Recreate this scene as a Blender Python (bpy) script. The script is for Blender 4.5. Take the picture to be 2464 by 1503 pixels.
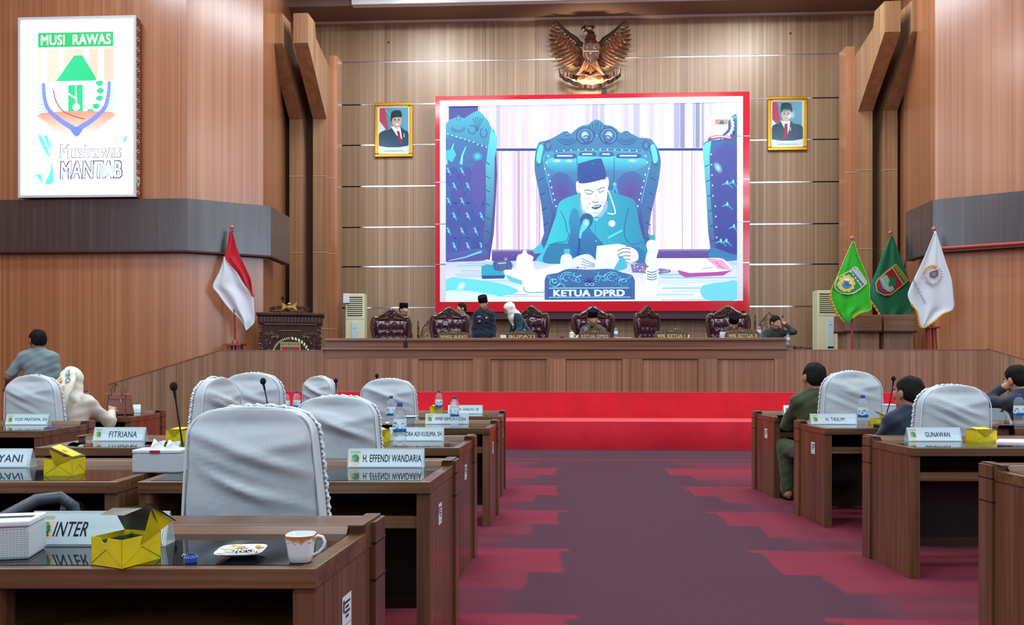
import bpy, bmesh, math, random
import numpy as np
from mathutils import Vector, Matrix
from mathutils.geometry import tessellate_polygon

SC = bpy.context.scene
COL = SC.collection
for _o in list(bpy.data.objects):
    bpy.data.objects.remove(_o)
random.seed(7)
PI = math.pi

# ------------------------------------------------------------------ camera
F = 1900.0                 # focal length in pixels of the 2464 px wide frame
YAW = math.atan(0.0453)    # the camera looks a little to the left of the hall's axis
CH = 1.27                  # seated eye height
HOR = 882.0                # horizon row
cam_d = bpy.data.cameras.new('camera')
cam = bpy.data.objects.new('camera', cam_d)
COL.objects.link(cam)
cam.location = (0, 0, CH)
cam.rotation_euler = (PI / 2, 0, YAW)
cam_d.sensor_width = 36.0
cam_d.lens = F / 2464 * 36.0
cam_d.shift_y = (HOR - 751.5) / 2464
cam_d.clip_end = 200
SC.camera = cam

# ------------------------------------------------------------------ colour management, world, lamps
SC.view_settings.view_transform = 'Standard'
SC.view_settings.look = 'None'
SC.view_settings.gamma = 1
SC.view_settings.use_curve_mapping = False
SC.view_settings.exposure = 0.1
SC.cycles.use_denoising = True
SC.cycles.max_bounces = 7
SC.cycles.diffuse_bounces = 3
SC.cycles.glossy_bounces = 3
SC.cycles.transmission_bounces = 6
SC.cycles.transparent_max_bounces = 10
SC.cycles.sample_clamp_indirect = 6
SC.cycles.caustics_reflective = False
SC.cycles.caustics_refractive = False
world = bpy.data.worlds.new('world')
SC.world = world
world.use_nodes = True
world.node_tree.nodes['Background'].inputs[0].default_value = (.62, .74, .9, 1)
world.node_tree.nodes['Background'].inputs[1].default_value = 0.5

def lamp(kind, name, loc, rot, energy, color=(1, 1, 1), size=(1, 1), spot=60, blend=.5, radius=.1):
    d = bpy.data.lights.new(name, kind)
    d.energy = energy
    d.color = color
    if kind == 'AREA':
        d.shape = 'RECTANGLE'
        d.size, d.size_y = size
    if kind == 'SPOT':
        d.spot_size = math.radians(spot)
        d.spot_blend = blend
        d.shadow_soft_size = radius
    o = bpy.data.objects.new(name, d)
    o.location = loc
    o.rotation_euler = rot
    COL.objects.link(o)
    return o

def aim(o, target):
    o.rotation_euler = (Vector(target) - Vector(o.location)).to_track_quat('-Z', 'Y').to_euler()

LAMP_XY = [(x, y) for x in (-7.5, -2.6, 4.4, 9.3) for y in (-4.5, 0.5, 5.5, 10.5)] + [(x, 15.2) for x in (-2.9, 0.9, 4.7)]
for lx, ly in LAMP_XY:
    lamp('AREA', 'ceiling_lamp', (lx, ly, 9.72), (0, 0, 0), 205 if ly < 14 else 270, (.86, .94, 1), (2.4, 1.2))
# daylight through the side windows behind the camera
WIN_X = (-10.8, 12.5)
for sx, rz in ((-12.9, -PI / 2), (14.6, PI / 2)):
    lamp('AREA', 'window_daylight', (sx, -5.6, 5.9), (PI / 2, 0, rz), 260, (.66, .84, 1), (3.6, 5.6))
for wx in WIN_X:
    lamp('AREA', 'window_daylight', (wx, -7.9, 5.9), (PI / 2, 0, 0), 330, (.66, .84, 1), (3.5, 5.6))
# small recessed lamps near the back wall and the warm spotlight of the emblem
for wx, tx in ((-2.96, -2.6), (5.25, 4.65)):
    s = lamp('SPOT', 'wall_washer', (wx, 16.0, 9.65), (0, 0, 0), 170, (.88, .98, 1), spot=50, blend=1, radius=.38)
    aim(s, (tx, 18.6, 8.75))
s = lamp('SPOT', 'emblem_spotlight', (1.0, 17.98, 7.70), (0, 0, 0), 190, (1, .78, .5), spot=120, blend=1, radius=.08)
aim(s, (1.0, 18.6, 8.35))

# ------------------------------------------------------------------ the photograph's rays (for real depths)
CA, SA = math.cos(YAW), math.sin(YAW)
def cw(xc, z, zc):                     # camera-frame X, height, camera depth -> world
    return Vector((xc * CA - zc * SA, xc * SA + zc * CA, z))
def atD(px, py, zc):
    return cw((px - 1232) / F * zc, CH + (HOR - py) / F * zc, zc)
def rayd(px, py):
    return atD(px, py, 1.0) - Vector((0, 0, CH))
def onY(px, py, Y):
    d = rayd(px, py); t = Y / d.y
    return Vector((0, 0, CH)) + d * t
def onZ(px, py, z):
    d = rayd(px, py); t = (z - CH) / d.z
    return Vector((0, 0, CH)) + d * t
def zcz(py, z):                        # camera depth where row py meets height z
    return (CH - z) * F / (py - HOR)

# ------------------------------------------------------------------ object helpers
def lin(h):
    if isinstance(h, str):
        h = h.lstrip('#')
        c = [int(h[i:i + 2], 16) / 255 for i in (0, 2, 4)]
    else:
        c = list(h)
    return tuple((x / 12.92 if x <= .04045 else ((x + .055) / 1.055) ** 2.4) for x in c[:3])

def link(o, parent=None):
    COL.objects.link(o)
    if parent is not None:
        o.parent = parent
    return o

def tag(o, label=None, cat=None, group=None, kind=None):
    if label: o['label'] = label
    if cat: o['category'] = cat
    if group: o['group'] = group
    if kind: o['kind'] = kind
    return o

def thing(name, label, cat, loc=(0, 0, 0), rz=0.0, group=None):
    o = bpy.data.objects.new(name, None)
    o.empty_display_size = .1
    link(o)
    o.location = loc
    o.rotation_euler = (0, 0, rz)
    return tag(o, label, cat, group)

class MB:
    """Collects faces; build() links them as one mesh object."""
    def __init__(s):
        s.v, s.f, s.m, s.c = [], [], [], []
    def add(s, vs, fs, m=0, col=None):
        b = len(s.v)
        s.v += [tuple(p) for p in vs]
        s.f += [tuple(i + b for i in f) for f in fs]
        s.m += [m] * len(fs)
        if col is not None:
            if len(col) == len(vs) and not isinstance(col[0], float):
                s.c += list(col)
            else:
                s.c += [col] * len(vs)
        return s
    def box(s, x0, x1, y0, y1, z0, z1, m=0, R=None):
        vs = [(x, y, z) for z in (z0, z1) for y in (y0, y1) for x in (x0, x1)]
        if R is not None:
            vs = [R @ Vector(p) for p in vs]
        s.add(vs, [(0, 2, 3, 1), (4, 5, 7, 6), (0, 1, 5, 4), (2, 6, 7, 3), (0, 4, 6, 2), (1, 3, 7, 5)], m)
        return s
    def hexa(s, bot, top, m=0):        # two quads given in the same order
        s.add(list(bot) + list(top), [(3, 2, 1, 0), (4, 5, 6, 7), (0, 1, 5, 4), (1, 2, 6, 5), (2, 3, 7, 6), (3, 0, 4, 7)], m)
        return s
    def prism(s, poly, fn, d0, d1, m=0):   # poly: 2D points, fn(u, v, d) -> 3D
        n = len(poly)
        a = [fn(u, v, d0) for u, v in poly]; b = [fn(u, v, d1) for u, v in poly]
        tri = tessellate_polygon([[Vector((u, v, 0)) for u, v in poly]])
        fs = [tuple(t) for t in tri] + [tuple(i + n for i in reversed(t)) for t in tri]
        fs += [(i, (i + 1) % n, (i + 1) % n + n, i + n) for i in range(n)]
        s.add(a + b, fs, m)
        return s
    def tube(s, pts, r, n=8, m=0, cap=True, flat=1.0):
        pts = [Vector(p) for p in pts]
        k = len(pts)
        rs = r if hasattr(r, '__len__') else [r] * k
        prev = None
        b = len(s.v)
        vs, fs = [], []
        for i, p in enumerate(pts):
            t = (pts[min(i + 1, k - 1)] - pts[max(i - 1, 0)])
            t = t.normalized() if t.length > 1e-9 else Vector((0, 0, 1))
            if prev is None:
                up = Vector((0, 0, 1)) if abs(t.z) < .9 else Vector((0, 1, 0))
                a = t.cross(up).normalized()
            else:
                a = (prev - t * prev.dot(t))
                a = a.normalized() if a.length > 1e-6 else t.orthogonal().normalized()
            prev = a
            c = t.cross(a)
            for j in range(n):
                q = 2 * PI * j / n
                vs.append(p + (a * math.cos(q) + c * math.sin(q) * flat) * rs[i])
        for i in range(k - 1):
            for j in range(n):
                fs.append((i * n + j, i * n + (j + 1) % n, (i + 1) * n + (j + 1) % n, (i + 1) * n + j))
        if cap:
            fs.append(tuple(reversed(range(n))))
            fs.append(tuple((k - 1) * n + j for j in range(n)))
        s.add(vs, fs, m)
        return s
    def lathe(s, prof, c=(0, 0, 0), n=20, m=0, sx=1.0, sy=1.0, pw=2.0, R=None):
        """prof: (r, z) from bottom to top; pw > 2 squares the section."""
        c = Vector(c)
        vs, fs = [], []
        for r, z in prof:
            for j in range(n):
                q = 2 * PI * j / n
                cq, sq = math.cos(q), math.sin(q)
                if pw != 2:
                    k = (abs(cq) ** pw + abs(sq) ** pw) ** (-1 / pw)
                    cq *= k; sq *= k
                p = Vector((r * cq * sx, r * sq * sy, z))
                if R is not None: p = R @ p
                vs.append(p + c)
        for i in range(len(prof) - 1):
            for j in range(n):
                fs.append((i * n + j, i * n + (j + 1) % n, (i + 1) * n + (j + 1) % n, (i + 1) * n + j))
        fs.append(tuple(reversed(range(n))))
        fs.append(tuple((len(prof) - 1) * n + j for j in range(n)))
        s.add(vs, fs, m)
        return s
    def ball(s, c, r, n=12, m=0, R=None):
        rx, ry, rz = r if hasattr(r, '__len__') else (r, r, r)
        k = max(4, n // 2)
        prof = [(math.sin(PI * i / k) if 0 < i < k else .02, -math.cos(PI * i / k)) for i in range(k + 1)]
        c = Vector(c)
        vs, fs = [], []
        for q, z in prof:
            for j in range(n):
                a = 2 * PI * j / n
                p = Vector((q * math.cos(a) * rx, q * math.sin(a) * ry, z * rz))
                if R is not None: p = R @ p
                vs.append(p + c)
        for i in range(k):
            for j in range(n):
                fs.append((i * n + j, i * n + (j + 1) % n, (i + 1) * n + (j + 1) % n, (i + 1) * n + j))
        fs.append(tuple(reversed(range(n)))); fs.append(tuple(k * n + j for j in range(n)))
        s.add(vs, fs, m)
        return s
    def grid(s, fn, nu, nv, m=0, closed_u=False):
        vs = [fn(i / nu, j / nv) for j in range(nv + 1) for i in range(nu + (0 if closed_u else 1))]
        w = nu if closed_u else nu + 1
        fs = []
        for j in range(nv):
            for i in range(nu):
                i2 = (i + 1) % w
                fs.append((j * w + i, j * w + i2, (j + 1) * w + i2, (j + 1) * w + i))
        s.add(vs, fs, m)
        return s
    def mesh(s, name, mats):
        me = bpy.data.meshes.new(name)
        me.from_pydata(s.v, [], s.f)
        for mt in (mats if isinstance(mats, (list, tuple)) else [mats]):
            me.materials.append(mt)
        if any(s.m):
            me.polygons.foreach_set('material_index', s.m)
        if s.c and len(s.c) == len(s.v):
            at = me.color_attributes.new('Col', 'FLOAT_COLOR', 'POINT')
            buf = np.ones((len(s.v), 4), np.float32)
            buf[:, :3] = np.array([c[:3] for c in s.c], np.float32)
            at.data.foreach_set('color', buf.ravel())
        me.update()
        return me
    def build(s, name, mats, parent=None, smooth=False, angle=40, bevel=0, fix=True):
        me = s.mesh(name, mats)
        if fix:
            bm = bmesh.new(); bm.from_mesh(me)
            bmesh.ops.recalc_face_normals(bm, faces=bm.faces)
            bm.to_mesh(me); bm.free()
        if smooth:
            me.polygons.foreach_set('use_smooth', [True] * len(me.polygons))
            if angle and angle < 180:
                me.set_sharp_from_angle(angle=math.radians(angle))
        o = bpy.data.objects.new(name, me)
        link(o, parent)
        if bevel:
            md = o.modifiers.new('bevel', 'BEVEL'); md.width = bevel; md.segments = 2; md.limit_method = 'ANGLE'
        return o

def dup(o, parent=None, loc=None, rz=None):
    c = o.copy()
    COL.objects.link(c)
    c.parent = parent
    for ch in list(o.children):
        dup(ch, c)
    if loc is not None: c.location = loc
    if rz is not None: c.rotation_euler = (0, 0, rz)
    return c

# ------------------------------------------------------------------ materials
MATS = {}
def mat(name, col, rough=.5, metal=0.0, spec=.5, coat=0.0, sheen=0.0, trans=0.0, ior=1.45, emit=None, es=1.0,
        noise=None, bump=None, alpha=1.0):
    if name in MATS: return MATS[name]
    m = bpy.data.materials.new(name); m.use_nodes = True
    nt = m.node_tree; b = nt.nodes['Principled BSDF']
    c = lin(col)
    b.inputs['Base Color'].default_value = (*c, 1)
    b.inputs['Roughness'].default_value = rough
    b.inputs['Metallic'].default_value = metal
    b.inputs['Specular IOR Level'].default_value = spec
    b.inputs['Coat Weight'].default_value = coat
    b.inputs['Coat Roughness'].default_value = .08
    b.inputs['Sheen Weight'].default_value = sheen
    b.inputs['Transmission Weight'].default_value = trans
    b.inputs['IOR'].default_value = ior
    b.inputs['Alpha'].default_value = alpha
    if emit:
        b.inputs['Emission Color'].default_value = (*lin(emit), 1)
        b.inputs['Emission Strength'].default_value = es
    if noise:      # (scale xyz, amount) mottles the colour
        sc, amt = noise
        tc = nt.nodes.new('ShaderNodeTexCoord'); mp = nt.nodes.new('ShaderNodeMapping'); nz = nt.nodes.new('ShaderNodeTexNoise')
        mp.inputs['Scale'].default_value = sc if hasattr(sc, '__len__') else (sc, sc, sc)
        nz.inputs['Scale'].default_value = 1; nz.inputs['Detail'].default_value = 4
        rp = nt.nodes.new('ShaderNodeValToRGB')
        rp.color_ramp.elements[0].position = .3; rp.color_ramp.elements[1].position = .72
        rp.color_ramp.elements[0].color = (*[x * (1 - amt) for x in c], 1)
        rp.color_ramp.elements[1].color = (*[min(1, x * (1 + amt)) for x in c], 1)
        nt.links.new(tc.outputs['Object'], mp.inputs[0]); nt.links.new(mp.outputs[0], nz.inputs[0])
        nt.links.new(nz.outputs[0], rp.inputs[0]); nt.links.new(rp.outputs[0], b.inputs['Base Color'])
    if bump:       # (scale, strength, distance)
        sc, st, ds = bump
        tc = nt.nodes.new('ShaderNodeTexCoord'); mp = nt.nodes.new('ShaderNodeMapping'); nz = nt.nodes.new('ShaderNodeTexNoise')
        mp.inputs['Scale'].default_value = sc if hasattr(sc, '__len__') else (sc, sc, sc)
        nz.inputs['Scale'].default_value = 1; nz.inputs['Detail'].default_value = 3
        bp = nt.nodes.new('ShaderNodeBump'); bp.inputs['Strength'].default_value = st; bp.inputs['Distance'].default_value = ds
        nt.links.new(tc.outputs['Object'], mp.inputs[0]); nt.links.new(mp.outputs[0], nz.inputs[0])
        nt.links.new(nz.outputs[0], bp.inputs['Height']); nt.links.new(bp.outputs[0], b.inputs['Normal'])
    MATS[name] = m
    return m

def wood(name, dark, mid, light, across=9.0, along=.25, axis=2, rough=.32, coat=.25, line=.5, world=False, spec=.5):
    """Procedural veneer: broad bands plus fine streaks running along axis."""
    if name in MATS: return MATS[name]
    m = bpy.data.materials.new(name); m.use_nodes = True
    nt = m.node_tree; N = nt.nodes; L = nt.links; b = N['Principled BSDF']
    if world:
        src = N.new('ShaderNodeNewGeometry').outputs['Position']
    else:
        src = N.new('ShaderNodeTexCoord').outputs['Object']
        inf = N.new('ShaderNodeObjectInfo')
        ad = N.new('ShaderNodeVectorMath'); ad.operation = 'ADD'
        L.new(src, ad.inputs[0])
        ml = N.new('ShaderNodeMath'); ml.operation = 'MULTIPLY'; ml.inputs[1].default_value = 37.0
        L.new(inf.outputs['Random'], ml.inputs[0]); L.new(ml.outputs[0], ad.inputs[1])
        src = ad.outputs[0]
    def nz(k, al, det, dist=0.0):
        mp = N.new('ShaderNodeMapping')
        sc = [across * k] * 3; sc[axis] = al
        mp.inputs['Scale'].default_value = sc
        t = N.new('ShaderNodeTexNoise'); t.inputs['Scale'].default_value = 1
        t.inputs['Detail'].default_value = det; t.inputs['Distortion'].default_value = dist
        L.new(src, mp.inputs[0]); L.new(mp.outputs[0], t.inputs[0])
        return t.outputs[0]
    a = nz(1.0, along, 2, .3); f = nz(6.5, along * 1.6, 3); g = nz(2.3, along * .5, 0)
    mx = N.new('ShaderNodeMix'); mx.data_type = 'FLOAT'; mx.inputs[0].default_value = .5
    L.new(a, mx.inputs[2]); L.new(f, mx.inputs[3])
    rp = N.new('ShaderNodeValToRGB'); e = rp.color_ramp.elements
    e[0].position = .36; e[0].color = (*lin(dark), 1)
    e[1].position = .64; e[1].color = (*lin(light), 1)
    x = e.new(.5); x.color = (*lin(mid), 1)
    L.new(mx.outputs[0], rp.inputs[0])
    r2 = N.new('ShaderNodeValToRGB'); q = r2.color_ramp.elements
    q[0].position = .60; q[0].color = (0, 0, 0, 1); q[1].position = .66; q[1].color = (line, line, line, 1)
    L.new(g, r2.inputs[0])
    m2 = N.new('ShaderNodeMix'); m2.data_type = 'RGBA'
    L.new(r2.outputs[0], m2.inputs[0]); L.new(rp.outputs[0], m2.inputs[6]); m2.inputs[7].default_value = (*[min(1, c * 1.25) for c in lin(light)], 1)
    L.new(m2.outputs[2], b.inputs['Base Color'])
    b.inputs['Roughness'].default_value = rough
    b.inputs['Coat Weight'].default_value = coat
    b.inputs['Coat Roughness'].default_value = .2
    b.inputs['Specular IOR Level'].default_value = spec
    bp = N.new('ShaderNodeBump'); bp.inputs['Strength'].default_value = .12; bp.inputs['Distance'].default_value = .002
    L.new(f, bp.inputs['Height']); L.new(bp.outputs[0], b.inputs['Normal'])
    MATS[name] = m
    return m

def paint_mat(name, emission=0.0, rough=.5, coat=0.0):
    """Flat print: the colours of the printed or shown shapes come from the mesh."""
    if name in MATS: return MATS[name]
    m = bpy.data.materials.new(name); m.use_nodes = True
    nt = m.node_tree; b = nt.nodes['Principled BSDF']
    at = nt.nodes.new('ShaderNodeAttribute'); at.attribute_name = 'Col'
    if emission:
        b.inputs['Base Color'].default_value = (.01, .01, .01, 1)
        nt.links.new(at.outputs['Color'], b.inputs['Emission Color'])
        b.inputs['Emission Strength'].default_value = emission
    else:
        nt.links.new(at.outputs['Color'], b.inputs['Base Color'])
    b.inputs['Roughness'].default_value = rough
    b.inputs['Coat Weight'].default_value = coat
    MATS[name] = m
    return m

W_BACK = wood('veneer_back_wall', '#876a4f', '#95775a', '#a58769', 5.5, .06, 2, .42, .06, .55, world=True)
W_SIDE = wood('veneer_side_wall', '#91593a', '#a36843', '#b07a56', 5.0, .06, 2, .32, .8, .3, world=True)
W_STAGE = wood('veneer_stage_front', '#6e523a', '#846349', '#98775a', 7.0, .15, 2, .4, .12, .25, world=True)
W_TAN = wood('veneer_pilaster', '#84603f', '#94704f', '#a37f5e', 8.0, .2, 2, .4, .15, .1, world=True)
W_BAND = wood('veneer_dark_band', '#2c2426', '#3a2f30', '#4a3d3d', 9.0, .3, 2, .3, .9, .05, world=True)
W_TRIM = wood('veneer_stage_trim', '#62452f', '#78563d', '#8a674c', 7.0, .3, 0, .35, .25, .1, world=True)
W_DESK = wood('desk_veneer', '#4a321f', '#61432b', '#755538', 10.0, .7, 0, .3, .35, .05)
W_DESKV = wood('desk_veneer_upright', '#4b3020', '#64432c', '#775238', 10.0, .7, 2, .3, .35, .05)
W_DARK = wood('dark_carved_wood', '#24120b', '#3a2014', '#4c2e20', 12.0, 2.0, 2, .5, .0, .0, spec=.3)
M_CHROME = mat('chrome_strip', '#d8dcde', .18, 1.0)
M_GROOVE = mat('dark_groove', '#3a2820', .6)
M_RED = mat('red_gloss_panel', '#c3182b', .16, 0, .5, .6)
M_WHITEG = mat('white_gloss_panel', '#dfe4ea', .2, 0, .5, .3)
M_CEIL = mat('ceiling_brown', '#8a7468', .55)
M_CEILW = mat('ceiling_white', '#e8edf0', .6)
M_BLACK = mat('black_plastic', '#101114', .4)
M_FOAM = mat('black_foam', '#0d0e11', .95, bump=(400, .5, .002))
# ================================================================== THE SETTING
XC = 0.87                # the hall's axis
YB = 18.6                # back wall
ZS = 1.0                 # stage floor
# ---- floor with its woven pattern
def carpet_mat():
    m = bpy.data.materials.new('carpet_weave'); m.use_nodes = True
    nt = m.node_tree; N = nt.nodes; L = nt.links; b = N['Principled BSDF']
    sp = N.new('ShaderNodeSeparateXYZ'); L.new(N.new('ShaderNodeNewGeometry').outputs['Position'], sp.inputs[0])
    nzs = N.new('ShaderNodeTexNoise'); nzs.inputs['Scale'].default_value = 2.2; nzs.inputs['Detail'].default_value = 5
    L.new(N['Geometry'].outputs['Position'] if 'Geometry' in N else sp.inputs[0].links[0].from_socket, nzs.inputs[0])
    def M(op, a, bb=None, c=None):
        n = N.new('ShaderNodeMath'); n.operation = op
        for i, q in enumerate((a, bb, c)):
            if q is None: continue
            if isinstance(q, (int, float)): n.inputs[i].default_value = q
            else: L.new(q, n.inputs[i])
        return n.outputs[0]
    jit = M('MULTIPLY', M('SUBTRACT', nzs.outputs[0], .5), .10)
    u = M('ABSOLUTE', M('SUBTRACT', sp.outputs[0], XC - .1))      # distance from the aisle's middle
    u = M('ADD', u, jit)
    yy = M('ADD', sp.outputs[1], jit)
    t = M('MULTIPLY', M('FRACT', M('DIVIDE', M('SUBTRACT', yy, 1.26), 1.47)), 1.47)   # position inside one desk pitch
    def above(x, thr, w=.03): return M('MINIMUM', M('MAXIMUM', M('DIVIDE', M('SUBTRACT', x, thr), w), 0), 1)
    def band(x, lo, hi, w=.03): return M('MULTIPLY', above(x, lo, w), M('SUBTRACT', 1, above(x, hi, w)))
    long_ = M('MULTIPLY', above(u, .665), band(t, .68, 1.30))
    mid_ = M('MULTIPLY', M('MULTIPLY', above(u, .88), band(t, .25, .70, .1)), .8)
    tip_ = M('MULTIPLY', above(u, .60), band(t, 1.24, 1.31))
    red = M('MAXIMUM', M('MAXIMUM', long_, mid_), tip_)
    soft = M('MULTIPLY', above(u, .92, .25), .45)
    far = M('SUBTRACT', 1, above(sp.outputs[1], 10.4, .2))
    near = above(sp.outputs[1], -20)
    lane = M('SUBTRACT', 1, M('MULTIPLY', above(sp.outputs[1], 10.35, .05), 1))
    k = M('MULTIPLY', M('MAXIMUM', red, soft), far)
    big = N.new('ShaderNodeTexNoise'); big.inputs['Scale'].default_value = .9; big.inputs['Detail'].default_value = 3
    L.new(sp.inputs[0].links[0].from_socket, big.inputs[0])
    k = M('MULTIPLY', k, M('ADD', .5, M('MULTIPLY', big.outputs[0], .7)))
    k = M('MINIMUM', M('MAXIMUM', k, 0), 1)
    line = M('MULTIPLY', band(sp.outputs[1], 10.75, 10.9, .03), .4)
    k = M('MAXIMUM', k, line)
    mx = N.new('ShaderNodeMix'); mx.data_type = 'RGBA'
    mx.inputs[6].default_value = (*lin('#482634'), 1); mx.inputs[7].default_value = (*lin('#7e2136'), 1)
    L.new(k, mx.inputs[0])
    fz = N.new('ShaderNodeTexNoise'); fz.inputs['Scale'].default_value = 90; fz.inputs['Detail'].default_value = 4
    L.new(sp.inputs[0].links[0].from_socket, fz.inputs[0])
    m3 = N.new('ShaderNodeMix'); m3.data_type = 'RGBA'; m3.blend_type = 'MULTIPLY'; m3.inputs[0].default_value = .55
    rp = N.new('ShaderNodeValToRGB'); rp.color_ramp.elements[0].position = .25; rp.color_ramp.elements[1].position = .7
    rp.color_ramp.elements[0].color = (.55, .55, .55, 1); rp.color_ramp.elements[1].color = (1.2, 1.2, 1.2, 1)
    L.new(fz.outputs[0], rp.inputs[0]); L.new(mx.outputs[2], m3.inputs[6]); L.new(rp.outputs[0], m3.inputs[7])
    L.new(m3.outputs[2], b.inputs['Base Color'])
    b.inputs['Roughness'].default_value = .95
    b.inputs['Specular IOR Level'].default_value = .15
    b.inputs['Sheen Weight'].default_value = .05
    bp = N.new('ShaderNodeBump'); bp.inputs['Strength'].default_value = .35; bp.inputs['Distance'].default_value = .004
    L.new(fz.outputs[0], bp.inputs['Height']); L.new(bp.outputs[0], b.inputs['Normal'])
    return m
XL, XR, YN = -13.0, 14.74, -8.0
tag(MB().box(XL - .2, XR + .2, YN - .2, YB + .3, -.12, 0).build('floor', carpet_mat()), 'dark purple carpet with red woven patches along the desk rows', kind='structure')

# ---- ceiling: brown soffit above the stage wall, white coffer in front of it
cl = MB()
cl.box(-8, 9.8, 17.72, YB + .2, 9.45, 9.75)
ceil = tag(cl.build('ceiling', M_CEIL), 'brown ceiling soffit with a white coffer edge', kind='structure')
MB().box(XL - .2, XR + .2, YN - .2, 17.72, 9.9, 10.0).build('ceiling_board', M_CEILW, ceil)
MB().box(-4.4, 6.4, 17.55, 17.72, 9.40, 9.75).build('cove_edge', M_CEILW, ceil)
MB().box(-14, -8, 13, YB + .2, 9.45, 9.75).box(9.8, 15, 13, YB + .2, 9.45, 9.75).build('side_soffit', M_CEIL, ceil)
MB().box(-6.1, 7.9, YB - .09, YB - .02, 9.40, 9.45).build('crown_strip', mat('crown_white', '#d6ccc6', .5), ceil)
for lx, ly in LAMP_XY:
    fr = MB()
    fr.box(lx - 1.26, lx + 1.26, ly - .66, ly - .6, 9.73, 9.9).box(lx - 1.26, lx + 1.26, ly + .6, ly + .66, 9.73, 9.9)
    fr.box(lx - 1.26, lx - 1.2, ly - .6, ly + .6, 9.73, 9.9).box(lx + 1.2, lx + 1.26, ly - .6, ly + .6, 9.73, 9.9)
    fr.build('lamp_frame', M_CEILW, ceil)

# ---- back wall: backing, rows of veneer panels, metal strips between the rows
wb = tag(MB().box(-6.6, 8.4, YB + .03, YB + .2, 0, 9.9).build('wall_back', M_GROOVE), 'tall wood-veneered back wall with horizontal metal strips', kind='structure')
ZROW = [0.72, 1.70, 2.67, 3.645, 4.58, 5.55, 6.53, 7.49, 8.50, 9.44]
XA, XB = -6.2, 8.0
npx = 12
wx = (XB - XA) / npx
pm = {}
for r in range(len(ZROW) - 1):
    z0, z1 = ZROW[r], ZROW[r + 1]
    h = z1 - z0 - .028
    key = round(h, 3)
    if key not in pm:
        pm[key] = MB().box(.002, wx - .002, 0, .05, 0, h).mesh('panel', W_BACK)
    for i in range(npx):
        o = link(bpy.data.objects.new('panel', pm[key]), wb)
        o.location = (XA + i * wx, YB - .02, z0 + .014)
xm0, xm1 = onY(868, 500, YB).x, onY(1955, 500, YB).x
for r, z in enumerate(ZROW[1:-1]):
    if z > 8:
        MB().box(XA, XB, YB - .012, YB + .03, z - .014, z + .014).build('metal_strip', mat('steel_strip_dull', '#9c8f88', .3, .9), wb)
    else:
        MB().box(xm0, xm1, YB - .024, YB + .03, z - .014, z + .014).build('metal_strip', M_CHROME, wb)
for px_, py_ in ((935, 102), (1902, 80)):
    p = onY(px_, py_, YB - .02)
    MB().ball(p, (.025, .01, .03), 8).build('wall_hook', M_BLACK, wb)

# ---- side walls (mirrored about the axis): wall faces, dark projecting band
def mir(x, side): return XC + (x - XC) * side
def side_wall(side, nm, label):
    far, A, B, D = (-14.2, 13.78), (-6.44, 13.82), (-5.30, 14.50), (-6.05, 18.7)
    if side < 0:
        B = (-5.20, 14.50)
    pts = [(mir(x, side), y) for x, y in ((-13.2, 13.78), A, B, D)] if side > 0 else [(mir(x, -1), y) for x, y in ((-13.2, 13.78), A, B, D)]
    root = None
    for i in range(3):
        (x0, y0), (x1, y1) = pts[i], pts[i + 1]
        d = Vector((x1 - x0, y1 - y0, 0)); n = Vector((d.y, -d.x, 0)).normalized() * (1 if side > 0 else -1)
        ln = d.length
        k = max(1, round(ln / 1.22))
        for s_ in range(k):
            a = Vector((x0, y0, 0)) + d * (s_ / k); b = Vector((x0, y0, 0)) + d * ((s_ + 1) / k)
            g = d.normalized() * .0012
            back = -n * .1
            for z0, z1 in ((0, 4.27), (4.272, 9.5)):
                m_ = MB().hexa([Vector((*(a + g).xy, z0)), Vector((*(b - g).xy, z0)), Vector((*(b - g + back).xy, z0)), Vector((*(a + g + back).xy, z0))],
                               [Vector((*(a + g).xy, z1)), Vector((*(b - g).xy, z1)), Vector((*(b - g + back).xy, z1)), Vector((*(a + g + back).xy, z1))])
                if root is None:
                    root = tag(m_.build(nm, W_SIDE), label, kind='structure')
                else:
                    m_.build('panel', W_SIDE, root)
    # band
    bp = [(-13.2, 13.64), (-6.37, 13.68), (-5.13, 14.42), (-5.14, 15.52), (-5.32, 15.52)]
    bp = [(mir(x, 1 if side > 0 else -1), y) for x, y in bp]
    inn = [(mir(x, 1 if side > 0 else -1), y) for x, y in ((-13.2, 13.75), (-6.44, 13.79), (-5.27, 14.5), (-5.27, 15.5), (-5.30, 15.51))]
    for i in range(4):
        q = [(*bp[i], 3.33), (*bp[i + 1], 3.33), (*inn[i + 1], 3.33), (*inn[i], 3.33)]
        m_ = MB().hexa([Vector(v) for v in q], [Vector((v[0], v[1], 4.245)) for v in q])
        m_.build('band_panel', W_BAND, root)
        m2 = MB().hexa([Vector((v[0], v[1], 3.30)) for v in q], [Vector((v[0], v[1], 3.329)) for v in q])
        m2.build('band_edge', M_GROOVE, root)
    return root
wl = side_wall(1, 'wall_left', 'orange-brown veneered wall with a dark band beside the left sign')
wr = side_wall(-1, 'wall_right', 'orange-brown veneered wall with a dark band on the right side')
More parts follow.
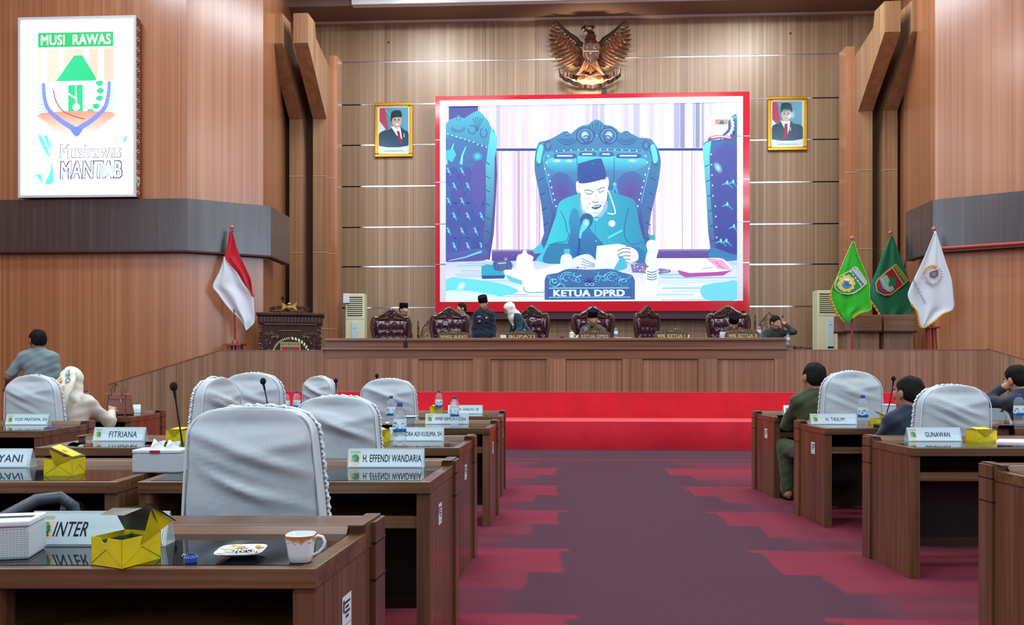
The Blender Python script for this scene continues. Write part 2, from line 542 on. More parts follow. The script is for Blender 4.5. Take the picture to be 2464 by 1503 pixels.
# outer hall walls with windows, behind the picture
for side, x, nm in ((1, XL, 'wall_outer_left'), (-1, XR, 'wall_outer_right')):
    w = tag(MB().box(min(x, x - side * .2), max(x, x - side * .2), YN, 13.9, 0, 9.9).build(nm, W_SIDE), 'veneered outer hall wall', kind='structure')
tag(MB().box(XL, XR, YN - .2, YN, 0, 9.9).build('wall_rear', mat('rear_wall_brown', '#6d4c38', .5)), 'brown rear wall of the hall', kind='structure')
k = 0
for x, s in ((XL + .02, 1), (XR - .02, -1)):
    for ly in (-5.6,):
        k += 1
        w = MB()
        for a, b_, c, d in ((-1.85, 1.85, 3.0, 3.1), (-1.85, 1.85, 8.7, 8.8), (-1.85, -1.75, 3.1, 8.7), (1.75, 1.85, 3.1, 8.7), (-.04, .04, 3.1, 8.7)):
            w.box(x - .02, x + .06 * s + .02, ly + a, ly + b_, c, d)
        w = tag(w.build('window_%d' % k, M_CEILW), 'tall side window of the hall', kind='structure')
        MB().box(x - .012, x + .012, ly - 1.75, ly + 1.75, 3.1, 8.7).build('window_pane', mat('window_glass', '#bcd2e6', .1), w)

for wx in WIN_X:
    k += 1
    w = MB(); y = YN + .02
    for a, b_, c, d in ((-1.85, 1.85, 3.0, 3.1), (-1.85, 1.85, 8.7, 8.8), (-1.85, -1.75, 3.1, 8.7), (1.75, 1.85, 3.1, 8.7), (-.04, .04, 3.1, 8.7)):
        w.box(wx + a, wx + b_, y - .02, y + .07, c, d)
    w = tag(w.build('window_%d' % k, M_CEILW), 'tall rear window of the hall', kind='structure')
    MB().box(wx - 1.75, wx + 1.75, y - .012, y + .012, 3.1, 8.7).build('window_pane', mat('window_glass', '#bcd2e6', .1), w)

# ---- stepped fins and pilasters in the back corners
def fins(side):
    sg = 1 if side > 0 else -1
    def X(x): return mir(x, sg)
    k_ = 0
    prof = [(17.05, 1.0), (17.05, 6.68), (15.72, 7.80), (15.72, 8.40), (16.2, 8.42), (16.28, 8.12), (17.0, 7.96), (17.39, 7.9), (17.39, 1.0)]
    for x0, x1 in ((-5.65, -5.35), (-5.13, -4.83)):
        m_ = MB()
        m_.prism(prof, lambda u, v, d: Vector((X(d), u, v)), x0, x1)
        f = tag(m_.build('column_fin', W_TAN), None, kind='structure')
        f['label'] = 'projecting wooden column fin in the %s back corner' % ('left' if side > 0 else 'right')
        for z in (2.1, 3.76, 5.43):
            MB().box(min(X(x0 - .002), X(x1 + .002)), max(X(x0 - .002), X(x1 + .002)), 17.044, 17.2, z, z + .012).build('joint', mat('joint_pale', '#c0a78e', .5), f)
    m_ = MB(); a, b_ = sorted((X(-4.829), X(-4.64)))
    m_.box(a, b_, 17.25, 17.62, 1.0, 8.14)
    f = tag(m_.build('column_pilaster', W_SIDE), 'flat pilaster beside the stepped fins, %s corner' % ('left' if side > 0 else 'right'), kind='structure')
    for z in (2.1, 3.76, 5.43):
        MB().box(a - .002, b_ + .002, 17.244, 17.3, z, z + .012).build('joint', mat('joint_pale', '#c0a78e', .5), f)
    m_ = MB(); a, b_ = sorted((X(-5.86), X(-4.831)))
    m_.box(a, b_, 17.4, 17.6, 1.0, 8.0)
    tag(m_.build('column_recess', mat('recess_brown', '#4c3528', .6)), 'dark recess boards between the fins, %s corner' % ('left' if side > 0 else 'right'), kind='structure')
fins(1); fins(-1)

# ---- stage
PF = 13.3                # parapet front plane
xl0, xr0 = onY(533, 900, PF).x, onY(2380, 900, PF).x
ZP = CH + (HOR - 842) / F * 13.6
st = tag(MB().box(-6.1, 7.9, PF + .12, YB + .02, 0, ZS).build('floor_stage', mat('stage_carpet', '#6b2b38', .9)), 'raised stage floor', kind='structure')
par = tag(MB().box(xl0, xr0, PF + .02, PF + .1, 0, ZP - .012).build('wall_stage_front', W_STAGE), 'wood-veneered front wall of the stage', kind='structure')
MB().box(xl0, xr0, PF - .005, PF + .11, ZP - .014, ZP).build('top_edge', W_TRIM, par)
n = 9
for i in range(n):
    a = xl0 + (xr0 - xl0) * i / n; b_ = xl0 + (xr0 - xl0) * (i + 1) / n
    MB().box(a + .001, b_ - .001, PF, PF + .02, .80, ZP - .015).build('panel', W_STAGE, par)
# sloping side wings
for x0, nm, dx, px1, py1 in ((xl0, 'wall_stage_wing_left', -1, 262, 925), (xr0, 'wall_stage_wing_right', 1, 2640, 915)):
    e = atD(px1, py1, 12.9 if dx < 0 else 12.4)
    if dx > 0: e = onY(2600, 905, 12.6)
    z1 = e.z
    y1 = e.y
    bot = [Vector((x0, PF, 0)), Vector((e.x, y1, 0)), Vector((e.x, y1 + .08, 0)), Vector((x0, PF + .08, 0))]
    top = [Vector((x0, PF, ZP)), Vector((e.x, y1, z1)), Vector((e.x, y1 + .08, z1)), Vector((x0, PF + .08, ZP))]
    w = tag(MB().hexa(bot, top).build(nm, W_STAGE), 'sloping wood wing wall at the %s end of the stage' % ('left' if dx < 0 else 'right'), kind='structure')
    up = Vector((0, 0, .015)); o_ = Vector((0, -.01, 0))
    MB().hexa([p + o_ for p in top[:2]] + [p for p in top[2:]], [p + o_ + up for p in top[:2]] + [p + up for p in top[2:]]).build('top_edge', W_TRIM, w)

# red cloth-covered steps
M_CLOTH = mat('red_step_cloth', '#c9152c', .75, 0, .3, 0, .25, noise=(3, .10), bump=((5, 5, 5), .35, .03))
def cloth_step(y0, y1, z, name, label, wave):
    m_ = MB()
    x0, x1 = xl0 + .4, xr0 + .02
    nx = 120
    def fn(u, v):
        x = x0 + (x1 - x0) * u
        w = wave * (math.sin(x * 2.3) * .5 + math.sin(x * 5.1 + 1) * .3)
        if v < .5:      # riser
            t = v / .5
            return Vector((x, y0 - w * (1 - t) * 1.5 - .02 * math.sin(t * PI), z * t - .0))
        t = (v - .5) / .5
        return Vector((x, y0 + (y1 - y0) * t, z))
    m_.grid(fn, nx, 12)
    return tag(m_.build(name, M_CLOTH, smooth=True, angle=60), label, kind='structure')
s1 = cloth_step(12.15, 13.1, .43, 'floor_step_lower', 'lower stage step covered in red cloth', .03)
s2 = cloth_step(13.08, PF + .01, CH - 60 / F * 13.35, 'floor_step_upper', 'upper stage step covered in red cloth', .0)

# counter table along the stage front
x0, x1 = onY(785, 820, PF).x, onY(1889, 820, PF).x
ZT = CH + (HOR - 814) / F * 13.45
ct = thing('head_table', 'long wood-veneered head table across the stage front', 'table', ((x0 + x1) / 2, PF, ZS - .2))
def loc_box(m_, a, b_, c, d, e, f): return m_.box(a - (x0 + x1) / 2, b_ - (x0 + x1) / 2, c - PF, d - PF, e - (ZS - .2), f - (ZS - .2))
split = onY(977, 820, PF).x
for a, b_ in ((x0, split - .012), (split + .03, x1)):
    loc_box(MB(), a, b_, PF - .10, PF + 1.05, ZT - .045, ZT).build('table_top', W_TRIM, ct, bevel=.006)
    loc_box(MB(), a, b_, PF - .06, PF + .0, ZT - .165, ZT - .046).build('fascia_board', W_TRIM, ct)
loc_box(MB(), split - .03, split + .04, PF - .075, PF - .055, ZT - .165, ZT - .06).build('junction_box', M_BLACK, ct)
loc_box(MB(), x0 - .06, x1 + .03, PF - .075, PF + .02, ZT - .195, ZT - .166).build('ledge', W_TRIM, ct, bevel=.004)
# framed front with recessed panels
zr = CH + (HOR - 863) / F * 13.2
loc_box(MB(), x0 + .0, x1 + .0, PF - .035, PF - .002, zr, ZT - .196).build('front_rail', W_TRIM, ct)
cuts = [(1007, 1138), (1180, 1316), (1362, 1497), (1545, 1680), (1727, 1863)]
xs = [(onY(a, 900, PF - .03).x, onY(b_, 900, PF - .03).x) for a, b_ in cuts]
edges = [x0] + [v for p in xs for v in p] + [x1]
for i in range(0, len(edges), 2):
    loc_box(MB(), edges[i], edges[i + 1], PF - .035, PF - .002, .8, zr - .001).build('front_stile', W_STAGE, ct)
for a, b_ in xs:
    loc_box(MB(), a, b_, PF - .012, PF - .001, .8, zr - .001).build('front_panel', W_STAGE, ct)
    loc_box(MB(), a, b_, PF - .028, PF - .012, zr - .012, zr - .001).build('panel_groove', M_GROOVE, ct)
# lower wooden side table at the right end of the head table
p = onY(1893, 829, 14.2); q = onY(1938, 829, 14.2)
s = thing('side_table', 'low brown wooden table behind the right end of the head table', 'table', (p.x, 14.2, ZS))
MB().box(0, q.x - p.x, 0, .5, p.z - ZS - .03, p.z - ZS).build('table_top', W_TRIM, s)
for a in (.02, q.x - p.x - .06):
    for c in (.02, .44):
        MB().box(a, a + .04, c, c + .04, 0, p.z - ZS - .03).build('leg', W_TRIM, s)

# pipe under the right band, cables
pa, pb = onY(2262, 598, 13.95), onY(2475, 584, 13.3)
tag(MB().tube([pa, pb], .035, 10).build('handrail_pipe', mat('red_brown_pipe', '#9a3a30', .35), smooth=True), 'red-brown pipe running under the dark band on the right wall', 'pipe')
cb = []
for dx in (0, 5, 11):
    pts = [(2182 + dx, 605), (2180 + dx * .6, 622), (2176 + dx * .8, 645), (2174 + dx, 670), (2172 + dx, 700), (2171 + dx, 760), (2171 + dx, 835)]
    m_ = MB().tube([atD(a, b_, 16.3) for a, b_ in pts], .012, 6)
    c = tag(m_.build('cable', M_BLACK, smooth=True), '%s of the three black cables hanging below the right dark band' % ('leftmost' if dx == 0 else 'middle' if dx == 5 else 'rightmost'), 'cable', 'cables hanging behind the flags')
# ================================================================== FLAT PRINT AND LETTERING
def text_geo(body, bold=0.0, shear=0.0, spacing=1.0):
    """Outline mesh of a line of lettering, scaled to the unit box; bold lettering is laid down four times."""
    if bold:
        vs, fs = text_geo(body, 0.0, shear, 1.06)
        kx, ky = bold * 1.6 / max(1, len(body)) ** .9, bold * .9
        V, Fs = [], []
        for dx, dy in ((-kx, -ky), (kx, -ky), (-kx, ky), (kx, ky)):
            b = len(V)
            V += [(x * (1 - 2 * kx) + kx + dx, y * (1 - 2 * ky) + ky + dy) for x, y in vs]
            Fs += [tuple(i + b for i in f) for f in fs]
        return V, Fs
    cu = bpy.data.curves.new('lettering', 'FONT')
    cu.body = body; cu.size = 1; cu.offset = bold; cu.shear = shear; cu.resolution_u = 3
    cu.space_character = spacing
    ob = bpy.data.objects.new('lettering_source', cu)
    COL.objects.link(ob)
    dg = bpy.context.evaluated_depsgraph_get()
    me = bpy.data.meshes.new_from_object(ob.evaluated_get(dg))
    vs = [v.co.copy() for v in me.vertices]
    fs = [tuple(p.vertices) for p in me.polygons]
    bpy.data.objects.remove(ob); bpy.data.meshes.remove(me); bpy.data.curves.remove(cu)
    x0 = min(v.x for v in vs); x1 = max(v.x for v in vs); y0 = min(v.y for v in vs); y1 = max(v.y for v in vs)
    return [((v.x - x0) / (x1 - x0), (v.y - y0) / (y1 - y0)) for v in vs], fs

def smooth_pts(pts, n=6, closed=True):
    """Catmull-Rom through the points."""
    P = [Vector((a, b)) for a, b in pts]; k = len(P); out = []
    rng = range(k) if closed else range(k - 1)
    for i in rng:
        p0, p1, p2, p3 = (P[(i - 1) % k], P[i], P[(i + 1) % k], P[(i + 2) % k]) if closed else (P[max(i - 1, 0)], P[i], P[i + 1], P[min(i + 2, k - 1)])
        for j in range(n):
            t = j / n
            q = .5 * ((2 * p1) + (p2 - p0) * t + (2 * p0 - 5 * p1 + 4 * p2 - p3) * t * t + (3 * p1 - p0 - 3 * p2 + p3) * t ** 3)
            out.append((q.x, q.y))
    if not closed: out.append((P[-1].x, P[-1].y))
    return out

class Art:
    """Flat shapes laid over each other on a surface; fn(u, v, layer) -> 3D."""
    def __init__(s, fn):
        s.fn = fn; s.mb = MB(); s.k = 0
    grade = None
    def _col(s, c, n, pts=None):
        if callable(c): out = [c(*p) for p in pts]
        else: out = [lin(c)] * n
        return [s.grade(q) for q in out] if s.grade else out
    def poly(s, pts, c, same=False):
        if not same: s.k += 1
        tri = tessellate_polygon([[Vector((u, v, 0)) for u, v in pts]])
        s.mb.add([s.fn(u, v, s.k) for u, v in pts], [tuple(t) for t in tri], 0, s._col(c, len(pts), pts))
    def curve(s, pts, c, n=6, same=False):
        s.poly(smooth_pts(pts, n), c, same)
    def rect(s, x0, y0, x1, y1, c, same=False, nx=1, ny=1):
        if not same: s.k += 1
        pts = [(x0 + (x1 - x0) * i / nx, y0 + (y1 - y0) * j / ny) for j in range(ny + 1) for i in range(nx + 1)]
        fs = [(j * (nx + 1) + i, j * (nx + 1) + i + 1, (j + 1) * (nx + 1) + i + 1, (j + 1) * (nx + 1) + i) for j in range(ny) for i in range(nx)]
        s.mb.add([s.fn(u, v, s.k) for u, v in pts], fs, 0, s._col(c, len(pts), pts))
    def ell(s, cx, cy, rx, ry, c, c2=None, n=24, rot=0, same=False, a0=0, a1=360):
        if not same: s.k += 1
        pts = [(cx, cy)]
        full = abs(a1 - a0) >= 360
        for j in range(n + (0 if full else 1)):
            a = math.radians(a0 + (a1 - a0) * j / n); x, y = rx * math.cos(a), ry * math.sin(a)
            r = math.radians(rot)
            pts.append((cx + x * math.cos(r) - y * math.sin(r), cy + x * math.sin(r) + y * math.cos(r)))
        m = len(pts) - 1
        fs = [(0, 1 + j, 1 + (j + 1) % m) for j in range(m if full else m - 1)]
        cols = s._col(c, 1) + s._col(c2 or c, m)
        s.mb.add([s.fn(u, v, s.k) for u, v in pts], fs, 0, cols)
    def line(s, pts, w, c, same=False, smooth=0):
        if not same: s.k += 1
        if smooth: pts = smooth_pts(pts, smooth, False)
        P = [Vector(p) for p in pts]; k = len(P); vs = []
        for i, p in enumerate(P):
            t = (P[min(i + 1, k - 1)] - P[max(i - 1, 0)]).normalized()
            ww = w if not hasattr(w, '__len__') else w[0] + (w[1] - w[0]) * i / (k - 1)
            nn = Vector((-t.y, t.x)) * ww / 2
            vs += [p + nn, p - nn]
        fs = [(2 * i, 2 * i + 1, 2 * i + 3, 2 * i + 2) for i in range(k - 1)]
        s.mb.add([s.fn(v.x, v.y, s.k) for v in vs], fs, 0, s._col(c, len(vs), [(v.x, v.y) for v in vs]))
    def ring(s, cx, cy, rx, ry, w, c, a0=0, a1=360, n=28, same=False):
        pts = [(cx + rx * math.cos(math.radians(a0 + (a1 - a0) * j / n)), cy + ry * math.sin(math.radians(a0 + (a1 - a0) * j / n))) for j in range(n + 1)]
        s.line(pts, w, c, same)
    def text(s, body, x0, y0, x1, y1, c, bold=0.0, shear=0.0, rot=0.0, down=True, same=False):
        if not same: s.k += 1
        vs, fs = text_geo(body, bold, shear)
        cx, cy = (x0 + x1) / 2, (y0 + y1) / 2; r = math.radians(rot)
        out = []
        for u, v in vs:
            x = (u - .5) * (x1 - x0); y = ((.5 - v) if down else (v - .5)) * abs(y1 - y0)
            out.append(s.fn(cx + x * math.cos(r) - y * math.sin(r), cy + x * math.sin(r) + y * math.cos(r), s.k))
        s.mb.add(out, fs, 0, s._col(c, len(out)))
    def build(s, name, m, parent=None):
        return s.mb.build(name, m, parent, fix=False)

M_PRINT = paint_mat('flat_print', 0, .45)
M_PRINTG = paint_mat('glossy_print', 0, .12, .4)

def emblem(A, cx, cy, w, h, sgn=1, t=None):
    """Small regency shield: green bar, orange field, green hill, white wave lines, pointed foot. sgn: +1 when v grows downward."""
    def q(u, v):
        x, y = (u - .5) * w, (v - .5) * h * sgn
        if t:
            r = math.radians(t); x, y = x * math.cos(r) - y * math.sin(r), x * math.sin(r) + y * math.cos(r)
        return (cx + x, cy + y)
    A.poly([q(*p) for p in [(0, 0), (1, 0), (1, .62), (.93, .78), (.75, .92), (.5, 1), (.25, .92), (.07, .78), (0, .62)]], '#e8d9a8')
    A.poly([q(*p) for p in [(.05, .03), (.95, .03), (.95, .17), (.05, .17)]], '#1f9a4c')
    A.poly([q(*p) for p in [(.05, .2), (.95, .2), (.95, .62), (.88, .75), (.7, .88), (.5, .95), (.3, .88), (.12, .75), (.05, .62)]], '#d9b98c')
    A.poly([q(*p) for p in [(.2, .4), (.32, .25), (.68, .25), (.82, .4), (.86, .58), (.7, .74), (.3, .74), (.16, .58)]], '#1f8f6a')
    for i in range(4):
        v = .46 + i * .08
        A.poly([q(*p) for p in [(.16, v), (.42, v), (.42, v + .03), (.16, v + .03)]], '#a6d8c8', same=i > 0)
    for i in range(4):
        A.ell(*q(.72 + .03 * (i % 2), .42 + .1 * i), w * .07, h * .035, '#12382f', n=8, same=i > 0)
    A.line([q(.3, .72), (q(.42, .86)), q(.5, .9), q(.58, .86), q(.7, .72)], w * .05, '#f3f4e8')

def frame_fn(o, ux, uy, nrm, step=.0006):
    """Plane at o with axes ux, uy and layers along nrm."""
    o, ux, uy, nrm = Vector(o), Vector(ux), Vector(uy), Vector(nrm)
    return lambda u, v, k: o + ux * u + uy * v + nrm * (step * k)

# ================================================================== MEMBERS' DESKS
DZ = .785
M_GLASS = mat('black_desk_glass', '#0c1014', .035, 0, .5, .0, ior=1.5)
M_STICK = mat('sticker_paper', '#d9dde2', .6)
M_COVE = mat('polished_cove', '#6a4930', .38, 0, .4, .1)
DESKS = {}
DM = {}
def desk(key, xc, zc, w, d, side, ka, kf, label, rows_group, posts=(), sticker=True, rot=0.0, rail=.115):
    """side -1: the desk runs to the left of its aisle end, +1: to the right. ka, kf: how far each end leans along the row per metre of depth."""
    p = cw(xc, 0, zc)
    t = thing('delegate_desk', label, 'desk', p, YAW + rot, rows_group)
    e = .0
    def X(a, y):       # a: distance from the aisle end
        f_ = a / w
        return side * a + (ka * (1 - f_) + kf * f_) * y
    def slab(m_, a0, a1, y0, y1, z0, z1):
        q = [(X(a0, y0), y0), (X(a1, y0), y0), (X(a1, y1), y1), (X(a0, y1), y1)]
        if side < 0: q = [q[1], q[0], q[3], q[2]]
        m_.hexa([Vector((*v, z0)) for v in q], [Vector((*v, z1)) for v in q])
        return m_
    yr = d - rail
    DM[key] = (xc, zc, yr - .024)
    slab(MB(), 0, w, 0, yr, DZ - .05, DZ).build('tabletop', W_DESK, t, bevel=.003)
    slab(MB(), .045, w - .045, .028, yr - .022, DZ, DZ + .0016).build('glass_inset', M_GLASS, t)
    # raised rail at the far edge, with its cove
    slab(MB(), 0, w, yr, d, DZ - .05, DZ + .024).build('rail', W_DESK, t, bevel=.003)
    m_ = MB(); a0, a1 = .05, w - .05
    q = [(X(a0, yr - .02), yr - .02, DZ + .0017), (X(a1, yr - .02), yr - .02, DZ + .0017), (X(a1, yr - .0005), yr - .0005, DZ + .0017), (X(a0, yr - .0005), yr - .0005, DZ + .0017),
         (X(a0, yr - .0005), yr - .0005, DZ + .022), (X(a1, yr - .0005), yr - .0005, DZ + .022)]
    m_.add(q, [(0, 1, 5, 4), (0, 3, 2, 1), (3, 4, 5, 2), (0, 4, 3), (1, 2, 5)]).build('cove_moulding', M_COVE, t)
    for a0, a1 in ((0, .045), (w - .045, w)):
        slab(MB(), a0, a1, yr - .03, d + .002, DZ + .0245, DZ + .031).build('rail_cap', W_DESK, t, bevel=.002)
    # ends
    for a0, s_ in ((0, 1), (w, -1)):
        slab(MB(), *sorted((a0 + s_ * .004, a0 + s_ * .03)), .066, d - .1, 0, DZ - .051).build('end_panel', W_DESKV, t)
        slab(MB(), *sorted((a0, a0 + s_ * .06)), .012, .065, 0, DZ - .051).build('leg', W_DESKV, t)
        slab(MB(), *sorted((a0 - s_ * .012, a0 + s_ * .05)), d - .098, d + .006, 0, DZ + .0235).build('pillar', W_DESKV, t, bevel=.003)
        for z in (.632, .742):
            slab(MB(), *sorted((a0 - s_ * .0135, a0 + s_ * .03)), d - .1, d + .0075, z, z + .006).build('pillar_groove', mat('groove_dark', '#1d120c', .6), t)
    for a in posts:
        slab(MB(), a - .027, a + .027, .012, .065, 0, DZ - .051).build('divider_post', W_DESKV, t)
    slab(MB(), .061, w - .061, .02, .04, .585, .635).build('shelf_edge', W_DESK, t)
    slab(MB(), .031, w - .031, .041, d - .16, .60, .618).build('shelf', W_DESK, t)
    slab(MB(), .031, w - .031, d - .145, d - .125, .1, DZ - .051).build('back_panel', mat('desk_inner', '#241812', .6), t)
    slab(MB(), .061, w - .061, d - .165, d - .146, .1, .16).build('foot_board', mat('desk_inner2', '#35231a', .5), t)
    if sticker:
        x = side * -.0 + (-side) * (-.003)
        # the sheet lies on the outer face of the aisle end panel
        def fn(u, v, k): return Vector((X(.004, .0) - side * (.0006 + .0004 * k) + ka * (.20 + u * .075), .20 + u * .075, .56 + v * .095))
        A = Art(fn)
        A.rect(0, 0, 1, 1, '#d9dde2')
        for i, (a, b_) in enumerate(((.2, .85), (.35, .7), (.25, .8), (.35, .65))):
            A.rect(a, .82 - i * .13, b_, .75 - i * .13, '#2a2d33')
        A.rect(.08, .9, .18, .55, '#3a3d43'); A.rect(.15, .2, .85, .17, '#9aa0a6')
        A.build('inventory_sticker', M_PRINT, t)
    DESKS[key] = t
    return t
G1, G2 = 'delegate desks left of the aisle', 'delegate desks right of the aisle'
desk('L1', -.472, 1.90, 1.75, .55, -1, .118, 0, 'nearest wooden delegate desk, with white cup, ashtray saucer and open yellow box on its glass', G1, posts=(.795,), rail=.15)
desk('L2', -.345, 3.33, 1.235, .66, -1, .10, -.02, 'wooden delegate desk carrying the H. EFFENDI WANDARIA name plate beside the aisle', G1)
desk('L2b', -1.665, 3.33, 1.3, .66, -1, .0, 0, 'wooden delegate desk carrying the half-open yellow box and the cut-off PIYANI name plate', G1)
desk('L3', -.315, 4.74, 1.25, .60, -1, .11, 0, 'wooden delegate desk carrying the name plate ending in ADI KUSUMA, SH', G1)
desk('L3b', -1.60, 4.74, 1.27, .60, -1, .0, 0, 'wooden delegate desk carrying the FITRIANA name plate', G1, sticker=False)
desk('L4', -.175, 6.25, 1.25, .60, -1, .09, 0, 'wooden delegate desk carrying the AMIR HAMZAH name plate and a white foam bowl', G1)
desk('L5', -.095, 7.72, 1.25, .60, -1, .03, 0, 'farthest wooden delegate desk left of the aisle, with the ASRUN, SE name plate', G1)
desk('L5b', -1.375, 7.72, 1.25, .60, -1, 0, 0, 'wooden delegate desk mostly hidden behind the light blue-tinted chair, with two water bottles', G1, sticker=False)
desk('LL4', -3.56, 5.97, 1.9, .80, -1, -.03, 0, 'wooden delegate desk at the far left carrying the YUDI PRATAMA, SH name plate', G1)
desk('LL5', -3.68, 7.62, 1.25, .80, -1, -.03, 0, 'wooden delegate desk carrying the brown handbag in front of the stage wing', G1)
desk('R5', 2.535, 7.63, 1.5, .62, 1, -.03, 0, 'farthest wooden delegate desk right of the aisle, next to the man in olive green', G2)
desk('R4', 2.465, 6.22, 1.45, .60, 1, -.03, 0, 'wooden delegate desk carrying the H. TASLIM name plate', G2)
desk('R3', 2.385, 4.72, 1.6, .60, 1, -.02, 0, 'wooden delegate desk carrying the GUNAWAN name plate and a closed yellow box', G2, posts=(1.05,), sticker=False)
desk('R4b', 3.96, 6.22, 1.3, .60, 1, 0, 0, 'wooden delegate desk at the right edge, in front of the man in the dark suit', G2, sticker=False)
desk('R2', 2.265, 3.20, 1.5, .60, 1, -.01, 0, 'nearest wooden delegate desk at the lower right corner of the picture', G2, sticker=False)

# ================================================================== CHAIRS WITH WHITE COVERS
M_COVER = mat('chair_cover_cloth', '#b7c3ca', .8, 0, .3, 0, .15, bump=((14, 14, 14), .25, .02))
M_RUFF = mat('chair_cover_ruffle', '#ccd7dd', .8, 0, .3, 0, .2)
def cover_chair(label, xc, zc, w=.5, top=1.14, rz=0.0, taper=.86, lean=.05, seed=1, corner=.10):
    t = thing('covered_chair', label, 'chair', cw(xc, 0, zc), YAW + rz, 'chairs with white cloth covers')
    rnd = random.Random(seed)
    z0 = .42; H = top - z0 - .012
    fold = [(rnd.uniform(-.12, .12), rnd.uniform(.60, .86), -rnd.uniform(.9, 1.6), rnd.uniform(.006, .011)) for _ in range(3)]
    fold.append((-.06, .84, -.95, .010)); fold.append((.04, .77, -.7, .009)); fold.append((.12, .84, .5, .006))
    p1, p2 = rnd.uniform(0, 6), rnd.uniform(0, 6)
    def hw(v):
        b = w / 2 * (1 - (1 - taper) * v ** 1.3)
        zc_ = 1 - corner / H
        if v > zc_:
            q = (v - zc_) / (1 - zc_)
            b -= corner * (1 - math.sqrt(max(0, 1 - q * q)))
        return b
    def th(v): return .055 + .012 * math.sin(v * PI) - .02 * max(0, v - .9) / .1
    vs_ = [0, .08, .16, .24, .31, .38, .44] + [.48 + .02 * i for i in range(24)] + [.95, .96, .97, .98, .99, .996, 1.0]
    n = 88
    vs, fs = [], []
    for v in vs_:
        z = z0 + H * v
        for j in range(n):
            q = 2 * PI * j / n
            cq, sq = math.cos(q), math.sin(q)
            k = (abs(cq) ** 5 + abs(sq) ** 5) ** (-.2)
            x = hw(v) * cq * k; y = th(v) * sq * k
            crown = .012 * (1 - (x / (w / 2)) ** 2)
            if sq < -.2:       # the rear face carries the folds
                e = min(1, (-sq - .2) / .3)
                d = 0
                for fx, fv, sl, am in fold:
                    s_ = (v - fv) * H - sl * .35 * (x - fx)
                    d += 1.9 * am * math.exp(-(s_ / .019) ** 2) * math.exp(-((x - fx) / .14) ** 2)
                d += .004 * math.sin(14 * v + 5 * x / w + p1) * math.sin(3 * v + p2) + .006 * (1 - (2 * x / w) ** 2)
                y -= d * e
                y += .016 * e * math.exp(-((v - .93) / .04) ** 2) * (1 - abs(2 * x / w))
            y += -lean * (v ** 1.2) + 0.0
            vs.append((x, y, z + crown * (v ** 8)))
    for i in range(len(vs_) - 1):
        for j in range(n):
            fs.append((i * n + j, i * n + (j + 1) % n, (i + 1) * n + (j + 1) % n, (i + 1) * n + j))
    fs.append(tuple(reversed(range(n)))); fs.append(tuple((len(vs_) - 1) * n + j for j in range(n)))
    MB().add(vs, fs).build('back_cover', M_COVER, t, smooth=True, angle=180)
    # gathered ruffle along the front rim
    m_ = MB(); rim = []
    for i in range(60):
        v = .02 + .98 * min(1, i / 40) ** .85 if i < 40 else None
        if v is None: break
        rim.append((hw(v), z0 + H * v, v))
    left = [(-a, b, v) for a, b, v in rim]; right = [(a, b, v) for a, b, v in reversed(rim)]
    xt = hw(1.0)
    mid = [(-xt + 2 * xt * i / 14, top - .006 + .010 * (1 - (2 * i / 14 - 1) ** 2), 1.0) for i in range(1, 14)]
    path = left + mid + right
    dense = []
    for i in range(len(path) - 1):
        for s_ in range(3):
            f_ = s_ / 3
            dense.append(tuple(path[i][c] + (path[i + 1][c] - path[i][c]) * f_ for c in range(3)))
    dense.append(path[-1])
    rv, rf = [], []
    for i, (x, z, v) in enumerate(dense):
        a, b = dense[max(i - 1, 0)], dense[min(i + 1, len(dense) - 1)]
        tx, tz = b[0] - a[0], b[1] - a[1]; l_ = math.hypot(tx, tz) or 1
        nx_, nz_ = -tz / l_, tx / l_
        wob = .5 + .5 * math.sin(i * .9 + seed + math.sin(i * .37)); o_ = .007 + .006 * wob; yy = .045 - lean * (v ** 1.2) + .006 * math.sin(i * 1.9)
        for off, y in ((0, -.004), (o_, -.014), (o_ + .003, .006), (0, .012)):
            rv.append((x + nx_ * (off - .004), yy + y, z + nz_ * (off - .004)))
    for i in range(len(dense) - 1):
        for j in range(4):
            rf.append((i * 4 + j, i * 4 + (j + 1) % 4, i * 4 + 4 + (j + 1) % 4, i * 4 + 4 + j))
    MB().add(rv, rf).build('ruffle', M_RUFF, t, smooth=True, angle=180)
    # piping along the rear rim
    m_ = MB().tube([(x * .995, -th(min(v, .97)) - lean * v ** 1.2 + .012, z) for x, z, v in path], .005, 6)
    m_.build('piping', M_RUFF, t, smooth=True)
    # seat with its skirt, foot
    def sfn(u, v):
        q = 2 * PI * u; cq, sq = math.cos(q), math.sin(q); k = (abs(cq) ** 4 + abs(sq) ** 4) ** (-.25)
        return Vector(((w / 2 - .01 + .012 * (1 - v)) * cq * k * (1 + .015 * math.sin(22 * q) * (1 - v)), .27 + .235 * sq * k, .24 + .24 * v))
    m_ = MB().grid(sfn, 48, 5, closed_u=True)
    m_.f.append(tuple(range(5 * 48, 6 * 48))); m_.m.append(0)
    m_.build('seat_cover', M_COVER, t, smooth=True, angle=60)
    m_ = MB().tube([(0, .25, .07), (0, .25, .4)], .03, 10)
    m_.build('gas_column', M_BLACK, t, smooth=True)
    for i in range(5):
        a = 2 * PI * i / 5 + .3
        e = Vector((.26 * math.cos(a), .25 + .26 * math.sin(a), .065))
        MB().tube([(0, .25, .095), e], [.02, .014], 6).build('star_leg', M_BLACK, t, smooth=True)
        MB().ball(e + Vector((0, 0, -.037)), (.018, .026, .028), 10).build('caster', M_BLACK, t, smooth=True)
    return t
cover_chair('largest white-covered chair in the middle foreground, behind the nearest desk', -.87, 2.72, .505, 1.130, taper=.80, seed=3, lean=.06, corner=.075)
cover_chair('white-covered chair overlapped by the largest chair, behind the H. EFFENDI WANDARIA plate', -.93, 4.24, .50, 1.108, rz=-.03, taper=.84, seed=5)
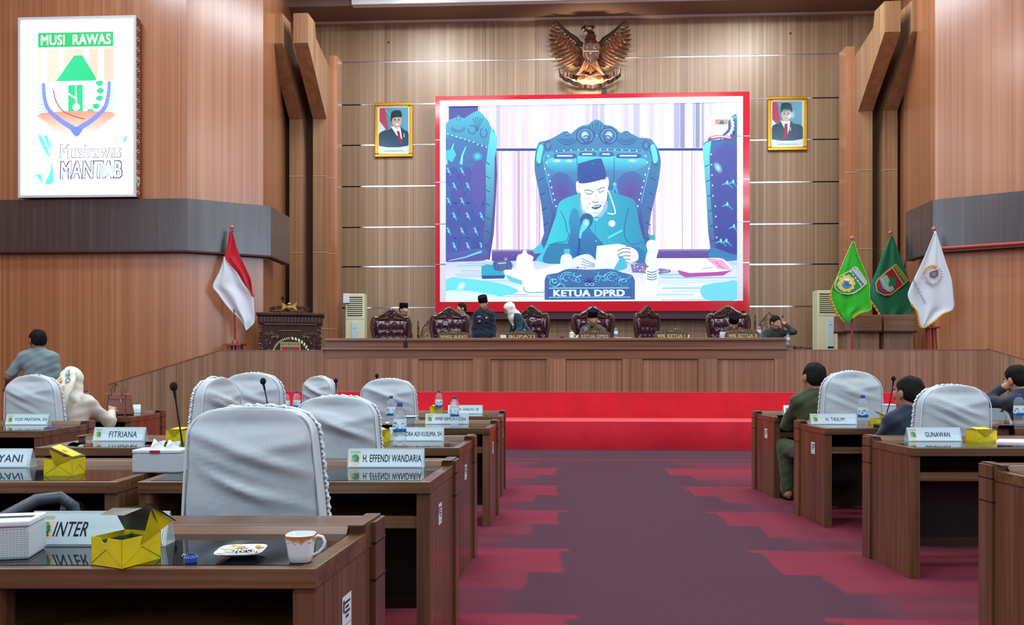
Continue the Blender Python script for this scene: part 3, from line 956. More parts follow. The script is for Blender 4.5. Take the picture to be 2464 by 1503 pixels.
cover_chair('white-covered chair behind the water bottles and white foam bowl', -1.12, 7.2, .545, 1.155, taper=.86, seed=8, corner=.13)
cover_chair('light blue-tinted covered chair behind the microphone, left of the leftmost water bottles', -2.05, 6.28, .51, 1.215, taper=.9, seed=9, corner=.14)
cover_chair('white-covered chair turned sideways, left of the light blue-tinted covered chair', -2.13, 5.62, .44, 1.19, rz=1.15, taper=.78, seed=11, corner=.13)
cover_chair('smallest white-covered chair, turned a little, in front of the red step', -2.27, 9.4, .47, 1.152, rz=-.45, taper=.86, seed=12, corner=.14)
cover_chair('light blue-tinted covered chair at the left edge behind the YUDI PRATAMA, SH plate', -4.20, 6.98, .53, 1.19, rz=-.1, taper=.86, seed=14, corner=.15)
cover_chair('white-covered chair behind the H. TASLIM plate', 2.99, 7.0, .565, 1.226, rz=.0, taper=.86, seed=16, corner=.16)
cover_chair('white-covered chair behind the GUNAWAN plate', 3.10, 5.60, .545, 1.136, rz=.04, taper=.88, seed=18, corner=.14)
# ================================================================== THINGS ON THE DESKS
TOP = DZ + .0017
def put(px, py, key=None, half=.0, z=None):
    """Point on a desk's glass under a pixel, kept in front of the desk's raised rail."""
    zc = zcz(py, TOP)
    if key:
        zc = max(DM[key][1] + half + .002, min(zc, DM[key][1] + DM[key][2] - half - .002))
    return cw((px - 1232) / F * zc, TOP, zc)
def plate(px, pyb, label, text, w=.355, h=.083, serif=True, tx=(.24, .96), em=True, rz=0.0, shear=0.0, zc=None, dark='#15253a', z=TOP, th=0.44, emb='new', key=None):
    p = put(px, pyb - 2, key, .034)
    t = thing('name_plate', label, 'name plate', (p.x, p.y, z), YAW + rz, 'name plates on the desks')
    dp = .032            # half depth of the tent
    hh = h
    M_ACR = mat('clear_acrylic', '#dfeff0', .05, 0, .5, trans=.0, alpha=.38)
    def pf(u, v, k): return Vector(((u - .5) * w, -dp + dp * v - .0006 - .0005 * k, .002 + hh * v))
    # acrylic tent: two leaning sheets and the folded foot
    m_ = MB()
    for s_ in (-1, 1):
        m_.hexa([(-w / 2 - .006, s_ * dp, 0), (w / 2 + .006, s_ * dp, 0), (w / 2 + .006, s_ * (dp - .003), 0), (-w / 2 - .006, s_ * (dp - .003), 0)],
                [(-w / 2 - .006, s_ * .0015, hh + .006), (w / 2 + .006, s_ * .0015, hh + .006), (w / 2 + .006, 0, hh + .006), (-w / 2 - .006, 0, hh + .006)])
    m_.box(-w / 2 - .006, w / 2 + .006, -dp, dp, 0, .0015)
    m_.build('acrylic_tent', M_ACR, t)
    A = Art(pf)
    A.rect(.0, .02, 1, .98, '#c3dbe4')
    A.build('paper', M_PRINT, t)
    A = Art(pf); A.k = 1
    for a, b, c, d in ((.0, .02, 1, .035), (0, .965, 1, .98), (.985, .02, .99, .98)):
        A.rect(a, b, c, d, '#5b7784', same=True)
    A.build('printed_border', M_PRINT, t)
    if text:
        A = Art(pf); A.k = 2
        A.text(text, tx[0], .5 - th / 2, tx[1], .5 + th / 2, dark, bold=.008, shear=shear, down=False)
        A.build('lettering', M_PRINT, t)
    if em:
        A = Art(lambda u, v, k: pf(u, v, 2 + k * .25))
        emblem(A, .085, .5, .15, .86, sgn=-1)
        A.build('shield_emblem', M_PRINT, t)
    return t
plate(930, 1119, 'white name plate reading H. EFFENDI WANDARIA', 'H. EFFENDI WANDARIA', tx=(.19, .98), th=0.41, key='L2')
plate(1003, 1059, 'white name plate reading HENDRA ADI KUSUMA, SH behind a water bottle', 'HENDRA ADI KUSUMA, SH', w=.345, tx=(.17, .97), th=0.40, key='L3')
plate(1076, 1017, 'white name plate reading AMIR HAMZAH, S.Sos', 'AMIR HAMZAH, S.Sos', w=.355, tx=(.22, .95), th=0.40, key='L4')
plate(1120, 991, 'white name plate reading ASRUN, SE on the farthest left desk', 'M. ASRUN, SE', w=.345, tx=(.3, .9), th=0.34, key='L5')
plate(290, 1060, 'white name plate reading FITRIANA', 'FITRIANA', w=.325, tx=(.3, .86), th=0.46, dark='#2d5570', key='L3b')
plate(-6, 1121, 'white name plate with the cut-off name ending in IYANI at the left edge', 'SUPIYANI', w=.33, tx=(.24, .90), th=0.42, dark='#2d5570', key='L2b')
plate(246, 1309, 'large white name plate with slanted letters INTER behind the open yellow box', 'INTER', w=.36, h=.083, tx=(.16, .415), th=0.44, shear=.25, dark='#1d3050', key='L1')
plate(68, 1013, 'white name plate reading YUDI PRATAMA, SH at the far left', 'YUDI PRATAMA, SH', w=.34, tx=(.2, .98), th=0.34, dark='#2d5570', key='LL4')
plate(2004, 1013, 'white name plate reading H. TASLIM', 'H. TASLIM', w=.375, tx=(.32, .74), th=0.34, key='R4')
plate(2245, 1052, 'white name plate reading GUNAWAN', 'GUNAWAN', w=.335, tx=(.32, .80), th=0.37, key='R3')
plate(1925, 989, 'white name plate mostly hidden by the man in olive green', None, w=.33, key='R5')
plate(316, 994, 'white name plate with the letter H beside the brown handbag', '.......... H', w=.17, tx=(.3, .6), em=False, th=0.37, rz=.3, key='LL5')
plate(2424, 1001, 'tilted green-edged name plate in front of the water bottle at the right edge', None, w=.13, rz=.9, key='R4b')

# ---- water bottles
M_PET = mat('bottle_plastic', '#eef8ff', .08, 0, .5, trans=.75, ior=1.12, alpha=.5)
M_CAPB = mat('bottle_cap_blue', '#27439c', .4)
bprof = [(r * 1.1, z) for r, z in [(.026, 0), (.0305, .006), (.0305, .03), (.028, .036), (.0305, .045), (.0305, .07), (.029, .075), (.0315, .08), (.0315, .125), (.029, .13), (.031, .14), (.031, .155), (.0285, .175), (.018, .193), (.0125, .20), (.0125, .212)]]
def label_art(t, z0=.066, z1=.137, r=.0354):
    def fn(u, v, k):
        a = u * 2 * PI
        return Vector(((r + .0003 * k) * math.sin(a), -(r + .0003 * k) * math.cos(a), z0 + (z1 - z0) * v))
    A = Art(fn)
    A.rect(0, 0, 1, 1, '#dff2f8', nx=24)
    A.rect(0, 0, 1, .28, '#1f5fa8', nx=24)
    for i in range(3):
        c = i / 3
        A.curve([(c - .1, .2), (c - .02, .35), (c + .08, .22), (c + .13, .5), (c + .06, .78), (c - .03, .62), (c - .12, .7)], '#39b6cf', 4)
        A.curve([(c - .06, .28), (c + .05, .26), (c + .07, .6), (c - .05, .62)], '#eefaff', 4)
        A.line([(c - .03, .44), (c + .05, .46)], .06, '#1f4f98')
    A.build('label', M_PRINTG, t)
def bottle(px, pyb, label, key=None, z=TOP, s=1.08, zc=None, proto=[None]):
    p = put(px, pyb, key, .038 * s) if zc is None else atD(px, pyb, zc)
    if zc is not None: p.z = z
    if proto[0] is None:
        t = thing('water_bottle', label, 'bottle', p, YAW, 'plastic water bottles')
        MB().lathe(bprof, n=24).build('body', M_PET, t, smooth=True, angle=60)
        MB().lathe([(.0142, .2), (.0146, .203), (.0146, .219), (.0132, .2215)], n=20).build('cap', M_CAPB, t, smooth=True)
        label_art(t)
        proto[0] = t
    else:
        t = dup(proto[0]); t['label'] = label
    t.location = p; t.scale = (s, s, s)
    t.rotation_euler = (0, 0, YAW + (px % 7) * .4)
    return t
bottle(962, 1069, 'nearest water bottle, in front of the HENDRA ADI KUSUMA name plate', 'L3', s=1.18)
bottle(941, 1020, 'water bottle beside the white foam bowl', 'L4')
bottle(1094, 1022, 'water bottle in front of the AMIR HAMZAH name plate', 'L4')
bottle(1056, 995, 'water bottle beside the small yellow box on the farthest left desk', 'L5')
bottle(714, 997, 'right water bottle of the two beside the light blue-tinted covered chair', 'L5b')
bottle(688, 999, 'left water bottle of the two beside the light blue-tinted covered chair', 'L5b')
bottle(207, 990, 'water bottle behind the arm of the woman in the flowered headscarf', 'LL5')
bottle(2076, 1026, 'water bottle beside the H. TASLIM name plate', 'R4', s=1.15)
bottle(2452, 1016, 'water bottle at the right edge of the picture', 'R4b', s=1.15)

# ---- yellow snack boxes
M_YEL = mat('yellow_card', '#d6c414', .45, noise=(20, .08))
M_YELIN = mat('box_inside_grey', '#58635c', .25, 0, .5, .3)
M_BRN = mat('box_brown_rim', '#54402c', .5)
def sheet(m_, q, th=0.00):
    """A thin quad or triangle of card with thickness."""
    q = [Vector(v) for v in q]; n = (q[1] - q[0]).cross(q[2] - q[0]).normalized() * th
    k = len(q)
    m_.add(q + [v + n for v in q], [tuple(reversed(range(k))), tuple(range(k, 2 * k))] + [(i, (i + 1) % k, (i + 1) % k + k, i + k) for i in range(k)])
    return m_
def snack_box(px, pyb, label, w=.13, d=.13, h=.06, rz=0.0, state='closed', z=TOP, key=None):
    p = put(px, pyb, key, 0); p = cw(0, z, 0) + (put(px, pyb, key, d / 2 + .004))
    p.z = z
    t = thing('snack_box', label, 'box', (p.x, p.y, z), YAW + rz, 'yellow snack boxes')
    a, b = w / 2, d / 2
    m_ = MB()
    m_.box(-a, a, -b, b, 0, .0015)
    m_.box(-a, -a + .0015, -b, b, .0015, h); m_.box(a - .0015, a, -b, b, .0015, h); m_.box(-a, a, b - .0015, b, .0015, h)
    if state == 'open':      # the front wall has a thumb notch
        m_.prism([(-a, .0015), (a, .0015), (a, h)] + [(.012 * math.cos(q) - a * .15, h - .012 * math.sin(q)) for q in [PI * i / 8 for i in range(9)]] + [(-a, h)], lambda u, v, d_: Vector((u, -b + d_, v)), 0, .0015)
    else:
        m_.box(-a, a, -b, -b + .0015, .0015, h)
    m_.build('carton', M_YEL, t)
    m_ = MB(); g = .0022
    m_.box(-a + .0016, a - .0016, -b + .0016, b - .0016, .0016, .004)
    for q in ((-a + .0016, -a + g, -b + .0016, b - .0016), (a - g, a - .0016, -b + .0016, b - .0016), (-a + .0016, a - .0016, b - g, b - .0016), (-a + .0016, a - .0016, -b + .0016, -b + g)):
        m_.box(*q, .004, h - .014)
    m_.build('lining', M_YELIN, t)
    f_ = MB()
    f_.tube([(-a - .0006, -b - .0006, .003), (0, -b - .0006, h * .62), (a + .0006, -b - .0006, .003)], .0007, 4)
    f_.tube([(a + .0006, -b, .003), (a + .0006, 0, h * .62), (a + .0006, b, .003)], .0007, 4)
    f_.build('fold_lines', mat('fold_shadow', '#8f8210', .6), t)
    if state == 'open':
        lid = MB(); hy = .065
        q = [(-a, b - .02, h), (a, b, h), (a + .01, b - .04, h + .075), (-a * .98, b - .055, h + .06)]
        sheet(lid, q); 
        lid.build('lid', M_YELIN, t)
        l2 = MB(); sheet(l2, [(-a * .98, b - .055, h + .0605), (a - .012, b - .045, h + .066), (a - .03, b - .085, h + .052), (-a * .92, b - .095, h + .050)])
        l2.build('lid_lip', mat('lip_foil', '#6f6f66', .3, .3), t)
        l3 = MB(); sheet(l3, [(a + .001, b - .03, h + .066), (a + .003, b + .035, h + .02), (a + .004, -.005, h - .02)])
        l3.build('side_flap', M_YEL, t)
        l4 = MB(); sheet(l4, [(a - .006, b - .045, h + .0765), (a + .012, b - .038, h + .0765), (a + .007, b + .045, h + .018), (a - .004, b + .045, h + .018)])
        l4.build('lid_edge', M_BRN, t)
    elif state == 'ajar':
        lid = MB(); sheet(lid, [(-a * .62, -b + .004, h + .052), (a, -b + .004, h + .006), (a, b, h + .004), (-a * .62, b * .6, h + .06)], .002)
        lid.build('lid', M_BRN, t)
        l3 = MB(); sheet(l3, [(-a * .62, -b - .001, h + .046), (-a * .18, -b - .003, h - .026), (a * .9, -b - .001, h - .002)])
        l3.build('front_flap', M_YEL, t)
        l4 = MB(); sheet(l4, [(-a * .55, -b + .008, h + .052), (a * .93, -b + .008, h + .010), (a * .93, b * .5, h + .010), (-a * .55, b * .4, h + .058)], .003)
        l4.build('lid_top', M_YEL, t)
        l5 = MB(); l5.ball((a * .2, -b * .4, h + .033), (.014, .014, .004), 10, R=Matrix.Rotation(.45, 3, 'Y')); l5.build('pastry_crumb', mat('crumb', '#a9743a', .7), t)
    else:
        lid = MB(); lid.box(-a - .001, a + .001, -b - .001, b + .001, h, h + .003)
        lid.build('lid_rim', M_BRN, t)
        l3 = MB(); sheet(l3, [(-a * .85, -b - .0025, h + .002), (0, -b - .004, h * .42), (a * .75, -b - .0025, h + .002)])
        l3.build('front_flap', M_YEL, t)
        l4 = MB(); sheet(l4, [(-a * .7, -b * .5, h + .0035), (a * .75, -b * .5, h + .0035), (a * .75, b * .9, h + .012), (-a * .6, b * .9, h + .012)], .002)
        l4.build('lid', M_YEL, t)
    return t
snack_box(305, 1352, 'large open yellow snack box with grey lining on the nearest desk', w=.105, d=.115, h=.068, rz=-.42, state='open', key='L1')
snack_box(156, 1140, 'yellow snack box with its lid half lifted and a pointed front flap, left desk', w=.127, d=.11, h=.072, rz=0, state='ajar', key='L2b')
snack_box(430, 1061, 'small yellow snack box behind the white tissue box', w=.12, d=.10, h=.075, rz=-.2, key='L3b')
snack_box(914, 1061, 'yellow snack box half hidden by the second covered chair', w=.10, d=.10, h=.072, rz=.5, key='L3')
snack_box(1050, 991, 'small yellow snack box behind a water bottle on the farthest left desk', w=.13, d=.06, h=.076, key='L5')
snack_box(2118, 1008, 'opened yellow snack box in front of the man in the navy jacket', w=.12, d=.1, h=.05, state='ajar', key='R4')
snack_box(2361, 1061, 'closed yellow snack box with a pointed flap beside the GUNAWAN name plate', w=.145, d=.10, h=.075, rz=.03, key='R3')

# ---- tissue boxes
M_LAT = mat('tissue_box_plastic', '#b4bfc4', .45)
def tissue_box(px, pyb, label, w=.24, d=.13, h=.105, rz=0.0, ribs=True, tissue=False, red=False, z=TOP, key=None):
    p = put(px, pyb, key, d / 2 + .004)
    t = thing('tissue_box', label, 'tissue box', (p.x, p.y, z), YAW + rz, 'white tissue boxes')
    a, b = w / 2, d / 2
    m_ = MB().box(-a, a, -b, b, 0, h * .84)
    m_.build('body', M_LAT, t, bevel=.004)
    if ribs:
        m_ = MB(); n = 13
        for i in range(n):
            z_ = .008 + (h * .80 - .012) * i / n
            m_.box(-a - .0012, a + .0012, -b - .0012, b + .0012, z_, z_ + .0035)
        for i in range(int(w / .008)):
            x = -a + .006 + i * .008
            m_.box(x, x + .002, -b - .0016, -b, .006, h * .82)
        m_.build('woven_ribs', mat('tissue_ribs', '#c3ccd0', .5), t)
    m_ = MB().box(-a - .003, a + .003, -b - .003, b + .003, h * .845, h)
    m_.build('lid', mat('tissue_lid', '#cfd8dc', .35), t, bevel=.004)
    if tissue:
        m_ = MB()
        for i, (x, s_) in enumerate(((-.02, 1), (.05, .9))):
            vs = [(x - .035, 0, h), (x - .012, -.012, h + .022), (x - .022, .01, h + .045 * s_), (x + .0, .0, h + .028), (x + .012, -.01, h + .033), (x + .03, .008, h + .038 * s_), (x + .022, .0, h + .015), (x + .04, .0, h)]
            m_.add([Vector(v) for v in vs] + [Vector(v) + Vector((0, .012, -.004)) for v in vs], [(0, 1, 3, 2), (0, 1, 3, 7), (3, 4, 5, 6), (3, 4, 6, 7), (8, 10, 11, 9), (11, 12, 13, 14), (8, 9, 11, 15), (2, 3, 11, 10), (5, 6, 14, 13), (4, 5, 13, 12)])
        m_.build('tissue', mat('tissue_paper', '#eef3f5', .8), t)
    if red:
        MB().box(-.028, .018, -b - .0045, -b - .003, h * .85, h * .98).build('red_tab', mat('red_tab', '#b01f3a', .5), t)
    else:
        MB().box(-.05, .05, -.012, .012, h, h + .0006).build('slot', M_BLACK, t)
    return t
tissue_box(30, 1334, 'white woven-pattern tissue box at the left edge of the nearest desk', w=.115, d=.12, h=.097, rz=.22, key='L1')
tissue_box(390, 1133, 'white tissue box with tissues sticking out and a red tab', w=.215, d=.12, h=.105, tissue=True, red=True, key='L2')
tissue_box(2134, 1001, 'white box behind the man in the navy jacket, beside a covered chair', w=.13, d=.11, h=.12, ribs=False, key='R5')

# ---- cup
def square_lathe(m_, prof, n=40, pw=2.8, c=(0, 0, 0), tilt=None):
    return m_.lathe(prof, c=c, n=n, pw=pw)
M_PORC = mat('porcelain', '#dfe8ea', .12, 0, .5, .5)
p = onZ(724, 1349, TOP)
t = thing('coffee_cup', 'white square-sided cup with an orange floral rim band', 'cup', p, YAW)
outer = [(.024, 0), (.0265, .002), (.0295, .02), (.0325, .042), (.0345, .058), (.0355, .068)]
inner = [(.0345, .0685), (.0325, .058), (.0295, .040), (.026, .02), (.022, .008), (.004, .006)]
MB().lathe(outer + inner, n=48, pw=3.2).build('bowl', M_PORC, t, smooth=True, angle=70)
MB().tube([(.033, 0, .056), (.042, 0, .063), (.054, 0, .060), (.060, 0, .048), (.056, 0, .034), (.045, 0, .022), (.030, 0, .015)], [.0035, .004, .0042, .0042, .0042, .004, .0035], 10).build('handle', M_PORC, t, smooth=True)
def cup_fn(u, v, k):
    q = u * 2 * PI - PI / 2; z = .067 - .022 * v
    r = .0355 - (.068 - z) * .105 + .0004 + .0002 * k
    cq, sq = math.cos(q), math.sin(q); kk = (abs(cq) ** 3.2 + abs(sq) ** 3.2) ** (-1 / 3.2)
    return Vector((r * cq * kk, r * sq * kk, z))
A = Art(cup_fn)
pts = [(i / 72, 0) for i in range(73)]
low = [(i / 72, .38 + .22 * math.sin(i * .7) * math.sin(i * .23 + 1) + .25 * max(0, math.sin(i * .35)) ** 3) for i in range(73)]
A.mb.add([A.fn(*q, 1) for q in pts] + [A.fn(*q, 1) for q in low], [(i, i + 1, i + 74, i + 73) for i in range(72)], 0, [lin('#b8702f')] * 73 + [lin('#c98a4c')] * 73)
for i in range(40):
    A.ell(.02 + i / 40, .62 + .2 * math.sin(i * 1.7), .007, .09, '#b5803f' if i % 3 else '#8fae7c', n=6, same=i > 0)
A.build('painted_band', M_PRINTG, t)
# ---- saucer used as an ashtray
p = onZ(580, 1336, TOP)
t = thing('ashtray_saucer', 'white square saucer with cigarette ends and ash on the nearest desk', 'saucer', p, YAW + .1)
MB().lathe([(.02, 0), (.023, .001), (.03, .004), (.05, .010), (.0595, .0145), (.060, .016), (.058, .0158), (.045, .0115), (.028, .0075), (.004, .0065)], n=48, pw=4.5).build('dish', M_PORC, t, smooth=True, angle=50)
A = Art(lambda u, v, k: Vector((u, v, .0125 + .0002 * k + max(0, (max(abs(u), abs(v)) - .045)) * .3)))
for i in range(4):
    a = PI / 4 + i * PI / 2
    A.ell(.052 * math.cos(a) * 1.05, .052 * math.sin(a) * 1.05, .017, .009, '#d39a3a', n=12, rot=math.degrees(a) + 90, same=i > 0)
A.build('gilt_corner', M_PRINTG, t)
for i, (x, y, a, l_, f_) in enumerate(((-.026, .004, .35, .034, '#e9e2d2'), (-.012, .014, -.75, .036, '#e0a94a'), (-.034, -.014, -.2, .022, '#dcd6c6'), (.004, -.012, .1, .02, '#c9a05a'))):
    d_ = Vector((math.cos(a), math.sin(a), 0)) * l_ / 2
    c_ = Vector((x, y, .017 + .002 * i))
    MB().tube([c_ - d_, c_ + d_], .0038, 8).build('cigarette_end', mat('cigarette_%d' % i, f_, .7), t, smooth=True)
m_ = MB(); rr = random.Random(4)
for i in range(60):
    m_.ball((rr.gauss(.008, .018), rr.gauss(-.004, .012), .0105 + rr.random() * .003), rr.uniform(.0008, .0022), 5)
a = m_.build('ash', mat('cigarette_ash', '#3d4048', .95), t); a['kind'] = 'stuff'
# ---- blue bottle cap
p = onZ(459, 1352, TOP)
t = thing('bottle_cap', 'small blue printed bottle cap lying on the nearest desk', 'bottle cap', p, YAW)
MB().lathe([(.0135, 0), (.0145, .001), (.0148, .012), (.0148, .017), (.0135, .019), (.0115, .019), (.0115, .004), (.002, .003)], n=24).build('shell', mat('cap_blue', '#27509e', .35), t, smooth=True, angle=40)
for i in range(16):
    a = 2 * PI * i / 16
    MB().ball((.0149 * math.cos(a), .0149 * math.sin(a), .0135), (.0013, .0013, .0018), 6).build('dot', mat('cap_dot', '#c8d4ea', .5), t)
MB().tube([(-.013, 0, .018), (-.017, -.003, .021), (-.02, -.004, .016)], .0012, 5).build('torn_ring', mat('ring_white', '#c9d3dc', .4), t)
# ---- goblet-like black stem reflected in the glass: desk microphones
def mic(label, px, py, pxb, zc, r=.0165, zb=TOP, bend=.0, base=True, stemr=.004):
    top = atD(px, py, zc); bot = cw((pxb - 1232) / F * zc, zb, zc)
    t = thing('gooseneck_microphone', label, 'microphone', bot, YAW, 'gooseneck microphones')
    Ri = Matrix.Rotation(-YAW, 3, 'Z')
    e = Ri @ (top - bot)
    if base:
        MB().box(-.05, .05, -.06, .06, 0, .022).build('base', M_BLACK, t, bevel=.006)
    pts = [Vector((0, 0, .022 if base else 0))]
    for i in range(1, 8):
        f_ = i / 7
        pts.append(Vector((e.x * f_ + bend * math.sin(f_ * PI), 0, .022 + (e.z - .022) * f_)))
    MB().tube(pts, [stemr * 1.2] * 3 + [stemr] * 5, 8).build('gooseneck', M_BLACK, t, smooth=True)
    MB().ball(pts[-1] + Vector((0, 0, r * .3)), (r, r, r * 1.22), 16).build('foam_head', M_FOAM, t, smooth=True)
    MB().tube([pts[-2], pts[-1]], [.006, .008], 8).build('collar', M_BLACK, t, smooth=True)
    return t
mic('largest gooseneck microphone, above the white tissue box', 418, 932, 446, 3.775, .0185)
mic('gooseneck microphone in front of the light blue-tinted chair', 633, 919, 652, 4.95, .0185, bend=.01)
mic('gooseneck microphone whose head shows behind the smallest covered chair', 808, 917, 812, 6.5, .017)
mic('gooseneck microphone above the covered chair behind the foam bowl', 907, 905, 909, 8.05, .019)
mic('gooseneck microphone leaning to the right between the two men on the right', 2150, 912, 2124, 6.36, .0175, bend=.015)

# ---- handbag
p = put(284, 997, 'LL5', .06)
M_BAG = mat('brown_leather', '#7a4a3a', .42, bump=(120, .25, .002))
M_GOLD = mat('gold_metal', '#c79b46', .25, 1.0)
t = thing('handbag', 'brown leather handbag with two handles and a zip pocket', 'bag', (p.x, p.y, TOP), YAW - .06)
bw, bt_, bh, bd = .15, .12, .215, .05
m_ = MB().hexa([(-bw, -bd, 0), (bw, -bd, 0), (bw, bd, 0), (-bw, bd, 0)], [(-bt_, -bd * .5, bh), (bt_, -bd * .5, bh), (bt_, bd * .5, bh), (-bt_, bd * .5, bh)])
m_.build('body', M_BAG, t, bevel=.012)
for y in (-.03, .03):
    MB().tube([(-.055, y, bh - .02), (-.055, y, bh + .03), (-.04, y * .8, bh + .08), (0, y * .6, bh + .105), (.04, y * .8, bh + .08), (.055, y, bh + .03), (.055, y, bh - .02)], .0065, 8).build('handle', M_BAG, t, smooth=True)
for x in (-.1, .1):
    m_ = MB().hexa([(x - .008, -bd - .004, .0), (x + .008, -bd - .004, .0), (x + .008, -bd, .0), (x - .008, -bd, .0)], [(x * .85 - .008, -bd * .5 - .012, bh * .98), (x * .85 + .008, -bd * .5 - .012, bh * .98), (x * .85 + .008, -bd * .5, bh * .98), (x * .85 - .008, -bd * .5, bh * .98)])
    m_.build('side_strap', M_BAG, t)
MB().box(-.06, .075, -bd * .62 - .008, -bd * .62 - .002, bh * .74, bh * .775).build('zip', M_GOLD, t)
MB().tube([(.055, -bd * .62 - .012, bh * .74), (.062, -bd * .62 - .016, bh * .6)], .004, 6).build('zip_puller', M_GOLD, t)
MB().ball((-.118, -.02, bh), .006, 8).build('clasp', M_GOLD, t)
# ---- foam bowl, blue folders, papers, pen, crumpled tissues
p = put(986, 1019, 'L4', .065)
t = thing('foam_bowl', 'white foam bowl with a wide square rim', 'bowl', p, YAW)
MB().lathe([(.03, 0), (.032, .002), (.045, .055), (.062, .066), (.062, .069), (.044, .06), (.03, .006), (.003, .004)], n=32, pw=3.5).build('bowl_shell', mat('foam_white', '#cfdde2', .6), t, smooth=True, angle=40)
def paper(name, label, cat, q, col, z=TOP, th=0.00, group=None):
    c = sum((Vector(onZ(a, b, z)) for a, b in q), Vector()) / len(q)
    pts = [onZ(a, b, z) - c for a, b in q]
    m_ = MB(); k = len(pts)
    m_.add([(v.x, v.y, 0) for v in pts] + [(v.x, v.y, th) for v in pts], [tuple(reversed(range(k))), tuple(range(k, 2 * k))] + [(i, (i + 1) % k, (i + 1) % k + k, i + k) for i in range(k)])
    o = m_.build(name, mat('sheet_' + col.strip('#'), col, .5))
    o.location = (c.x, c.y, z)
    return tag(o, label, cat, group)
paper('blue_folder', 'light blue folder on the desk with the foam bowl', 'folder', [(905, 1029), (950, 1029), (955, 1022), (915, 1022)], '#35a9c9')
paper('blue_folder', 'light blue folder in front of the man in olive green', 'folder', [(1874, 1004), (1905, 1004), (1905, 998), (1868, 999)], '#6fb8da')
paper('paper_sheet', 'white sheets lying beside the FITRIANA name plate', 'paper', [(348, 1069), (398, 1069), (403, 1062), (352, 1062)], '#dfe4e6')
paper('paper_sheet', 'white crumpled wrapper under the half-open yellow box', 'paper', [(160, 1072), (186, 1074), (196, 1066), (176, 1063)], '#b8bdb8', z=TOP)
paper('paper_stack', 'white papers on the GUNAWAN desk near the right edge', 'paper', [(2396, 1066), (2470, 1068), (2490, 1060), (2402, 1059)], '#e8e6f6', th=0.01)
paper('cyan_folder', 'pale cyan folder under the water bottle at the right edge', 'folder', [(2400, 1030), (2440, 1031), (2440, 1023), (2404, 1023)], '#a5d6e2')
p = put(932, 1021, 'L4', .03)
tag(MB().ball((0, 0, .012), (.016, .014, .012), 10).build('crumpled_tissue', mat('tissue_paper', '#eef3f5', .8), smooth=True), 'tiny white crumpled tissue at the end of the light blue folder', 'tissue').location = p
p = put(125, 1030, 'LL4', .03)
t = thing('ballpoint_pen', 'blue ballpoint pen beside the YUDI PRATAMA, SH plate', 'pen', p, YAW)
MB().tube([(-.06, 0, .005), (.06, .01, .005)], .004, 8).build('barrel', M_CAPB, t, smooth=True)
MB().tube([(.06, .01, .005), (.072, .011, .005)], [.004, .001], 8).build('tip', M_BLACK, t, smooth=True)
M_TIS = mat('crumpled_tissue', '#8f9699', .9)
for i, (px, py, zc_, r, lb) in enumerate(((172, 1218, 3.47, .034, 'larger crumpled tissue on the shelf below the half-open yellow box'), (228, 1222, 3.47, .016, 'smaller crumpled tissue on the shelf below the half-open yellow box'))):
    t_ = cw((px - 1232) / F * zc_, .6185, zc_)
    m_ = MB(); rr = random.Random(i + 2)
    for k_ in range(5 if i == 0 else 2):
        c_ = Vector((rr.uniform(-1, 1) * r, rr.uniform(-.5, .5) * r, r * .8 + rr.uniform(0, .6) * r))
        b0 = len(m_.v); m_.ball(c_, (r * .75, r * .5, r * .6), 9, R=Matrix.Rotation(rr.uniform(0, 3), 3, (1, .3, .5)))
        for q in range(b0, len(m_.v)):
            v = Vector(m_.v[q]); m_.v[q] = tuple(v + Vector((rr.uniform(-1, 1), rr.uniform(-1, 1), rr.uniform(-.6, 1))) * r * .16)
    o = m_.build('crumpled_tissue', M_TIS); o.location = t_
    mn = min(v.co.z for v in o.data.vertices)
    for v in o.data.vertices: v.co.z -= mn
    tag(o, lb, 'tissue', 'crumpled tissues under the desk')
# ---- office chair whose curved armrest shows at the left edge
c = cw(-1.98, 0, 2.78)
t = thing('office_chair', 'black office chair whose curved armrest shows at the left edge', 'chair', c, YAW + .1)
M_ARM = mat('armrest_grey', '#3a4650', .4)
MB().tube([(.12, -.22, .52), (.14, -.20, .66), (.20, -.12, .735), (.30, -.02, .80), (.37, .0, .805), (.405, .02, .77), (.42, .03, .66), (.40, .03, .50)], [.018, .02, .022, .022, .022, .02, .018, .016], 12).build('armrest', M_ARM, t, smooth=True)
MB().box(-.25, .25, -.25, .25, .42, .5).build('seat', M_BLACK, t, bevel=.04)
MB().box(-.22, .22, -.29, -.22, .52, .9).build('backrest', M_BLACK, t, bevel=.03)
MB().tube([(.40, .03, .5), (.24, .0, .45)], .014, 8).build('armrest_bracket', M_BLACK, t)
MB().tube([(0, 0, .08), (0, 0, .42)], .03, 10).build('gas_column', M_BLACK, t, smooth=True)
for i in range(5):
    a = 2 * PI * i / 5; e = Vector((.28 * math.cos(a), .28 * math.sin(a), .065))
    MB().tube([(0, 0, .1), e], [.022, .014], 6).build('star_leg', M_BLACK, t, smooth=True)
    MB().ball(e + Vector((0, 0, -.037)), (.018, .026, .028), 10).build('caster', M_BLACK, t, smooth=True)
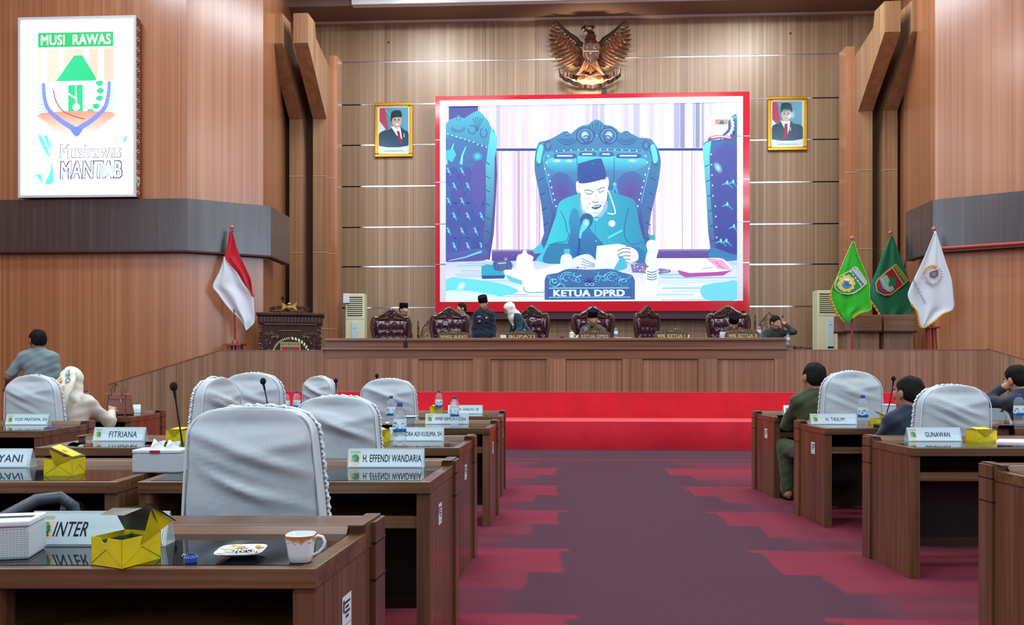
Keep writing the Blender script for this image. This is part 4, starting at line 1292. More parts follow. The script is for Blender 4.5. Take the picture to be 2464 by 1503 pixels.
# small white chair back seen past the GUNAWAN chair
p = cw(5.05, 0, 8.2)
t = thing('white_side_chair', 'white plastic chair top beyond the GUNAWAN chair', 'chair', p, YAW)
MB().tube([(-.25, 0, .80), (-.2, 0, .875), (-.12, 0, .885), (.12, 0, .885), (.2, 0, .875), (.25, 0, .80)], .022, 8).build('top_rail', mat('white_plastic', '#dfe6ee', .35), t, smooth=True)
MB().hexa([(-.25, -.02, .45), (.25, -.02, .45), (.25, .02, .45), (-.25, .02, .45)], [(-.23, -.02, .84), (.23, -.02, .84), (.23, .01, .84), (-.23, .01, .84)]).build('backrest', mat('pale_cane', '#8fa3a8', .6), t)
MB().box(-.25, .25, 0, .45, .41, .45).build('seat', mat('white_plastic', '#dfe6ee', .35), t, bevel=.01)
for x in (-.23, .2):
    for y in (.0, .41):
        MB().box(x, x + .03, y, y + .03, 0, .41).build('leg', mat('white_plastic', '#dfe6ee', .35), t)
# ================================================================== THE VIDEO WALL
YS = YB - .34
def vg(y0, c0, y1, c1):
    a, b = lin(c0), lin(c1)
    def f(u, v):
        t = min(1, max(0, (v - y0) / (y1 - y0)))
        return tuple(a[i] + (b[i] - a[i]) * t for i in range(3))
    return f
def hg(x0, c0, x1, c1):
    g = vg(x0, c0, x1, c1)
    return lambda u, v: g(v, u)
tl, br = onY(1048, 233, YS), onY(1803, 748, YS)
tr = onY(1803, 221, YS)
sx0, sx1, sz0, sz1 = tl.x, br.x, br.z, (tl.z + tr.z) / 2
scr = thing('video_wall', 'large video wall in a red and white frame showing a man in a black cap reading', 'screen', ((sx0 + sx1) / 2, YB - .02, sz0))
def S(v): return Vector(v) - scr.location
def sbox(m_, a, b, c, d, e, f): return m_.box(a - scr.location.x, b - scr.location.x, c - scr.location.y, d - scr.location.y, e - scr.location.z, f - scr.location.z)
ix0, ix1 = onY(1073, 400, YS).x, onY(1773, 400, YS).x
iz0, iz1 = onY(1400, 725, YS).z, onY(1400, 252, YS).z
wx0, wx1, wz1 = onY(1059, 400, YS).x, onY(1787, 400, YS).x, onY(1400, 238, YS).z
sbox(MB(), sx0 + .04, sx1 - .04, YS + .06, YB - .03, sz0 + .02, sz1 - .05).build('cabinet', M_BLACK, scr)
yf = YS - .03
rows_ = [sz0] + [z for z in ZROW if sz0 + .3 < z < sz1 - .2] + [sz1]
for i in range(len(rows_) - 1):
    a, b = rows_[i] + .012, rows_[i + 1] - .012
    if i == len(rows_) - 2: b = sz1
    if i == 0: a = sz0
    lo, hi = max(a, iz0 - .0), min(b, wz1)
    for q0, q1 in ((sx0, wx0), (wx1, sx1)):
        sbox(MB(), q0, q1, yf, YS + .05, a, b).build('red_frame_panel', M_RED, scr)
    for q0, q1 in ((wx0, ix0), (ix1, wx1)):
        sbox(MB(), q0, q1, yf, YS + .05, max(a, iz0 + .0), hi).build('white_frame_panel', M_WHITEG, scr)
    if i:
        for q0, q1 in ((sx0, ix0), (ix1, sx1)):
            sbox(MB(), q0, q1, yf - .004, YS + .04, a - .022, a - .004).build('frame_strip', M_CHROME, scr)
sbox(MB(), wx0, wx1, yf, YS + .05, wz1, sz1).build('red_frame_panel', M_RED, scr)
sbox(MB(), wx0, wx1, yf, YS + .05, sz0, iz0).build('red_frame_panel', M_RED, scr)
sbox(MB(), ix0, ix1, yf, YS + .05, iz1, wz1).build('white_frame_panel', M_WHITEG, scr)
sbox(MB(), sx0 + .9, sx1 - .1, YS + .0, YB - .1, sz0 - .17, sz0 - .001).build('under_shadow', mat('shadow_maroon', '#3a2030', .5), scr)  # dark maroon strip added as the shadow under the frame's bottom edge
o_, ex, ey = onY(1420, 490, YS), onY(1421, 490, YS) - onY(1420, 490, YS), onY(1420, 491, YS) - onY(1420, 490, YS)
def zfix(px, py):       # pixel of the photograph -> point of the screen plane, squared up
    p = onY(px, py, YS)
    x = (px - 1073) / 700 * (ix1 - ix0) + ix0
    ytop = 257 - (px - 1073) / 700 * 10
    z = iz0 + (725 - py) / (725 - ytop) * (iz1 - iz0)
    return x, z
def sfn(u, v, k):
    x, z = zfix(u, v)
    x = min(max(x, ix0), ix1); z = min(max(z, iz0), iz1)
    return Vector((x, YS - .0 - k * .00012, z)) - scr.location
def deepen(c):           # the camera-fed picture has deep blues and teals
    L = .3 * c[0] + .59 * c[1] + .11 * c[2]
    t = min(1, max(0, (.68 - L) / .38))
    return (c[0] * (1 - .58 * t), c[1] * (1 - .50 * t), c[2] * (1 - .42 * t))
A = Art(sfn); A.grade = deepen
rr = random.Random(3)
# veneered wall on the picture: pale stripes
A.rect(1073, 240, 1773, 640, vg(250, '#e6e4fb', 610, '#fbeefb'), nx=8, ny=8)
x = 1150
while x < 1773:
    w_ = rr.uniform(3, 16)
    c = rr.choice(['#ffffff', '#f6ecff', '#dcd6f7', '#e9defa', '#cfcdf3', '#f3f6ff', '#fdf3ff'])
    if x > 1610: c = rr.choice(['#c3c4ee', '#dcdff8', '#eef3ff', '#aeb2e8', '#ffffff'])
    A.rect(x, 240, min(x + w_, 1773), 356, c, same=x > 1151); x += w_ + rr.uniform(1, 12)
x = 1195
while x < 1710:
    w_ = rr.uniform(2, 9)
    A.rect(x, 361, x + w_, 604, rr.choice(['#ffffff', '#f2dcf4', '#e7cdee', '#fdf2fd', '#f9e3f6', '#dcb9e2']), same=x > 1196); x += w_ + rr.uniform(2, 14)
A.rect(1080, 240, 1151, 330, vg(250, '#4a4fc4', 330, '#6a7ae0'), nx=4, ny=3)
A.rect(1190, 357, 1700, 363, '#2b49b8')
A.rect(1185, 602, 1710, 628, vg(602, '#9a6fd8', 628, '#6f4fc0'), nx=4, ny=2)
A.rect(1185, 600, 1710, 604, '#a6a6e4')
# table top
A.rect(1073, 627, 1773, 725, vg(627, '#c5d4f0', 725, '#ffffff'), nx=6, ny=6)
for i in range(46):
    y = 631 + i * 2.05; x0_ = rr.uniform(1073, 1130) if i % 2 else rr.uniform(1560, 1640); x1_ = x0_ + rr.uniform(60, 210)
    A.rect(x0_, y, min(x1_, 1773), y + rr.uniform(.8, 2.2), rr.choice(['#7fe4f8', '#a9c6ea', '#62d8f5', '#9fd9ee', '#c4eefb']), same=i > 0)
A.curve([(1073, 672), (1110, 668), (1200, 680), (1250, 700), (1190, 712), (1073, 705)], '#6be9fb')
A.curve([(1073, 700), (1140, 700), (1230, 720), (1180, 725), (1073, 725)], '#d9fbff')
A.curve([(1690, 690), (1740, 680), (1773, 678), (1773, 722), (1700, 722)], '#74e3f6')
A.ell(1110, 688, 9, 14, '#f2ffff', '#7beafb', rot=40)
# shadow side of the table and the jacket's arm
# ---- left armchair
A.poly([(1073, 330), (1090, 325), (1130, 335), (1180, 352), (1190, 365), (1186, 430), (1182, 520), (1176, 610), (1073, 628)], vg(330, '#4aa0ee', 620, '#4b55c8'))
for i in range(14):      # tufts
    cx, cy = 1088 + (i % 3) * 33 + (14 if (i // 3) % 2 else 0), 425 + (i // 3) * 42
    if cx > 1168: continue
    A.ell(cx, cy, 17, 24, '#8062d4' if i % 2 else '#6a6ee0', '#466fdc', n=26, rot=12, same=i > 0)
for i in range(18):
    cx, cy = 1080 + (i % 3) * 33 + (14 if (i // 3) % 2 else 0), 412 + (i // 3) * 36
    if cx > 1165: continue
    A.line([(cx - 4, cy - 9), (cx + 2, cy), (cx + 5, cy + 10)], [5, 1], '#5fdcf9', same=i > 0)
    A.ell(cx, cy, 3.5, 4, '#b9f6ff', '#3fb8f4', n=10, same=True)
for a, b in (((1092, 345), (1084, 385)), ((1122, 352), (1110, 395)), ((1080, 372), (1074, 395))):
    A.line([a, ((a[0] + b[0]) / 2 - 3, (a[1] + b[1]) / 2), b], [2, 7], '#7ff0ff')
A.ell(1150, 376, 13, 12, '#3ff0ff', '#4a94ee', n=20)
A.poly([(1073, 380), (1073, 362), (1092, 358), (1098, 372), (1088, 390)], '#45dff6')
A.curve([(1140, 400), (1164, 390), (1166, 470), (1150, 500), (1136, 460)], '#7d6fe0')
# frame of the left chair
A.poly([(1073, 298), (1082, 288), (1098, 282), (1103, 276), (1110, 282), (1118, 285), (1132, 275), (1146, 268), (1152, 266), (1164, 276), (1176, 290), (1184, 308), (1190, 312), (1198, 335), (1196, 358), (1176, 357), (1150, 348), (1110, 338), (1073, 330)], vg(266, '#43d9f4', 355, '#3fb2ea'))
for i in range(5):
    A.line([(1150, 316), (1144 + i * 3.4, 298), (1138 + i * 6.5, 281 + abs(i - 2) * 2)], [.8, 2.2], '#2f7cc8', same=i > 0, smooth=4)
A.ring(1137, 312, 9, 10, 2.4, '#2a78c8', -120, 200); A.ring(1165, 320, 8, 11, 2.4, '#2a78c8', -60, 250, same=True); A.ring(1103, 304, 14, 10, 2, '#2f86d0', 10, 170); A.ring(1103, 304, 18, 14, 2, '#2f86d0', 10, 160, same=True)
A.ell(1104, 284, 6, 6, '#59e6fb', '#2f9de0', n=12)
A.line([(1076, 326), (1100, 334), (1130, 340), (1176, 355)], 1.6, '#244f9e')
for i in range(10):
    A.ell(1078 + i * 10.4, 322 + i * 3.3 + (2 if i > 6 else 0), 1.7, 1.9, '#dffcff', n=8, same=i > 0)
A.poly([(1184, 308), (1198, 332), (1196, 360), (1195, 460), (1188, 560), (1177, 604), (1160, 600), (1168, 540), (1171, 480), (1170, 400), (1176, 352)], vg(310, '#5ff3fb', 600, '#5a72cc'))
A.poly([(1196, 362), (1198, 420), (1190, 560), (1180, 625), (1170, 622), (1182, 560), (1190, 470), (1192, 380)], '#6a62c4')
for i in range(7):
    y = 384 + i * 33
    A.line([(1172 - i * .4, y + 6), (1180, y + 12)], 2, '#24509f', same=i > 0)
A.curve([(1073, 628), (1073, 612), (1110, 604), (1150, 597), (1172, 602), (1176, 616), (1165, 626), (1110, 628)], vg(598, '#5a8fe8', 628, '#7b5fd0'))
A.line([(1080, 626), (1120, 618), (1160, 604)], [2, 5], '#86d9f8')
# ---- centre armchair
frame_out = [(1290, 372), (1296, 350), (1302, 341), (1318, 338), (1336, 330), (1350, 322), (1362, 316), (1375, 322), (1388, 312), (1402, 303), (1418, 300), (1428, 292), (1438, 288), (1449, 292), (1458, 300), (1474, 303), (1486, 311), (1496, 320), (1508, 315), (1520, 321), (1540, 331), (1552, 332), (1568, 335), (1577, 345), (1585, 358), (1591, 378), (1592, 395), (1588, 430), (1580, 470), (1570, 510), (1562, 560), (1560, 620), (1315, 620), (1312, 560), (1306, 500), (1297, 450), (1289, 410)]
A.curve(frame_out, vg(290, '#3fb4ec', 620, '#5580d6'), 3)
A.curve([(1312, 375), (1322, 366), (1340, 363), (1440, 356), (1540, 360), (1556, 368), (1566, 385), (1560, 440), (1546, 500), (1536, 600), (1336, 600), (1330, 520), (1318, 450), (1311, 400)], vg(365, '#4fc4f2', 560, '#5b4fc4'), 4)
A.curve([(1316, 392), (1330, 380), (1380, 376), (1440, 378), (1500, 376), (1550, 382), (1558, 396), (1530, 410), (1500, 413), (1440, 408), (1380, 414), (1335, 412)], vg(376, '#4ff0fb', 414, '#3fb6ee'), 5)
for a, b, c, d in ((1335, 370, 1390, 379), (1396, 366, 1438, 372), (1444, 366, 1480, 374), (1486, 370, 1545, 378)):
    A.curve([(a, c and b + 6), (a + 6, b), (c - 6, b), (c, b + 5), (c - 5, d + 3), (a + 5, d + 3)], '#4c86da', 4)
    A.line([(a + 8, b + 5), (c - 10, b + 5)], 3.4, '#e4ffff')
for a in (1343, 1372, 1525):
    A.ell(a, 387, 11, 4, '#f4ffff', '#55eafa', n=16)
A.ell(1356, 466, 36, 52, '#8458c8', '#5590ea', n=30, rot=-10); A.ell(1518, 466, 40, 54, '#8a56c8', '#5590ea', n=30, rot=10)
A.line([(1391, 376), (1393, 420), (1390, 470)], 1.4, '#3458b8'); A.line([(1481, 378), (1480, 420), (1479, 450)], 1.4, '#3458b8')
A.ell(1482, 444, 6, 7, '#7ff6ff', '#2aa8ea'); A.line([(1482, 450), (1475, 470)], [5, 2], '#3fd4f6'); A.line([(1484, 450), (1490, 470)], [5, 2], '#3fd4f6')
# carved crest
for sg in (-1, 1):
    def m(x): return 1439 + sg * (x - 1439)
    for i in range(5):
        A.line([(m(1439 - 1 - i * 2), 330), (m(1436 - i * 5), 312 + i), (m(1437 - i * 9), 294 + i * 4)], [1, 2.2], '#2361b4', same=i > 0, smooth=4)
    A.ell(m(1411), 327, 21, 20, '#4aa6e8', '#4a86dc')
    A.ring(m(1411), 327, 21, 20, 2, '#2463b4'); A.ring(m(1411), 327, 17, 16, 1.6, '#63d2f6', same=True)
    A.ell(m(1410), 325, 9, 9, '#f4ffff', '#6ad4f8'); A.ring(m(1413), 335, 8, 8, 3, '#2f76c6', -140, 180); A.ell(m(1413), 336, 4, 4, '#4fa6ea')
    for i in range(3):
        A.ring(m(1368), 330, 12 + i * 6, 8 + i * 5, 2, '#2668ba', 20 if sg > 0 else 10, 165, same=i > 0)
    A.ell(m(1366), 322, 6, 6, '#5fc4f2', '#2d78ca')
    A.ell(m(1321), 350, 9, 12, '#58bdf0', '#3f8adc'); A.ring(m(1321), 350, 7, 10, 2, '#2463b4', 0, 300)
    A.line([(m(1318), 366), (m(1310), 380), (m(1313), 400), (m(1322), 440), (m(1333), 490)], 2, '#5fd2f6', smooth=4)
    for i in range(6):
        y = 392 + i * 36
        A.line([(m(1294 + i * 4), y + 6), (m(1306 + i * 4), y - 1)], 2, '#2450a0', same=i > 0)
    for i in range(9):
        A.ell(m(1312 + i * 3.6 if i > 2 else 1322 - i * 4), 376 + i * 15, 1.8, 2.4, '#e4ffff', n=8, same=i > 0)
    A.curve([(m(1293), 384), (m(1300), 350), (m(1310), 352), (m(1306), 376), (m(1302), 394)], '#6af0fb', 4)
A.ell(1439, 327, 5, 5, '#6fd9f8', '#2f86d0')
A.line([(1335, 366), (1380, 361), (1440, 359), (1500, 361), (1545, 364)], 1.6, '#234c9c')
for i in range(12):
    A.ell(1342 + i * 17.5, 364 - 4 * math.sin(i / 11 * PI), 1.8, 1.8, '#eaffff', n=8, same=i > 0)
# ---- right armchair
A.poly([(1694, 345), (1706, 338), (1740, 336), (1773, 334), (1773, 626), (1735, 624), (1712, 610), (1706, 560), (1702, 480), (1697, 400)], vg(340, '#3f9ae6', 620, '#3f55c4'))
A.curve([(1716, 370), (1773, 352), (1773, 600), (1730, 600), (1722, 500), (1714, 420)], vg(360, '#6a72e0', 600, '#4552c4'), 4)
A.poly([(1692, 360), (1697, 345), (1712, 340), (1708, 380), (1710, 470), (1718, 560), (1724, 604), (1712, 612), (1705, 560), (1700, 470)], vg(345, '#6ff2fb', 600, '#5f7ad2'))
A.curve([(1742, 300), (1752, 292), (1760, 282), (1773, 280), (1773, 345), (1745, 345), (1730, 342), (1738, 325)], '#2f8fdc', 4)
for i in range(4):
    A.line([(1746 + i * 6, 340), (1752 + i * 5, 318), (1766, 300 + i * 8)], [1.6, 2.6], '#1f5cb0', same=i > 0, smooth=4)
A.ell(1770, 283, 8, 4, '#42dcf4')
A.ell(1728, 404, 9, 16, '#aefaff', '#4a86e2', rot=-30)
for cx, cy in ((1750, 440), (1764, 438), (1750, 492), (1748, 580), (1766, 545), (1735, 580)):
    A.line([(cx - 12, cy + 6), (cx, cy)], [2, 4], '#55d6f8'); A.line([(cx, cy), (cx + 13, cy + 14)], [5, 2], '#3fc0f4'); A.ell(cx, cy, 3, 6, '#b9fbff', '#3fc6f4', n=10)
for i in range(6):
    A.line([(1697 + i * 3, 402 + i * 36), (1706 + i * 3, 398 + i * 36)], 2, '#24509f', same=i > 0)
for i in range(9):
    A.ell(1712 + (i if i < 5 else 5 + i), 372 + i * 25, 1.7, 2.2, '#e0fcff', n=8, same=i > 0)
A.curve([(1708, 600), (1722, 598), (1760, 612), (1773, 614), (1773, 627), (1712, 627)], '#3fa6e8', 4)
# on-screen logo
A.ring(1735, 302, 27, 30, 6, '#ffffff', 100, 270)
for i in range(11):
    a = math.radians(-80 + i * 16)
    A.ell(1735 + 28 * math.cos(a), 302 + 30 * math.sin(a), 6, 3.4, '#ffffff', n=8, rot=math.degrees(a) + 60, same=i > 0)
A.poly([(1720, 280), (1752, 280), (1752, 312), (1736, 328), (1720, 312)], '#f4f8f4'); A.rect(1721, 288, 1751, 300, '#f2a9a4'); A.poly([(1730, 300), (1734, 291), (1740, 291), (1744, 300)], '#1fae98')
A.curve([(1704, 335), (1716, 328), (1735, 326), (1754, 328), (1766, 334), (1762, 338), (1735, 334), (1708, 338)], '#ef3f8c', 4); A.line([(1712, 332), (1735, 329), (1758, 332)], 4, '#ffd9ee', smooth=4)
# ---- the man
jk = [(1344, 500), (1350, 486), (1366, 476), (1390, 468), (1402, 462), (1412, 500), (1438, 520), (1462, 500), (1468, 458), (1486, 466), (1512, 474), (1528, 482), (1534, 500), (1541, 540), (1552, 580), (1560, 618), (1556, 632), (1310, 632), (1309, 606), (1318, 584), (1330, 548), (1340, 520)]
A.curve(jk, hg(1310, '#26e3f4', 1560, '#1fb8e6'), 3)
A.curve([(1375, 560), (1372, 530), (1384, 500), (1410, 530), (1430, 560), (1470, 610), (1440, 632), (1380, 632), (1366, 600)], vg(520, '#28b9ec', 630, '#1f86e0'), 5)
A.curve([(1352, 585), (1372, 590), (1384, 620), (1376, 632), (1312, 632), (1316, 602), (1330, 588)], '#1fa8e0', 4)
A.line([(1320, 590), (1345, 583), (1366, 580), (1372, 560)], 1.8, '#0f7cc0', smooth=4)
A.line([(1352, 508), (1362, 530), (1368, 560)], 1.8, '#0f86c4', smooth=4)
A.line([(1516, 500), (1508, 530), (1505, 565), (1520, 588), (1548, 584)], 2, '#1086c4', smooth=4)
A.curve([(1470, 590), (1510, 592), (1548, 600), (1556, 630), (1530, 632), (1500, 612), (1476, 606)], '#1fa4e2', 4)
# face
A.curve([(1390, 450), (1389, 440), (1393, 436), (1397, 442), (1399, 470), (1404, 500), (1418, 516), (1432, 522), (1448, 514), (1460, 494), (1464, 470), (1466, 442), (1466, 425), (1460, 432), (1400, 436)], vg(430, '#fdf7ff', 520, '#dff0ff'), 4)
A.ell(1463, 440, 5, 14, '#f6efff'); A.ell(1394, 452, 5, 13, '#efe4fb')
A.curve([(1396, 470), (1402, 498), (1418, 514), (1430, 520), (1418, 522), (1402, 506)], '#b4d4f4', 4)
A.curve([(1452, 506), (1462, 480), (1464, 500), (1450, 522), (1440, 520)], '#a9cdf2', 4)
A.curve([(1394, 398), (1396, 394), (1430, 384), (1448, 382), (1453, 390), (1462, 424), (1452, 432), (1420, 440), (1398, 441), (1394, 430)], vg(384, '#1272d8', 440, '#1160c8'), 4)
A.ell(1430, 394, 6, 2, '#4fb2f4', '#1272d8')
A.line([(1408, 459), (1418, 457), (1430, 462)], 2.2, '#7fa9d8', smooth=3); A.line([(1440, 458), (1452, 452), (1458, 452)], 2.4, '#7fa9d8', smooth=3)
A.line([(1412, 464), (1420, 468), (1430, 464)], 1.8, '#5a86c4', smooth=3); A.line([(1442, 461), (1448, 463), (1456, 458)], 1.8, '#5a86c4', smooth=3)
A.line([(1436, 466), (1440, 482), (1432, 486), (1426, 483)], 1.2, '#b6cbe8', smooth=3); A.line([(1428, 486), (1438, 488), (1444, 484)], 1.8, '#7f9ed0', smooth=3)
A.curve([(1426, 500), (1436, 494), (1450, 494), (1446, 500), (1436, 504)], '#4f7fb8', 4); A.line([(1430, 498), (1446, 496)], 2, '#f2ffff')
A.line([(1424, 488), (1419, 496), (1420, 502)], 1, '#a4c0e4', smooth=3); A.line([(1449, 484), (1456, 492), (1454, 500)], 1, '#a4c0e4', smooth=3)
A.line([(1430, 512), (1438, 514), (1446, 511)], 1.4, '#9fc0e6')
# collar piping, buttons, badge, pocket
A.line([(1400, 466), (1397, 500), (1399, 522), (1410, 512)], 2.4, '#c4b79a', smooth=3)
A.line([(1466, 458), (1476, 485), (1483, 514), (1464, 513)], 3.2, '#e4f4e0', smooth=3)
A.poly([(1430, 526), (1444, 526), (1438, 533)], '#5ff2fb')
for y in (550, 580):
    A.ell(1437, y, 3, 3, '#7ff6ff', '#1f9fe0')
A.ell(1475, 538, 8, 8, '#ffffff', '#e9f6ff'); A.poly([(1464, 571), (1498, 553), (1502, 556), (1466, 575)], '#59ecf8')
A.line([(1436, 540), (1434, 600)], 1, '#1894cc')
# microphone
A.curve([(1400, 524), (1410, 514), (1424, 516), (1430, 528), (1424, 544), (1410, 550), (1400, 540)], '#1286c8', 4)
A.curve([(1404, 536), (1410, 527), (1420, 530), (1421, 540), (1412, 552), (1404, 560), (1400, 575), (1396, 565)], '#5fe8f4', 4)
A.ell(1413, 537, 7, 9, '#d9ffff', '#5fe2f6')
A.line([(1398, 575), (1394, 610), (1393, 645)], 5, '#1c62b8'); A.line([(1398, 580), (1402, 610), (1410, 645)], 1.6, '#2f7ac4', smooth=3)
# hands and paper
A.curve([(1376, 628), (1394, 616), (1420, 612), (1436, 628), (1432, 640), (1400, 642), (1380, 640)], '#e6f0ff', 4)
for i in range(3):
    A.line([(1402, 622 + i * 7), (1420, 630 + i * 5), (1434, 636 + i * 2)], 1.4, '#5f94d4', same=i > 0, smooth=3)
A.poly([(1439, 592), (1458, 590), (1490, 587), (1508, 591), (1505, 605), (1488, 612), (1500, 640), (1492, 650), (1434, 648)], vg(590, '#ffffff', 650, '#dffbff'))
A.curve([(1506, 594), (1522, 596), (1536, 606), (1538, 624), (1524, 632), (1510, 630), (1490, 612), (1494, 602)], '#f1eaff', 4)
for i in range(4):
    A.line([(1488 + i * 3, 604 + i * 8), (1504, 598 + i * 9), (1520, 600 + i * 8)], 1.6, '#3f64b0', same=i > 0, smooth=3)
A.curve([(1486, 636), (1500, 618), (1512, 640), (1500, 650), (1480, 650)], '#4fd4f0', 4)
# things on the pictured table
A.poly([(1160, 640), (1172, 635), (1215, 640), (1218, 664), (1160, 664)], '#23c8ea'); A.poly([(1160, 662), (1217, 662), (1215, 671), (1162, 671)], '#2f5fc0'); A.line([(1162, 671), (1216, 670)], 1.4, '#dfeeff')
A.curve([(1190, 628), (1230, 628), (1232, 648), (1194, 650)], '#7488c8', 3)
for x_ in (1193, 1200, 1222, 1229):
    A.line([(x_, 627), (x_ + 1, 650)], 2.6, '#4f6cb4', same=x_ > 1193); 
A.ell(1219, 623, 5, 5, '#c4aee4', '#9a8ed0'); A.line([(1200, 633), (1220, 632)], 3, '#b4d4f6')
A.curve([(1214, 655), (1225, 648), (1290, 650), (1345, 636), (1360, 640), (1350, 660), (1290, 668), (1262, 680), (1230, 672)], '#ffffff', 4)
A.curve([(1220, 660), (1240, 668), (1262, 676), (1262, 684), (1230, 676)], '#6fdcf2', 4)
A.curve([(1246, 618), (1258, 610), (1262, 602), (1268, 602), (1272, 610), (1286, 618), (1284, 630), (1288, 660), (1246, 662)], '#ffffff', 4)
A.line([(1247, 618), (1266, 614), (1285, 618)], 1, '#bfeaf4'); A.line([(1286, 606), (1310, 596)], [10, 26], '#45d8f0')
A.curve([(1260, 666), (1282, 658), (1330, 660), (1334, 700), (1272, 704), (1262, 692)], '#fdffff', 4)
A.line([(1262, 690), (1268, 702), (1300, 703), (1316, 701)], 2, '#5fbcd8', smooth=3)
A.curve([(1352, 640), (1353, 618), (1360, 612), (1374, 612), (1380, 622), (1380, 640), (1368, 650)], '#e4fbff', 4); A.rect(1360, 599, 1374, 611, '#5fd8e4')
A.poly([(1520, 636), (1560, 632), (1616, 640), (1615, 656), (1588, 660), (1524, 656)], '#a994d8')
for i in range(26):
    A.ell(1528 + (i * 13) % 84, 638 + (i * 7) % 17, 2.2, 1.2, rr.choice(['#ffffff', '#6a4fb0', '#f4e4ff']), n=6, same=i > 0)
A.curve([(1555, 624), (1575, 622), (1640, 622), (1700, 622), (1740, 624), (1758, 650), (1700, 656), (1650, 654), (1590, 646), (1562, 640)], '#fffaff', 3)
A.poly([(1632, 650), (1660, 658), (1715, 656), (1760, 652), (1740, 664), (1650, 668), (1636, 660)], '#ec5fc8')
A.poly([(1700, 622), (1738, 626), (1761, 652), (1728, 648)], '#f6b0e4'); A.line([(1690, 648), (1716, 644)], 1.2, '#8f9fd8'); A.line([(1722, 630), (1732, 642), (1742, 646)], 1.4, '#e04fb0')
A.curve([(1557, 590), (1562, 580), (1574, 578), (1584, 588), (1586, 604), (1582, 620), (1586, 640), (1560, 640), (1556, 620), (1560, 606)], '#e9ffff', 4)
A.rect(1565, 566, 1578, 578, '#3fd0c4'); A.line([(1560, 605), (1582, 603)], 1, '#8fdce4')
for i in range(4):
    A.line([(1558, 652 + i * 6), (1570, 655 + i * 6), (1584, 651 + i * 6)], 2.4, '#3fa6b8', same=i > 0, smooth=3)
A.curve([(1557, 645), (1585, 645), (1583, 690), (1560, 692)], '#f1ffff', 2, same=False); 
for i in range(4):
    A.line([(1559, 653 + i * 6), (1571, 656 + i * 6), (1583, 652 + i * 6)], 2.4, '#58b4c4', same=i > 0, smooth=3)
# carved name board on the picture
A.poly([(1313, 721)] + smooth_pts([(1313, 674), (1320, 661), (1345, 656), (1370, 647), (1420, 649), (1470, 647), (1500, 656), (1522, 662), (1530, 675)], 4, False) + [(1530, 721)], vg(650, '#4f94de', 720, '#4f7fd2'))
for sg in (-1, 1):
    def m(x): return 1421 + sg * (x - 1421)
    for cx, cy, r, a0, a1 in ((1368, 668, 16, 150, 360), (1368, 668, 10, 90, 330), (1338, 680, 12, 0, 250), (1338, 676, 6, 0, 300), (1392, 660, 8, 0, 220), (1398, 672, 10, 90, 300), (1352, 690, 9, 180, 400)):
        A.ring(m(cx), cy, r, r * .8, 2.4, '#7ff0fb', a0, a1, n=16, same=True); A.ring(m(cx) + 1.5, cy + 1.8, r, r * .8, 1.2, '#1f5fb4', a0, a1, n=16, same=True)
    for i in range(12):
        A.line([(m(1322 + i * 8), 664 + (i * 5) % 14), (m(1328 + i * 8), 672 + (i * 7) % 14)], [3, .6], '#66e6fa', same=True)
for i in range(5):
    a = math.radians(-150 + i * 30)
    A.line([(1421, 688), (1421 + 10 * math.cos(a), 684 + 12 * math.sin(a)), (1421 + 17 * math.cos(a), 684 + 20 * math.sin(a))], [9, 1], '#5a50b4', same=i > 0)
A.ring(1416, 684, 5, 3, 1.5, '#7ff0fb'); A.ring(1427, 684, 5, 3, 1.5, '#7ff0fb', same=True)
A.rect(1321, 692, 1522, 716, '#4a78cc'); A.rect(1323, 692, 1516, 694, '#8ff0fb'); A.rect(1323, 714, 1520, 716, '#6fe4f8', same=True)
A.text('KETUA DPRD', 1334, 697, 1506, 713, '#e0ffff', bold=.035)
A.build('picture', paint_mat('led_picture', 1.0), scr)

# ================================================================== EMBLEM ABOVE THE SCREEN
M_BRONZE = mat('bronze', '#7d5642', .36, .85, noise=(14, .45))
M_BRONZE_D = mat('bronze_dark', '#2f1d1a', .42, .7)
YE = YB - .12
ec = onY(1419, 150, YE)
g = thing('eagle_emblem', 'bronze eagle emblem with spread wings above the video wall', 'emblem', (ec.x, YB - .03, ec.z))
def E(px, py, dy=0.0):
    p = onY(px, py, YE) - onY(1419, 150, YE)
    return Vector((p.x, -.22 - dy, p.z))
def feather(m_, a, b, w, dy=0.0, bend=0.0):
    a, b = Vector(a), Vector(b); L_ = (b - a); n_ = Vector((-L_.z, 0, L_.x)).normalized()
    k_ = 6; vs = []
    for i in range(k_ + 1):
        f_ = i / k_; c_ = a + L_ * f_ + n_ * bend * math.sin(f_ * PI)
        ww = w * (.55 + .45 * math.sin(min(1, f_ * 1.3) * PI / 2)) * (1 if f_ < .86 else .32)
        vs += [c_ - n_ * ww, c_ + Vector((0, -.016, 0)), c_ + n_ * ww, c_ + Vector((0, .01, 0))]
    fs = []
    for i in range(k_):
        for j in range(4):
            fs.append((i * 4 + j, i * 4 + (j + 1) % 4, i * 4 + 4 + (j + 1) % 4, i * 4 + 4 + j))
    fs += [(3, 2, 1, 0), tuple(k_ * 4 + j for j in range(4))]
    m_.add(vs, fs)
tips = [(1333, 57), (1327, 66), (1323, 77), (1321, 88), (1320, 100), (1322, 112), (1325, 124), (1329, 136), (1335, 146), (1343, 154), (1352, 160), (1362, 164), (1373, 166), (1384, 166), (1394, 164), (1402, 160)]
